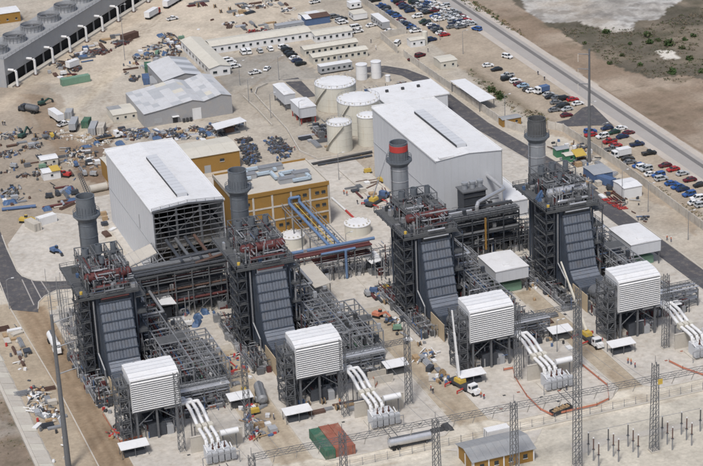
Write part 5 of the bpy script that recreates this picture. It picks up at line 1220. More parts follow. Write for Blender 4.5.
def car_shape(kind):
    # length profile of lower body, cabin base/top extents
    if kind == 'sedan': return [(-2.2, .3), (2.15, .3), (2.22, .62), (2.05, .8), (1.05, .93), (-1.45, .97), (-2.15, .9), (-2.25, .55)], (-1.75, 1.1, -1.05, .25, .94, 1.42), .86, .31
    if kind == 'suv': return [(-2.15, .35), (2.2, .35), (2.3, .75), (2.15, .98), (1.2, 1.08), (-2.1, 1.1), (-2.25, .65)], (-2.1, 1.15, -1.9, .4, 1.07, 1.72), .9, .36
    if kind == 'pickup': return [(-2.5, .42), (2.4, .42), (2.5, .8), (2.35, 1.0), (1.35, 1.08), (-2.55, 1.08), (-2.6, .6)], (-.55, 1.35, -.4, .65, 1.06, 1.72), .9, .38
    if kind == 'van': return [(-2.4, .35), (2.3, .35), (2.45, .8), (2.3, 1.1), (1.8, 1.3), (-2.4, 1.3), (-2.45, .6)], (-2.4, 1.8, -2.3, 1.05, 1.28, 2.0), .95, .35
def car_body(kind):
    prof, (a0, a1, b0, b1, z0, z1), hw, wr = car_shape(kind)
    body = MB(); n = len(prof); vs = []
    for s in (-1, 1):
        for (x, z) in prof:
            w_ = hw*(1-.1*max(0, (abs(x)-1.6)))*(1 if z < .9 else .95); vs.append((x, s*w_, z))
    body.add(vs, [tuple(reversed(range(n, 2*n))), tuple(range(n))]+[((i+1) % n, i, n+i, n+(i+1) % n) for i in range(n)])
    if kind == 'pickup': body.box(-2.45, -.75, -.72, .72, 1.082, 1.086, 1)
    wb, wt = hw*.94, hw*.78
    cab = [(a0, -wb, z0), (a1, -wb, z0), (a1, wb, z0), (a0, wb, z0), (b0, -wt, z1), (b1, -wt, z1), (b1, wt, z1), (b0, wt, z1)]
    glass = MB().hexa(cab)
    e = .035
    roof = [(b0-.06, -wt-.03, z1-.03), (b1+.06, -wt-.03, z1-.03), (b1+.06, wt+.03, z1-.03), (b0-.06, wt+.03, z1-.03), (b0, -wt, z1+e), (b1, -wt, z1+e), (b1, wt, z1+e), (b0, wt, z1+e)]
    body.hexa(roof)
    for s in (-1, 1):
        for (xa, xb) in ((a0, b0), (a1, b1), ((a0+a1)/2, (b0+b1)/2)): body.beam((xa, s*wb, z0), (xb, s*wt, z1), .09)
    wheels = [(x, s*(hw-.05), wr) for x in (prof[1][0]-.85, prof[0][0]+.85) for s in (-1, 1)]
    return body, glass, wheels, wr
_cm = {}
def car(kind, colour, x, y, ang, base, group, detailed=True, z=0.0):
    key = (kind, colour, detailed)
    if key not in _cm:
        body, glass, wheels, wr = car_body(kind)
        wm = MB().tube((0, -.11, 0), (0, .11, 0), wr, 10)
        if detailed:
            _cm[key] = (body.mesh('car_body', ['paint '+colour, 'dark']), glass.mesh('car_windows', 'glass'), wm.mesh('car_wheel', 'rubber'), wheels)
        else:
            k = len(body.v); body.add(glass.v, glass.f, 2)
            for w_ in wheels: body.tube((w_[0], w_[1]-.11, w_[2]), (w_[0], w_[1]+.11, w_[2]), wr, 8, 3)
            _cm[key] = (body.mesh('car', ['paint '+colour, 'dark', 'glass', 'rubber']),)
    mw = Matrix.Translation((x, y, z)) @ Matrix.Rotation(ang, 4, 'Z')
    if detailed:
        r = bpy.data.objects.new('parked_car', None); r.empty_display_size = .3; _reg(r, mw)
        b, g, w_, ws = _cm[key]
        _reg(bpy.data.objects.new('body', b), mw, r); _reg(bpy.data.objects.new('windows', g), mw, r)
        for q in ws: _reg(bpy.data.objects.new('wheel', w_), mw @ Matrix.Translation(q), r)
    else:
        r = bpy.data.objects.new('parked_car', _cm[key][0]); _reg(r, mw)
    pend(r, base, 'car', group, pxof(x, y)[0]); return r
KN = {'sedan': 'saloon car', 'suv': 'utility car', 'pickup': 'pickup truck', 'van': 'van'}
def pcar(px_, py_, colour, kind='sedan', where='in the car park between the wall and the highway', ang=None, grp=None, det=True):
    q = G(px_, py_); rc = random.Random(int(px_*31+py_*17))
    a = ang if ang is not None else rc.uniform(-.12, .12)+(math.pi if rc.random() < .5 else 0)
    return car(kind, colour, q.x, q.y, a, '%s %s %s' % (colour, KN[kind], where), grp or ('cars '+where), det)
A = 'left of the tall grey pole'
for x, y, c, k in [(105, 38, 'white', 'sedan'), (155, 62, 'black', 'sedan'), (218, 97, 'silver', 'pickup'), (212, 117, 'black', 'suv'), (265, 131, 'white', 'suv'), (288, 147, 'maroon', 'sedan'), (308, 157, 'pale blue', 'sedan'), (340, 179, 'black', 'sedan'), (360, 186, 'white', 'sedan'), (402, 190, 'white', 'suv'), (458, 207, 'silver', 'sedan'), (470, 222, 'black', 'sedan'), (508, 226, 'grey', 'sedan'), (552, 232, 'black', 'suv'), (598, 237, 'red', 'sedan'), (502, 254, 'grey', 'sedan'), (545, 269, 'black', 'sedan'), (520, 284, 'black', 'suv'), (628, 261, 'white', 'sedan'), (492, 299, 'grey', 'sedan'), (565, 294, 'silver', 'sedan'), (562, 329, 'maroon', 'sedan')]:
    pcar(470+x/5.825, 60+y/5.825, c, k, A)
A = 'right of the tall grey pole'
for x, y, c, k in [(140, 171, 'navy', 'sedan'), (222, 172, 'white', 'sedan'), (180, 195, 'dark green', 'sedan'), (265, 199, 'maroon', 'sedan'), (230, 221, 'navy', 'sedan'), (42, 192, 'blue', 'suv'), (45, 211, 'red', 'sedan'), (113, 220, 'white', 'suv'), (155, 250, 'red', 'pickup'), (190, 272, 'red', 'sedan'), (168, 295, 'grey', 'pickup'), (262, 350, 'black', 'sedan'), (272, 370, 'grey', 'sedan'), (315, 266, 'navy', 'pickup'), (385, 318, 'black', 'pickup'), (325, 390, 'blue', 'sedan'), (348, 399, 'white', 'suv'), (368, 411, 'silver', 'suv'), (478, 389, 'maroon', 'sedan'), (525, 412, 'red', 'sedan'), (580, 436, 'silver', 'sedan'), (395, 440, 'white', 'sedan'), (440, 447, 'blue', 'suv')]:
    pcar(583+x/5.825, 100+y/5.825, c, k, A)
for x, y, c, k in [(455, 176, 'silver', 'suv'), (515, 202, 'blue', 'sedan'), (550, 222, 'blue', 'sedan'), (580, 237, 'navy', 'sedan'), (618, 267, 'blue', 'suv'), (665, 291, 'white', 'suv'), (650, 315, 'white', 'sedan'), (622, 182, 'maroon', 'sedan'), (680, 212, 'black', 'sedan'), (690, 330, 'silver', 'suv')]:
    pcar(583+x/5.825, 150+y/5.825, c, k, A)
pcar(440+215/5.825, 176/5.825, 'blue', 'suv', 'driving on the highway', 2.0); pcar(440+392/5.825, 337/5.825, 'white', 'suv', 'turning off the highway', -1.1)
A = 'in the small office car park'
for x, y, c, k, a in [(135, 312, 'white', 'van', 1.5), (165, 309, 'white', 'van', 1.5), (232, 303, 'silver', 'suv', 1.5), (292, 292, 'white', 'suv', 1.5), (370, 281, 'white', 'suv', .2), (388, 296, 'black', 'suv', .2), (402, 312, 'black', 'sedan', .2), (418, 329, 'black', 'suv', .2), (435, 344, 'white', 'sedan', .2), (448, 359, 'navy', 'sedan', .2), (470, 379, 'black', 'suv', .2), (45, 356, 'white', 'suv', .1), (62, 370, 'white', 'suv', .1), (88, 394, 'white', 'suv', .1), (275, 406, 'white', 'sedan', .9), (205, 430, 'white', 'pickup', .1)]:
    pcar(220+x/5.825, y/5.825, c, k, A, a)
A = 'by the office cabins and gate'
for x, y, c, k, a in [(60, 128, 'silver', 'suv', .1), (25, 103, 'grey', 'suv', .1), (75, 138, 'white', 'suv', .1), (150, 168, 'white', 'van', .1), (160, 190, 'white', 'pickup', .1), (240, 154, 'white', 'sedan', .2), (350, 186, 'white', 'sedan', .1), (392, 262, 'white', 'van', .9), (525, 330, 'maroon', 'suv', .3), (485, 356, 'maroon', 'sedan', -.9), (590, 238, 'navy', 'suv', .1), (70, 118, 'black', 'suv', .1)]:
    pcar(330+x/5.825, y/5.825, c, k, A, a)
A = 'in the far yards'
for x, y, c, a in [(89.2, 163, 'white', 1.5), (64, 125.5, 'white', .4), (83.5, 20.5, 'silver', .3), (172.5, 19.8, 'white', .2), (315, 3, 'white', .2)]: pcar(x, y, c, 'pickup', A, a)
# the big car park, row after row
rc = random.Random(11); cols = ['black']*5+['navy']*4+['blue']*3+['grey']*4+['silver']*4+['white']*5+['maroon']*2+['red']*2+['beige', 'pale blue', 'dark green']
ROWS = [((371, -1), (417.5, 33), 'first', .92), ((391, -3), (445, 37), 'second', .72), ((404, -3), (452, 29), 'third', .75), ((414, -3), (462, 29), 'fourth', .75), ((425, -3), (468, 27), 'fifth', .75), ((436, 1), (473, 26), 'sixth', .6)]
for (pa, pb, nm, dens) in ROWS:
    a, b_ = G(*pa), G(*pb); n = int((b_-a).length/2.75)
    for k in range(n):
        if rc.random() > dens: continue
        p = a.lerp(b_, (k+.5)/n); c = rc.choice(cols)
        if nm == 'first' and rc.random() < .5: c = rc.choice(('black', 'navy', 'grey', 'blue'))
        if nm in ('fourth', 'fifth', 'sixth') and rc.random() < .4: c = rc.choice(('white', 'silver'))
        kd = rc.choice(('sedan', 'sedan', 'suv', 'sedan', 'pickup'))
        car(kd, c, p.x+rc.uniform(-.5, .5), p.y, rc.uniform(-.08, .08)+(math.pi if rc.random() < .4 else 0), '%s %s in big car park row %s' % (c, KN[kd], {'first': 'one', 'second': 'two', 'third': 'three', 'fourth': 'four', 'fifth': 'five', 'sixth': 'six'}[nm]), 'cars in the big car park', False)
# ---------------------------------------------------------------- trucks, trailers, containers
def wheelset(t, pts, r, ang, w_=.3):
    for (x, y) in pts:
        d = Vector((math.cos(ang+math.pi/2), math.sin(ang+math.pi/2), 0))*w_/2; c = Vector((x, y, r)); MB().tube(c-d, c+d, r, 12).build('wheel', 'rubber', t)
class Fr:       # small local frame for building turned vehicles
    def __init__(s, x, y, ang, k=1): s.o = Vector((x, y, 0)); s.a = ang; s.k = k; s.u = Vector((math.cos(ang), math.sin(ang), 0))*k; s.v = Vector((-math.sin(ang), math.cos(ang), 0))*k
    def p(s, u, v, z): q = s.o+s.u*u+s.v*v; return Vector((q.x, q.y, z*s.k))
    def box(s, t, name, u0, u1, v0, v1, z0, z1, m, tap=0):
        return MB().hexa([s.p(u0, v0, z0), s.p(u1, v0, z0), s.p(u1, v1, z0), s.p(u0, v1, z0), s.p(u0+tap, v0+tap*.3, z1), s.p(u1-tap, v0+tap*.3, z1), s.p(u1-tap, v1-tap*.3, z1), s.p(u0+tap, v1-tap*.3, z1)]).build(name, m, t)
    def wheels(s, t, us, r=.5, hw=1.0):
        for u in us:
            for q in (-hw, hw): MB().tube(s.p(u, q-.16, r), s.p(u, q+.16, r), r, 12).build('wheel', 'rubber', t)
def cab(f, t, u, m, conv=True):
    f.box(t, 'cab', u, u+1.7, -1.15, 1.15, .7, 2.7, m, .12)
    if conv: f.box(t, 'bonnet', u+1.65, u+3.1, -.95, .95, .7, 1.75, m, .1)
    f.box(t, 'windscreen', u+1.5, u+1.72, -.95, .95, 1.75, 2.45, 'glass'); f.box(t, 'side_window', u+.5, u+1.4, -1.17, 1.17, 1.75, 2.4, 'glass')
def box_truck(label, px_, py_, ang, L_=7, bm='white', cm='paint white', cabin=True, h=3.2, cat='truck', name='box_truck'):
    q = G(px_, py_); f = Fr(q.x, q.y, ang); t = thing(name, label, cat, (q.x, q.y, 0))
    f.box(t, 'cargo_box', -L_/2, L_/2, -1.22, 1.22, 1.0, h, bm); f.box(t, 'box_roof', -L_/2-.04, L_/2+.04, -1.26, 1.26, h, h+.1, 'roofwhite' if bm == 'white' else bm)
    f.box(t, 'chassis', -L_/2, L_/2, -.6, .6, .6, 1.0, 'dark')
    us = [-L_/2+1, -L_/2+2.2]
    if cabin: cab(f, t, L_/2+.15, cm, False); us.append(L_/2+.9)
    else: us.append(L_/2-1.4)
    f.wheels(t, us); 
    for k in range(6): f.box(t, 'box_rib', -L_/2+.4+k*(L_-.9)/5, -L_/2+.5+k*(L_-.9)/5, -1.25, 1.25, 1.05, h-.05, bm)
    return t
def tanker(label, px_, py_, ang, L_=8, m='white', cabm='paint white', cabin=True, r=1.15):
    q = G(px_, py_); f = Fr(q.x, q.y, ang); t = thing('tank_truck' if cabin else 'tank_trailer', label, 'truck' if cabin else 'trailer', (q.x, q.y, 0))
    b = MB().tube(f.p(-L_/2, 0, 1.9), f.p(L_/2, 0, 1.9), r, 18); b.tube(f.p(L_/2, 0, 1.9), f.p(L_/2+.4, 0, 1.9), r, 18, 0, r*.5); b.tube(f.p(-L_/2, 0, 1.9), f.p(-L_/2-.4, 0, 1.9), r, 18, 0, r*.5); b.build('tank', m, t)
    for k in range(4): MB().tube(f.p(-L_/2+.6+k*(L_-1.2)/3, 0, 1.9), f.p(-L_/2+.72+k*(L_-1.2)/3, 0, 1.9), r+.03, 18).build('tank_band', m, t)
    f.box(t, 'walkway', -L_/2, L_/2, -.3, .3, 1.9+r, 2.0+r, 'steel'); f.box(t, 'chassis', -L_/2, L_/2, -.5, .5, .6, .95, 'dark')
    us = [-L_/2+.8, -L_/2+2]
    if cabin: cab(f, t, L_/2+.6, cabm); us += [L_/2+3.1]
    else: f.box(t, 'landing_leg', L_/2-1.2, L_/2-1, -.7, .7, 0, .7, 'steel')
    f.wheels(t, us); return t
def container(label, px_, py_, ang, m, L_=6.06, z=0, at=None, name='shipping_container'):
    q = at or G(px_, py_); f = Fr(q.x, q.y, ang); t = thing(name, label, 'container', (q.x, q.y, z))
    f.box(t, 'shell', -L_/2, L_/2, -1.22, 1.22, z+.05, z+2.6, m)
    rb = MB(); n = int(L_/.45)
    for k in range(n):
        u = -L_/2+.25+k*(L_-.5)/(n-1)
        for s in (-1, 1): rb.hexa([f.p(u-.1, s*1.22-.03, z+.2), f.p(u+.1, s*1.22-.03, z+.2), f.p(u+.1, s*1.22+.03, z+.2), f.p(u-.1, s*1.22+.03, z+.2), f.p(u-.1, s*1.22-.03, z+2.45), f.p(u+.1, s*1.22-.03, z+2.45), f.p(u+.1, s*1.22+.03, z+2.45), f.p(u-.1, s*1.22+.03, z+2.45)])
        rb.hexa([f.p(u-.1, -1.1, z+2.6), f.p(u+.1, -1.1, z+2.6), f.p(u+.1, 1.1, z+2.6), f.p(u-.1, 1.1, z+2.6), f.p(u-.1, -1.1, z+2.64), f.p(u+.1, -1.1, z+2.64), f.p(u+.1, 1.1, z+2.64), f.p(u-.1, 1.1, z+2.64)])
    rb.build('corrugation', m, t)
    for u in (-L_/2, L_/2):
        for s in (-1.22, 1.22): MB().beam(f.p(u, s, z), f.p(u, s, z+2.66), .16).build('corner_post', m, t)
    for s in (-.6, .6): MB().beam(f.p(-L_/2-.04, s, z+.15), f.p(-L_/2-.04, s, z+2.5), .07).build('door_bar', 'steel', t)
    return t
PH = math.pi/2
q = G(324, 443.5)
container('dark green shipping container beside two orange red ones', 0, 0, PH, 'contgreen', 12.0, at=Vector((133.2, 411.6, 0)))
container('orange red shipping container between the green one and its twin', 0, 0, PH, 'contred', 12.1, at=Vector((135.8, 411.9, 0)))
container('orange red shipping container on the right of the group of three', 0, 0, PH, 'contred', 12.1, at=Vector((138.35, 411.7, 0)))
Q = lambda ox, oy, x, y: (ox+x/5.825, oy+y/5.825)
container('rust red container lying along the track in the far scrap yard', *Q(110, 0, 115, 228), .45, 'brown', 7.5)
container('green container beside the white gabled shed', *Q(110, 0, 222, 410), 1.35, 'contgreen', 6); container('grey container beside the workshop corner', *Q(0, 80, 545, 300), 1.2, 'greysheet', 8); container('second grey container beside the cream cabin', *Q(0, 80, 592, 300), 1.2, 'concrete', 6)
container('green and grey container next to the trailers in the left yard', *Q(0, 80, 505, 268), 1.1, 'contgreen', 5); container('small grey cabin container behind the white trailer', *Q(0, 80, 405, 215), 1.2, 'greysheet', 4.5)
container('pale blue container behind the workshop, left one', *Q(110, 60, 212, 130), 1.4, 'bluewall', 6); container('blue grey container behind the workshop, right one', *Q(110, 60, 255, 150), 1.4, 'greysheet', 9)
container('long green container at the left yard track', *Q(0, 80, 440, 18), .1, 'palegreen', 11); container('blue container below the grey roofed store', *Q(583, 150, 135, 200), -1.2, 'bluewall', 6)
box_truck('white box trailer standing on the left yard track', *Q(0, 80, 330, 232), 1.75, 9, cabin=False, name='box_trailer', cat='trailer'); box_truck('blue grey box trailer next to the white one', *Q(0, 80, 432, 285), 1.2, 8, 'greysheet', cabin=False, name='box_trailer', cat='trailer')
box_truck('white semi trailer with a red tractor on the far track', *Q(110, 0, 243, 100), .8, 8, 'white', 'redpaint'); box_truck('white box trailer at the top of the far yard, front one', *Q(110, 0, 345, 38), .8, 7, cabin=False, name='box_trailer', cat='trailer'); box_truck('white box trailer at the top of the far yard, back one', *Q(110, 0, 385, 14), .8, 7, cabin=False, name='box_trailer', cat='trailer')
box_truck('white cabin trailer at the near end of the tarpaulined row', *Q(0, 0, 425, 398), .5, 5, cabin=False, name='box_trailer', cat='trailer'); box_truck('white box truck in the highway car park', *Q(583, 100, 236, 330), 3.2, 4.6, h=3.0); box_truck('blue box truck in the highway car park', *Q(470, 60, 432, 190), 3.3, 3.4, 'bluewall', 'paint white', h=2.6)
container('white container lying by the concrete apron, right one', *Q(0, 150, 272, 425), .3, 'white', 6); container('white tank container lying by the concrete apron, left one', *Q(0, 150, 195, 458), 1.9, 'concrete_l', 6)
container('white low cabin behind the grey roofed control house', 497, 437, .0, 'white', 6)
tanker('dark tank truck on the left yard track', *Q(0, 80, 190, 190), 2.2, 5, 'steel', 'steel_d'); tanker('white tank truck on the brown haul road', *Q(0, 310, 312, 205), -1.6, 7, 'white', 'paint white')
tanker('grey bullet tank trailer on the earth strip by the containers', 261, 399, -1.75, 8, 'steel_l', cabin=False, r=1.3); tanker('long silver tank trailer on the bottom road', 410, 445.5, -.03, 10.5, 'silver', cabin=False, r=1.1)
def flatbed(label, px_, py_, ang, load='steel', cm='paint white', L_=7):
    q = G(px_, py_); f = Fr(q.x, q.y, ang); t = thing('flatbed_truck', label, 'truck', (q.x, q.y, 0))
    f.box(t, 'bed', -L_/2, L_/2, -1.2, 1.2, 1.0, 1.2, 'timber'); f.box(t, 'chassis', -L_/2, L_/2, -.5, .5, .6, 1.0, 'dark'); cab(f, t, L_/2+.2, cm); f.wheels(t, [-L_/2+1, -L_/2+2.2, L_/2+2.4])
    for k in range(4): f.box(t, 'load', -L_/2+.4+k*1.5, -L_/2+1.6+k*1.5, -.9, .9, 1.2, 1.6+.3*(k % 3), load)
flatbed('flatbed truck with a white cab beside the workshop scrap row', *Q(0, 80, 610, 352), .15, 'steel_d'); flatbed('white flatbed truck at the end of the red machine row', *Q(220, 0, 420, 140), .3, 'concrete')
# dump truck, excavators, loaders
def excavator(label, px_, py_, ang, m, boom=1.0, S_=.72):
    q = G(px_, py_); f = Fr(q.x, q.y, ang, S_); t = thing('excavator', label, 'excavator', (q.x, q.y, 0))
    for s in (-1.1, 1.1): f.box(t, 'track', -1.8, 1.8, s-.3, s+.3, 0, .85, 'rubber', .2)
    f.box(t, 'body', -1.9, 1.3, -1.25, 1.25, .95, 2.1, m, .1); f.box(t, 'cab', .2, 1.5, .2, 1.2, 2.0, 3.1, 'glass', .1); f.box(t, 'cab_roof', .3, 1.4, .25, 1.15, 3.1, 3.2, m)
    MB().beam(f.p(1.2, -.3, 1.6), f.p(4.0, -.3, 4.4*boom), .5, .6).build('boom', m, t); MB().beam(f.p(4.0, -.3, 4.4*boom), f.p(6.0, -.3, 1.6), .4, .45).build('stick', m, t); MB().hexa([f.p(5.6, -.8, .3), f.p(6.6, -.8, .5), f.p(6.6, .2, .5), f.p(5.6, .2, .3), f.p(5.7, -.8, 1.5), f.p(6.3, -.8, 1.5), f.p(6.3, .2, 1.5), f.p(5.7, .2, 1.5)]).build('bucket', 'dark', t)
M['dgreen'] = mat('dark_green_machine', (.035, .075, .065), .5)
excavator('dark green excavator with a raised arm in the left yard', *Q(0, 80, 130, 335), .7, 'dgreen'); excavator('dark green digger beside the grey cabin on the track', *Q(0, 80, 245, 145), .3, 'dgreen', .6); excavator('yellow digger by the concrete apron', *Q(0, 150, 140, 420), -.6, 'yellow', .6); excavator('blue digger alone on the concrete apron', *Q(0, 230, 318, 130), -1.2, 'bluewall', .5)
excavator('red orange telehandler on the earth strip between the middle units', 377.5, 317, -.9, 'orange', .7); excavator('red loader beside the white pickup in the left yard', *Q(0, 150, 390, 155), 2.4, 'redpaint', .6); excavator('blue grey digger near the ochre building yard', *Q(320, 130, 285, 430), .4, 'bluewall', .4)
def crane_truck(label, px_, py_, ang, cm, tip, boomm='white', r=.32):
    q = G(px_, py_); f = Fr(q.x, q.y, ang); t = thing('truck_crane', label, 'crane', (q.x, q.y, 0))
    f.box(t, 'carrier', -4.6, 3.2, -1.25, 1.25, .7, 1.35, 'steel_d'); cab(f, t, 3.2, cm, True); f.wheels(t, [-3.8, -2.6, 2.0, 5.4]); f.box(t, 'turntable', -2.6, .2, -1.0, 1.0, 1.4, 2.4, 'yellow', .15)
    for u in (-3.4, 1.6):
        for s in (-1, 1): MB().beam(f.p(u, s*1.2, .9), f.p(u, s*3.2, .7), .3).build('outrigger', 'redpaint', t); MB().beam(f.p(u, s*3.2, .0), f.p(u, s*3.2, .8), .25).build('outrigger_foot', 'redpaint', t)
    b0 = f.p(-1.6, 0, 2.5); b1 = Vector(tip)
    for k in range(3): MB().beam(b0.lerp(b1, k/3-.02*k), b0.lerp(b1, (k+1)/3), r*2*(1-.22*k)).build('boom_section', boomm, t)
    MB().beam(b1, Vector((b1.x, b1.y, max(1.5, b1.z-6))), .06).build('hook_cable', 'dark', t)
q = G(463, 388); crane_truck('white and yellow truck crane with upright white boom behind the black tarpaulins', 463, 388, -1.3, 'paint white', (q.x-1.2, q.y+3.2, 21), 'white'); q = G(589, 341); crane_truck('white truck crane by the rightmost filter house stairs', 589, 341, -1.5, 'paint white', (q.x-1.5, q.y+14, 18), 'cream')
q = G(376, 203); crane_truck('blue mobile crane with a thin white boom behind the third boiler', 376, 203, .6, 'bluewall', (q.x+7, q.y+4, 17), 'steel_l', .13)
# lattice crane boom lying over behind the leftmost stack
t = thing('lattice_boom', 'grey lattice crane boom leaning beside the leftmost stack', 'crane boom', tuple(G(88, 196))); a, b_ = Vector(G(90, 200)), Vector(G(79, 173, 9)); mb = MB(); d = (b_-a).normalized(); s_ = d.cross(Vector((0, 0, 1))).normalized()*.6; up = s_.cross(d)
a = a+Vector((0, 0, .6))
for e in (s_+up, s_-up, -s_+up, -s_-up): mb.beam(a+e, b_+e*.5, .14)
for k in range(14):
    p, p2 = a.lerp(b_, k/14), a.lerp(b_, (k+1)/14); mb.beam(p+s_+up, p2-s_+up, .09); mb.beam(p-s_-up, p2-s_+up, .09); mb.beam(p+s_-up, p2+s_+up, .09)
mb.build('lattice', 'steel', t)
# ================================================================ PEOPLE
def person_mesh():
    V = [(0, 0, .95), (0, 0, 1.2), (0, 0, 1.42), (0, 0, 1.55), (.02, 0, 1.68), (.0, .1, .9), (.05, .11, .5), (-.05, .12, .08), (.1, .12, .04), (0, -.1, .9), (-.04, -.11, .5), (-.2, -.12, .1), (-.06, -.12, .05), (0, .2, 1.42), (.02, .27, 1.15), (.16, .25, .92), (0, -.2, 1.42), (-.03, -.27, 1.15), (.08, -.27, .92)]
    E_ = [(0, 1), (1, 2), (2, 3), (3, 4), (0, 5), (5, 6), (6, 7), (7, 8), (0, 9), (9, 10), (10, 11), (11, 12), (2, 13), (13, 14), (14, 15), (2, 16), (16, 17), (17, 18)]
    R_ = [.15, .15, .16, .06, .11, .1, .075, .05, .045, .1, .075, .05, .045, .07, .05, .045, .07, .05, .045]
    me = bpy.data.meshes.new('person'); me.from_pydata(V, E_, []); o = bpy.data.objects.new('person_seed', me); COL.objects.link(o)
    m = o.modifiers.new('s', 'SKIN'); sv = me.skin_vertices[0].data
    for k, r in enumerate(R_): sv[k].radius = (r, r*1.05); sv[k].use_root = (k == 0)
    o.modifiers.new('u', 'SUBSURF').levels = 1
    dg = bpy.context.evaluated_depsgraph_get(); out = bpy.data.meshes.new_from_object(o.evaluated_get(dg)); bpy.data.objects.remove(o)
    return out
PM = person_mesh(); _pm = {}
def person(px_, py_, top, legs, helmet, where, ang=0, z=0.06):
    k = (top, legs)
    if k not in _pm:
        me = PM.copy(); 
        for m in (legs, top, 'skin'): me.materials.append(M[m])
        for p in me.polygons:
            zc = p.center.z; p.material_index = 0 if zc < .93 else (2 if zc > 1.52 or (zc < 1.0 and abs(p.center.y) > .2) else 1); p.use_smooth = True
        _pm[k] = me
    q = G(px_, py_); mw = Matrix.Translation((q.x, q.y, z)) @ Matrix.Rotation(ang, 4, 'Z')
    o = bpy.data.objects.new('person', _pm[k]); _reg(o, mw)
    h = MB().lathe((.02, 0, 1.7), [(.17, 0), (.13, .03), (.12, .08), (0, .14)], 10); h = bpy.data.objects.new('helmet', h.mesh('helmet', helmet)); _reg(h, mw, o)
    pend(o, 'person in %s top %s' % ({'orange': 'an orange', 'bluetarp': 'a blue', 'redpaint': 'a red', 'dark': 'a dark', 'white': 'a white'}[top], where), 'person', 'workers on foot', px_)
for x, y, tp, wh in [(274, 420, 'bluetarp', 'on the earth strip by the containers'), (340, 405, 'orange', 'near the second filter house'), (431, 391, 'redpaint', 'by the truck crane'), (433, 394, 'dark', 'by the truck crane'), (478, 396, 'orange', 'behind the tarpaulins'), (481, 398, 'orange', 'behind the tarpaulins'), (484, 399.5, 'redpaint', 'behind the tarpaulins'), (545, 331, 'orange', 'on the right earth strip'), (549, 330, 'orange', 'on the right earth strip'), (554, 338, 'redpaint', 'on the right earth strip'), (628, 364, 'orange', 'near the white truck'), (631, 365, 'orange', 'near the white truck'), (635, 368, 'redpaint', 'near the white truck'),
    (3, 125.5, 'dark', 'at the left edge yard'), (5, 125.7, 'dark', 'at the left edge yard'), (70.5, 165, 'dark', 'in the left yard near the white pickup'), (344, 194.5, 'orange', 'behind the ochre building'), (347, 196, 'orange', 'behind the ochre building'), (357.5, 204.5, 'dark', 'behind the ochre building'), (294.8, 150.5, 'redpaint', 'on the yard road by the tanks'), (371, 43, 'dark', 'by the office cabins'), (376, 50, 'white', 'by the office cabins'), (428, 52, 'dark', 'at the car park gate'), (538, 75, 'dark', 'beside the highway'), (544.5, 80.5, 'dark', 'beside the highway'), (638, 221, 'bluetarp', 'on the perimeter road edge'), (667, 240.5, 'orange', 'by the perimeter wall'), (671, 242, 'orange', 'by the perimeter wall'), (690, 292, 'redpaint', 'right of the perimeter road'), (566.5, 391, 'dark', 'inside the orange netting'), (251.5, 92.5, 'dark', 'on the yard road by the office car park')]:
    person(x, y, tp, 'paint navy', random.choice(('white', 'yellow', 'white')), wh, random.uniform(0, 6))
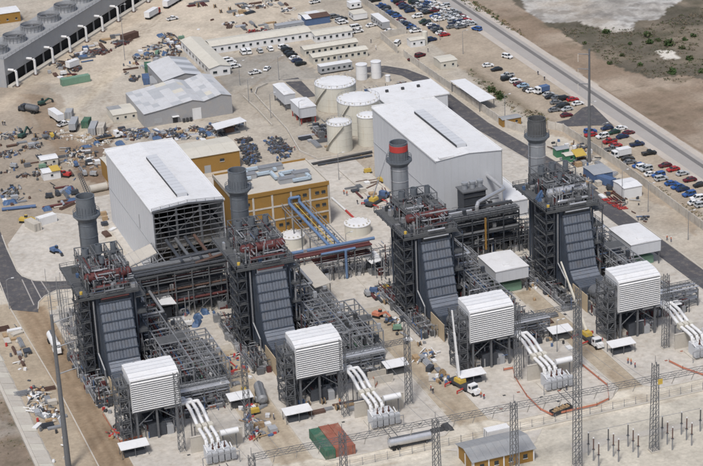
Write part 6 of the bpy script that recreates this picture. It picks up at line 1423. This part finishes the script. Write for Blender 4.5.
# ================================================================ LOOSE MATERIAL
def inp(x, y, P):
    c = False; n = len(P)
    for i in range(n):
        (x0, y0), (x1, y1) = P[i], P[(i+1) % n]
        if (y0 > y) != (y1 > y) and x < (x1-x0)*(y-y0)/(y1-y0)+x0: c = not c
    return c
def put(kind, x, y, rc, area, z=0.0):
    ang = rc.choice((0, 0, PH, PH, rc.uniform(0, 3.1))); f = Fr(x, y, ang)
    def T(base, cat): t = bpy.data.objects.new(base[1], None); t.empty_display_size = .3; _reg(t, Matrix.Translation((x, y, z))); pend(t, base[0]+' '+area, cat, cat+'s '+area, pxof(x, y)[0]); return t
    if kind == 'pipes':
        m, cn = rc.choice((('steel_l', 'grey'), ('brown', 'rusty'), ('steel', 'dull grey'), ('silver', 'silver'), ('brown', 'rusty'))); t = T(('stack of %s pipes' % cn, 'pipe_stack'), 'pipe stack'); L_ = rc.uniform(3, 7); r = rc.uniform(.1, .22); n = rc.randint(3, 5)
        for lv in range(2):
            for k in range(n-lv): rod(t, 'pipe', f.p(-L_/2, (k+lv*.5)*2*r-n*r, z+r+lv*1.75*r), f.p(L_/2, (k+lv*.5)*2*r-n*r, z+r+lv*1.75*r), r, m)
    elif kind == 'crate':
        m, cn = rc.choice((('timber', 'timber'), ('concrete_l', 'pale'), ('greysheet', 'grey'), ('timber', 'timber'), ('steel_d', 'dark'), ('white', 'white'), ('steel', 'dull grey'))); t = T(('%s crate' % cn, 'crate'), 'crate'); a, b_, h = rc.uniform(.6, 1.3), rc.uniform(.5, 1), rc.uniform(.6, 1.5)
        f.box(t, 'case', -a, a, -b_, b_, z+.1, z+h, m); f.box(t, 'skid', -a, a, -b_*.8, b_*.8, z, z+.1, 'timber'); f.box(t, 'lid', -a-.04, a+.04, -b_-.04, b_+.04, z+h, z+h+.06, m)
    elif kind == 'tarp':
        t = T(('%s tarpaulin over a heap' % ('black' if area == 'on the bottom road' else 'blue'), 'tarpaulin'), 'tarpaulin'); a, b_, h = rc.uniform(1.2, 2.6), rc.uniform(.9, 1.6), rc.uniform(.7, 1.6); mb = MB(); n = 7; vs = []
        for i in range(n):
            for j in range(n):
                u, v = -1+2*i/(n-1), -1+2*j/(n-1); e = max(abs(u), abs(v)); vs.append(f.p(u*a+rc.uniform(-.1, .1), v*b_+rc.uniform(-.1, .1), z+.02+h*(1-e**3)*rc.uniform(.7, 1.05)))
        mb.add(vs, [(i*n+j, (i+1)*n+j, (i+1)*n+j+1, i*n+j+1) for i in range(n-1) for j in range(n-1)]); mb.build('sheet', 'bluetarp' if area != 'on the bottom road' else 'dark', t)
    elif kind == 'beams':
        m, cn = rc.choice((('steel_d', 'dark'), ('brown', 'rusty'), ('red', 'red primed'), ('steel', 'grey'), ('steel_l', 'pale grey'))); t = T(('stack of %s steel beams' % cn, 'beam_stack'), 'beam stack'); L_ = rc.uniform(3, 6.5)
        for k in range(rc.randint(3, 6)): MB().beam(f.p(-L_/2+rc.uniform(-.3, .3), k*.4-1, z+.16+.3*(k % 2)), f.p(L_/2, k*.4-1+rc.uniform(-.15, .15), z+.16+.3*(k % 2)), .26, .3).build('beam', m, t)
    elif kind == 'reel':
        t = T(('timber cable reel', 'cable_reel'), 'cable reel'); r = rc.uniform(.6, 1.1)
        for s in (-.45, .4): MB().tube(f.p(0, s, z+r), f.p(0, s+.08, z+r), r, 14).build('flange', 'timber', t)
        MB().tube(f.p(0, -.4, z+r), f.p(0, .4, z+r), r*.6, 12).build('cable', 'dark', t)
    elif kind == 'plates':
        m, cn = rc.choice((('concrete_l', 'pale'), ('white', 'white'), ('steel_l', 'grey'), ('timber', 'brown'))); t = T(('low stack of %s boards' % cn, 'board_stack'), 'board stack'); a, b_ = rc.uniform(.9, 2), rc.uniform(.5, 1.1)
        for k in range(4): e = rc.uniform(-.1, .1); f.box(t, 'board', -a+e, a+e, -b_, b_, z+k*.13, z+k*.13+.1, m)
    elif kind == 'tube':
        m, cn = rc.choice((('red', 'dark red'), ('brown', 'rusty'), ('steel_d', 'dark grey'), ('silver', 'silver'), ('bluetarp', 'blue'), ('concrete_l', 'pale'))); t = T(('single large %s pipe' % cn, 'large_pipe'), 'pipe'); L_ = rc.uniform(2.5, 6); r = rc.uniform(.25, .5)
        MB().tube(f.p(-L_/2, 0, z+r), f.p(L_/2, 0, z+r), r, 14, 0, caps=False).lathe((0, 0, -50), [], 3).build('pipe', m, t)
        for u in (-L_/2, L_/2): MB().tube(f.p(u-.06, 0, z+r), f.p(u+.06, 0, z+r), r*1.02, 14).build('pipe_end', 'dark', t)
    elif kind == 'drumset':
        cn, m = rc.choice((('blue', 'bluewall'), ('black', 'dark'), ('red', 'redpaint'), ('grey', 'steel'))); t = T(('%s steel drum' % cn, 'steel_drum'), 'drum')
        MB().lathe((x, y, z), [(0, 0), (.32, 0), (.32, .3), (.34, .32), (.32, .34), (.32, .6), (.34, .62), (.32, .64), (.32, .95), (0, .95)], 12).build('drum', m, t)
    elif kind == 'generator':
        m, cn = rc.choice((('yellow', 'yellow'), ('palegreen', 'green'), ('white', 'white'), ('steel_d', 'dark'), ('steel_d', 'dark'), ('bluewall', 'blue'), ('greysheet', 'grey'))); t = T(('%s towed generator' % cn, 'generator_set'), 'generator')
        f.box(t, 'hood', -1.2, 1.2, -.6, .6, z+.5, z+1.6, m, .08); f.box(t, 'frame', -1.4, 1.4, -.65, .65, z+.35, z+.5, 'dark'); MB().tube(f.p(.7, .2, z+1.6), f.p(.7, .2, z+2.1), .07, 8).build('exhaust', 'dark', t)
        for s in (-.75, .75): MB().tube(f.p(-.2, s-.08, z+.32), f.p(-.2, s+.08, z+.32), .32, 10).build('wheel', 'rubber', t)
MIX = ['pipes', 'crate', 'crate', 'beams', 'plates', 'plates', 'reel', 'tube', 'drumset', 'generator', 'crate', 'beams']
def clusters(P, rc, k):
    xs, ys = [p[0] for p in P], [p[1] for p in P]; out = []
    while len(out) < k:
        x, y = rc.uniform(min(xs), max(xs)), rc.uniform(min(ys), max(ys))
        if inp(x, y, P): out.append((x, y))
    return out
def scatter(area, poly, n, seed, mix=MIX, z=0.0):
    rc = random.Random(seed); P = pxs(*poly); xs, ys = [p[0] for p in P], [p[1] for p in P]; done = 0; used = []
    cen = clusters(P, rc, max(2, n//5))
    for _ in range(n*60):
        if done >= n: break
        c = rc.choice(cen); x, y = c[0]+rc.gauss(0, 3.2), c[1]+rc.gauss(0, 3.2)
        if not inp(x, y, P): continue
        if any((x-a)**2+(y-b)**2 < 5 for a, b in used): continue
        used.append((x, y)); put(rc.choice(mix), x, y, rc, area, z); done += 1
scatter('in the left yard', [(0, 128), (38, 125), (70, 142), (104, 150), (100, 182), (40, 200), (0, 205)], 40, 1)
scatter('above the concrete apron', [(0, 188), (60, 186), (100, 186), (100, 205), (60, 208), (0, 214)], 16, 2, ['tube', 'tube', 'pipes', 'crate', 'generator', 'tarp'])
scatter('in the far left scrap rows', [(35, 66), (66, 62), (100, 40), (135, 30), (140, 38), (110, 52), (78, 70), (72, 85)], 28, 3, ['beams', 'tube', 'pipes', 'beams', 'crate', 'tube', 'plates', 'generator'])
scatter('by the white shed', [(122, 66), (140, 52), (165, 36), (185, 38), (186, 52), (160, 58), (135, 84)], 24, 4, ['crate', 'plates', 'beams', 'tarp', 'pipes', 'crate', 'generator', 'drumset'])
scatter('in the bright far yard', [(178, 6), (225, -2), (285, -2), (300, 14), (270, 30), (232, 38), (200, 42), (196, 20)], 34, 5, ['pipes', 'beams', 'plates', 'crate', 'pipes', 'beams', 'tube', 'reel'])
scatter('beside the lined channel', [(0, 312), (8, 310), (60, 415), (72, 466), (52, 466), (25, 400), (6, 345)], 34, 6, ['plates', 'beams', 'crate', 'pipes', 'drumset', 'plates'])
scatter('on the left earth strip', [(212, 330), (232, 326), (280, 440), (250, 445)], 14, 7, ['plates', 'crate', 'pipes', 'generator', 'beams'])
scatter('on the middle earth strip', [(362, 290), (395, 285), (420, 330), (455, 385), (432, 385), (395, 330)], 22, 8, ['plates', 'crate', 'pipes', 'generator', 'drumset', 'reel', 'tube'])
scatter('on the right earth strip', [(525, 290), (548, 318), (600, 370), (580, 375), (540, 335)], 10, 9, ['plates', 'crate', 'pipes', 'drumset'])
scatter('behind the rightmost stack', [(545, 142), (580, 140), (600, 165), (640, 205), (655, 215), (640, 222), (600, 196), (565, 170)], 34, 10, ['crate', 'plates', 'generator', 'pipes', 'beams', 'crate', 'drumset'])
scatter('behind the third stack', [(330, 168), (366, 160), (400, 200), (392, 215), (365, 205)], 16, 11, ['beams', 'pipes', 'tube', 'crate', 'generator'])
scatter('around the workshop front', [(115, 128), (160, 130), (240, 122), (243, 132), (205, 142), (150, 138)], 30, 12, ['crate', 'beams', 'plates', 'pipes', 'tarp', 'drumset', 'tube'])
scatter('by the left dark rack', [(150, 296), (220, 288), (232, 318), (180, 330)], 16, 13, ['crate', 'generator', 'tarp', 'drumset', 'plates'])
scatter('below the blue pipe rack', [(285, 262), (350, 250), (365, 285), (330, 300)], 14, 14, ['crate', 'plates', 'drumset', 'generator', 'pipes'])
scatter('around the tanks', [(296, 122), (330, 110), (332, 150), (310, 148)], 10, 15, ['pipes', 'crate', 'plates', 'beams'])
scatter('near the transformers', [(205, 395), (245, 390), (450, 345), (470, 395), (400, 410), (300, 440), (260, 455)], 12, 16, ['plates', 'crate', 'pipes', 'reel'], .07)
scatter('beside the left hall', [(100, 215), (106, 205), (116, 240), (104, 245)], 5, 17, ['pipes', 'plates', 'crate'])
rc = random.Random(99)
for x, y in ((86, 147), (97, 144), (10, 203), (120, 144), (137, 56), (161, 36), (165, 55), (83, 57), (70, 189), (205, 313), (447, 428), (437, 431)):
    q = G(x, y); put('tarp', q.x, q.y, rc, 'on the bottom road' if y > 400 else 'in the yards')
# dense heaps nobody could count
def heap(label_area, poly, n, seed, mats, smax=1.0):
    rc = random.Random(seed); P = pxs(*poly); xs, ys = [p[0] for p in P], [p[1] for p in P]; mb = MB(); done = 0; cen = clusters(P, rc, max(3, n//22))
    while done < n:
        c = rc.choice(cen); x, y = (c[0]+rc.gauss(0, 1.9), c[1]+rc.gauss(0, 1.5)) if rc.random() < .88 else (rc.uniform(min(xs), max(xs)), rc.uniform(min(ys), max(ys)))
        if not inp(x, y, P): continue
        done += 1; mi = rc.randrange(len(mats)); k = rc.random(); h = rc.uniform(.1, .9)
        if k < .5:
            a = rc.uniform(.2, smax); b_ = rc.uniform(.15, .7); an = rc.uniform(0, 3.1); f = Fr(x, y, an)
            mb.hexa([f.p(-a, -b_, 0), f.p(a, -b_, 0), f.p(a, b_, 0), f.p(-a, b_, 0), f.p(-a*.9, -b_, h), f.p(a, -b_*.8, h*rc.uniform(.6, 1.2)), f.p(a, b_, h), f.p(-a, b_*.9, h)], mi)
        elif k < .8:
            a = rc.uniform(.6, 2.2); an = rc.uniform(0, 3.1); d = Vector((math.cos(an), math.sin(an), 0))*a; c = Vector((x, y, rc.uniform(.1, .5))); mb.tube(c-d, c+d+Vector((0, 0, rc.uniform(0, .4))), rc.uniform(.06, .2), 6, mi)
        else: mb.lathe((x, y, 0), [(.4, 0), (.45, .4), (.3, .8), (0, .85)], 8, mi)
    o = mb.build('scrap_heap', mats); struct(o, 'stuff'); o['label'] = label_area
MX = ['steel_d', 'steel', 'brown', 'steel_l', 'timber', 'concrete_l', 'dark', 'steel_d', 'dark', 'steel', 'bluewall', 'greysheet', 'brown', 'grate']
heap('dense scrap and parts strewn in front of the workshop', [(112, 131), (160, 129), (242, 121), (243, 131), (205, 140), (150, 140), (112, 141)], 420, 21, MX)
heap('dark heap of drums and parts behind the ochre building', [(236, 140), (252, 138), (262, 162), (246, 166)], 260, 22, ['dark', 'steel_d', 'dark', 'brown', 'dark', 'steel', 'steel_d', 'bluewall', 'grate'], .6)
heap('heap of pipe fittings beside the yard road', [(264, 140), (280, 136), (294, 155), (276, 162)], 220, 23, ['dark', 'steel_d', 'steel', 'dark', 'brown', 'bluewall', 'grate'], .6)
heap('scrap strewn through the left yard', [(0, 130), (40, 128), (75, 145), (104, 150), (100, 180), (40, 198), (0, 203)], 330, 24, MX, .6)
heap('rusty parts along the far left track', [(38, 66), (66, 60), (132, 30), (140, 37), (110, 52), (76, 72)], 260, 25, ['brown', 'red', 'steel_d', 'brown', 'steel_l', 'dark'])
heap('loose parts between the track and the white shed', [(122, 70), (140, 52), (168, 34), (188, 40), (186, 54), (158, 58), (134, 84)], 280, 26, MX)
heap('loose steel spread over the bright far yard', [(180, 6), (225, -2), (285, -2), (306, 22), (262, 36), (205, 44)], 170, 27, ['steel_l', 'steel', 'steel_d', 'concrete_l', 'brown', 'white'])
heap('red machine parts in a row behind the white office', [(248, 32), (266, 27), (270, 32), (250, 37)], 110, 28, ['redpaint', 'red', 'brown', 'dark'], .8)
heap('small debris on the sand by the lined channel', [(0, 312), (8, 310), (60, 415), (75, 466), (50, 466), (25, 400), (6, 345)], 150, 29, ['steel', 'timber', 'concrete_l', 'steel_d', 'white'], .5)
heap('small debris on the middle earth strip', [(362, 290), (392, 285), (455, 385), (432, 385)], 110, 30, ['dark', 'timber', 'steel_l', 'bluewall', 'white'], .5)
heap('small debris left of the second boiler', [(208, 300), (226, 300), (278, 435), (250, 440)], 130, 31, ['dark', 'timber', 'steel_l', 'bluewall', 'white', 'redpaint'], .5)
heap('small debris in the yard behind the rightmost stack', [(545, 142), (580, 140), (655, 212), (645, 222), (600, 196)], 170, 32, MX, .7)
heap('small debris left of the rightmost boiler', [(500, 270), (520, 262), (575, 320), (560, 325)], 90, 33, ['dark', 'timber', 'steel_l', 'white'], .5)
heap('small debris on the paving of the leftmost unit', [(95, 380), (112, 390), (124, 440), (110, 440)], 70, 34, ['dark', 'timber', 'steel_l', 'redpaint'], .5)
heap('pale flakes of rubble on the muddy left yard', [(55, 132), (110, 128), (112, 160), (80, 176), (62, 160)], 200, 35, ['concrete_l', 'white', 'concrete_l', 'cream', 'timber'], .35)
# process clutter: dense small piping packed under the racks, one mass per unit
def piping(label, x0, x1, y0, y1, h, n, seed, zb=0.0):
    rc = random.Random(seed); mb = MB(); mats = ['steel', 'steel_d', 'silver', 'steel_l', 'red', 'bluewall', 'grate']
    for _ in range(n):
        x, y, z = rc.uniform(x0, x1), rc.uniform(y0, y1), zb+rc.uniform(0, h); mi = rc.choice((0, 0, 1, 1, 2, 2, 3, 3, 3, 4, 6, 0, 5 if rc.random() < .3 else 1)); k = rc.random(); r = rc.uniform(.06, .2)
        if k < .35: mb.tube((x, y, zb), (x, y, z+.5), r, 6, mi)
        elif k < .6: mb.tube((x, y, z), (min(x1, x+rc.uniform(1, 4)), y, z), r, 6, mi)
        elif k < .85: mb.tube((x, y, z), (x, min(y1, y+rc.uniform(1, 5)), z), r, 6, mi)
        else: a = rc.uniform(.3, 1); mb.box(x-a, x+a, y-a*.7, y+a*.7, zb, zb+rc.uniform(.6, 2.4), mi)
    o = mb.build('process_piping', mats); struct(o, 'stuff'); o['label'] = label
for i, xc in enumerate(XC):
    nm = ['leftmost', 'second', 'third', 'rightmost'][i]
    piping('tangle of small pipes and valves right of the %s boiler' % nm, xc+6, xc+15, 449, 494, 9.5, 900, 200+i)
    piping('tangle of small pipes and valves behind the %s filter house' % nm, xc+4, xc+20, 441, 450, 4, 260, 300+i)
    if i < 2: piping('low pipework under the wide frame beside the %s boiler' % nm, xc+15.5, xc+24, 452, 476, 5, 480, 320+i)
    else: piping('low pipework between rack and equipment house beside the %s boiler' % nm, xc+15.5, xc+20, 449, 486, 5, 380, 320+i)
    piping('valves and pipework left of the %s boiler' % nm, xc-10.5, xc-5.8, 456, 492, 3.6, 320, 340+i)
    piping('pipework and cabinets round the %s turbine' % nm, xc-5.2, xc+5.6, 434.5, 458, 4.2, 300, 360+i)
    piping('crowded valves and small pipes on the deck of the %s boiler' % nm, xc-6.5, xc+6, 471.5, 491.5, 4.8, 420, 500+i, 24.42)
    piping('pipework behind the %s stack' % nm, xc-7, xc+10, 499, 509, 8, 260, 380+i)
piping('pipework around the tank yard pumps', 205, 216, 617, 632, 2.2, 110, 400); piping('pipework below the silos behind the tanks', 236, 252, 640, 656, 2.6, 130, 401)
piping('pipework in front of the clad hall', 198, 230, 499, 521, 10, 520, 402); piping('pipework in front of the unclad hall', 108, 141, 499, 521, 10, 560, 403); piping('pipework along the blue main', 150, 186, 503.5, 511, 5, 200, 404)
# orange safety netting
def netting(label, pts):
    P = [G(*p) for p in pts]; t = thing('safety_netting', label, 'netting', tuple(P[0]))
    for a, b_ in zip(P[:-1], P[1:]):
        MB().beam(a+Vector((0, 0, .55)), b_+Vector((0, 0, .55)), .05, .55).build('net', 'orange', t)
        for q in (a, b_): MB().beam(q, q+Vector((0, 0, 1.15)), .08).build('stake', 'steel', t)
netting('orange netting curving round the third transformer', ZM(463, 306, 2.912, (118, 190), (145, 185), (150, 210), (185, 265), (225, 305), (260, 322), (300, 312), (390, 292), (425, 275), (420, 235), (395, 215), (340, 170)))
netting('orange netting beside the rightmost transformer', ZM(463, 306, 2.912, (600, 165), (640, 185), (699, 205))); netting('orange netting left of the leftmost boiler', ZM(0, 306, 2.912, (195, 75), (215, 110), (240, 145), (255, 185), (270, 240)))
netting('orange netting under the bus ducts of the leftmost unit', ZM(150, 360, 5.825, (150, 350), (220, 320), (390, 275))); netting('orange netting by the leftmost shelter', ZM(0, 306, 2.912, (300, 320), (325, 360), (350, 400), (430, 380)))
netting('orange netting right of the bus ducts of the second unit', ZM(270, 310, 4.66, (480, 320), (500, 350), (490, 365)))
# concrete barriers and red frame in the right yard
for k, (x, y) in enumerate(((607, 200), (612, 203), (617, 206), (622, 208.5))):
    q = G(x, y); t = thing('red_steel_frame', 'red steel frame lying by the white store shed, %s from the left' % ordinal(k+1), 'steel frame', tuple(q), 'red frames by the store shed')
    for e in (-.6, .6): MB().beam(q+Vector((-1.5, e, .3)), q+Vector((1.5, e-.6, .3)), .25).build('beam', 'redpaint', t)
    for s in (-1.2, 0, 1.2): MB().beam(q+Vector((s, -.7, .35)), q+Vector((s, .5, .35)), .2).build('cross_beam', 'redpaint', t)
for k, (x, y) in enumerate(((377, 378), (384, 383), (372, 374))):
    q = G(x, y); t = thing('concrete_slab', 'pale upright concrete slab right of the second bus ducts, %s from the left' % ['second', 'third', 'first'][k], 'slab', tuple(q), 'precast slabs'); MB().box(q.x-2.6, q.x+2.6, q.y-.15, q.y+.15, 0, 2.2).build('slab', 'concrete_l', t); MB().box(q.x-2.3, q.x-1.9, q.y-.5, q.y+.5, 0, .3).build('foot', 'concrete', t); MB().box(q.x+1.9, q.x+2.3, q.y-.5, q.y+.5, 0, .3).build('foot', 'concrete', t)
q = G(545, 425); t = thing('skip', 'dark open skip with rubble at the tip of the orange netting', 'skip', tuple(G(561, 412)))
q = G(561, 412); f = Fr(q.x, q.y, .25); f.box(t, 'floor', -3, 3, -1, 1, .05, .2, 'dark')
for a in ((-3, 3, -1, -.9), (-3, 3, .9, 1), (-3, -2.9, -.9, .9), (2.9, 3, -.9, .9)): f.box(t, 'side', *a, .2, 1.2, 'dark')
for k in range(8): f.box(t, 'rubble', -2.7+k*.65, -2.1+k*.65, -.7, .6, .2, 1.0+.35*((k*7) % 3), 'timber', .15)
# overhead wires
def wire(label, a, b_, sag=1.5):
    a, b_ = Vector(a), Vector(b_); o = MB(); n = 12; pts = []
    for k in range(n+1): p = a.lerp(b_, k/n); p.z -= sag*4*(k/n)*(1-k/n); pts.append(p)
    for p, q in zip(pts[:-1], pts[1:]): o.beam(p, q, .05)
    o = o.build('overhead_wire', 'steel_l', None, tuple(a)); tag(o, label, 'wire', 'overhead wires')
for i, xc in enumerate(XC):
    for k in range(3):
        xx = xc+8+k*4; wire('%s thin wire from the %s transformer gantry to the front gantry' % (['left', 'middle', 'right'][k], ['leftmost', 'second', 'third', 'rightmost'][i]), (xx, 424.3, 17.4), (xx, gl(min(230, xx)).y, 19.0), 1.2)
# ================================================================ VEGETATION
def leaf_clump(mb, c, r, n, rc, mi=0, flat=.7):
    for _ in range(n):
        d = Vector((rc.gauss(0, 1), rc.gauss(0, 1), abs(rc.gauss(0, 1))*flat)); d.normalize(); p = Vector(c)+d*r*rc.uniform(.35, 1.0); p.z = max(p.z, c[2]+.05)
        s = r*rc.uniform(.16, .34); a = Vector((rc.gauss(0, 1), rc.gauss(0, 1), rc.gauss(0, 1))).normalized()*s; b_ = a.cross(Vector((rc.gauss(0, 1), rc.gauss(0, 1), rc.gauss(0, 1)))).normalized()*s*.7
        mb.add([p-a-b_, p+a-b_, p+a*.8+b_, p-a*.7+b_], [(0, 1, 2, 3)], mi)
SCN = fbm(*np.meshgrid(np.arange(512)*1.25, np.arange(512)*1.25), 12, 40)
rc = random.Random(4)
def gz(x, y):
    i = min(max(np.searchsorted(gx, x)-1, 0), len(gx)-2); j = min(max(np.searchsorted(gy, y)-1, 0), len(gy)-2); return float(Zg[j, i])-.03
def bushes(label, polys, n, rr, seed, mats, k=9):
    rc = random.Random(seed); P = pxs(*polys); xs, ys = [p[0] for p in P], [p[1] for p in P]; mb = MB(); dn_ = 0; tries = 0
    while dn_ < n and tries < n*30:
        tries += 1; x, y = rc.uniform(min(xs), max(xs)), rc.uniform(min(ys), max(ys))
        if not inp(x, y, P): continue
        if SCN[min(int(abs(y)*.8) % 512, 511), int(abs(x)*.8) % 512] < .42: continue
        leaf_clump(mb, (x, y, gz(x, y)-.1), rc.uniform(*rr), k, rc, rc.randrange(len(mats))); dn_ += 1
    o = mb.build('scrub', mats); struct(o, 'stuff'); o['label'] = label
M['twig'] = mat('dry_twig', (.15, .125, .09), .9, var=.35, scale=.4); M['straw'] = mat('straw', (.2, .16, .09), .9, var=.3, scale=.4)
bushes('grey brown scrub covering the field beyond the highway', [(500, -6), (562, 33), (625, 72), (655, 79), (703, 85), (760, 100), (760, -10), (640, 30), (590, 28), (540, 20)], 1900, (.3, .9), 5, ['leaf', 'twig', 'twig', 'twig', 'leaf'], 9)
bushes('weeds along the far edge of the highway', [(448, -6), (462, -4), (490, 10), (518, 30), (540, 48), (528, 40), (500, 24), (470, 8)], 130, (.4, 1.1), 6, ['leaf', 'straw', 'leafg'], 12)
bushes('weeds and grass between carport and car park', [(464, 70), (472, 70), (500, 88), (530, 105), (552, 122), (540, 126), (512, 112), (492, 98)], 170, (.3, .9), 7, ['leaf', 'straw', 'leafg', 'twig'], 11)
bushes('weeds along the wall of the highway car park', [(565, 128), (572, 128), (703, 214), (703, 226), (620, 162)], 190, (.25, .6), 8, ['leaf', 'straw', 'twig'], 9)
bushes('tufts on the mud beside the lined channel', [(0, 395), (8, 395), (40, 466), (0, 466)], 70, (.2, .5), 9, ['leaf', 'straw'], 9)
for k, (x, y, r) in enumerate([(606, 33, 1.6), (647, 37, 1.9), (648, 44, 1.7), (668, 46, 2.3), (685, 41, 1.2), (682, 50, 1.2), (672, 73, 1.8), (658, 42, 1.1), (693, 38, 1.2), (702, 73, 1.5), (585, 44, 1.0), (640, 66, 1.2), (492, 92, 1.7), (498, 95, 1.6), (500, 98.5, 1.4), (622, 56, 1.0), (610, 64, 1.0), (690, 60, 1.4), (630, 45, 1.0)]):
    q = G(x, y); mb = MB(); z = gz(q.x, q.y)
    for j in range(7): leaf_clump(mb, (q.x+rc.uniform(-.5, .5)*r, q.y+rc.uniform(-.5, .5)*r, z+rc.uniform(0, .5)*r), r*.75, 26, rc, 0 if rc.random() < .7 else 1, 1)
    t = bpy.data.objects.new('bush', None); _reg(t, Matrix.Translation((q.x, q.y, z))); pend(t, 'dark green rounded bush ' + ('between the carport and the car park' if 485 < x < 505 and y > 85 else 'in the scrub field'), 'bush', 'bushes', x)
    mb.build('foliage', ['leafg', 'leaf'], t)
    st = MB()
    for j in range(4): a = j*1.6; st.tube((q.x, q.y, z-.1), (q.x+math.cos(a)*r*.5, q.y+math.sin(a)*r*.5, z+r*.8), .08, 6, 0, .03)
    st.build('stems', 'timber', t)
finish_labels()
dups = {k: v for k, v in LABELS.items() if len(v) > 1 and not all('group' in bpy.data.objects[x] for x in v)}
for k, v in dups.items(): print('DUPLABEL', k, v[:4])
print('OBJECTS', len(bpy.data.objects))
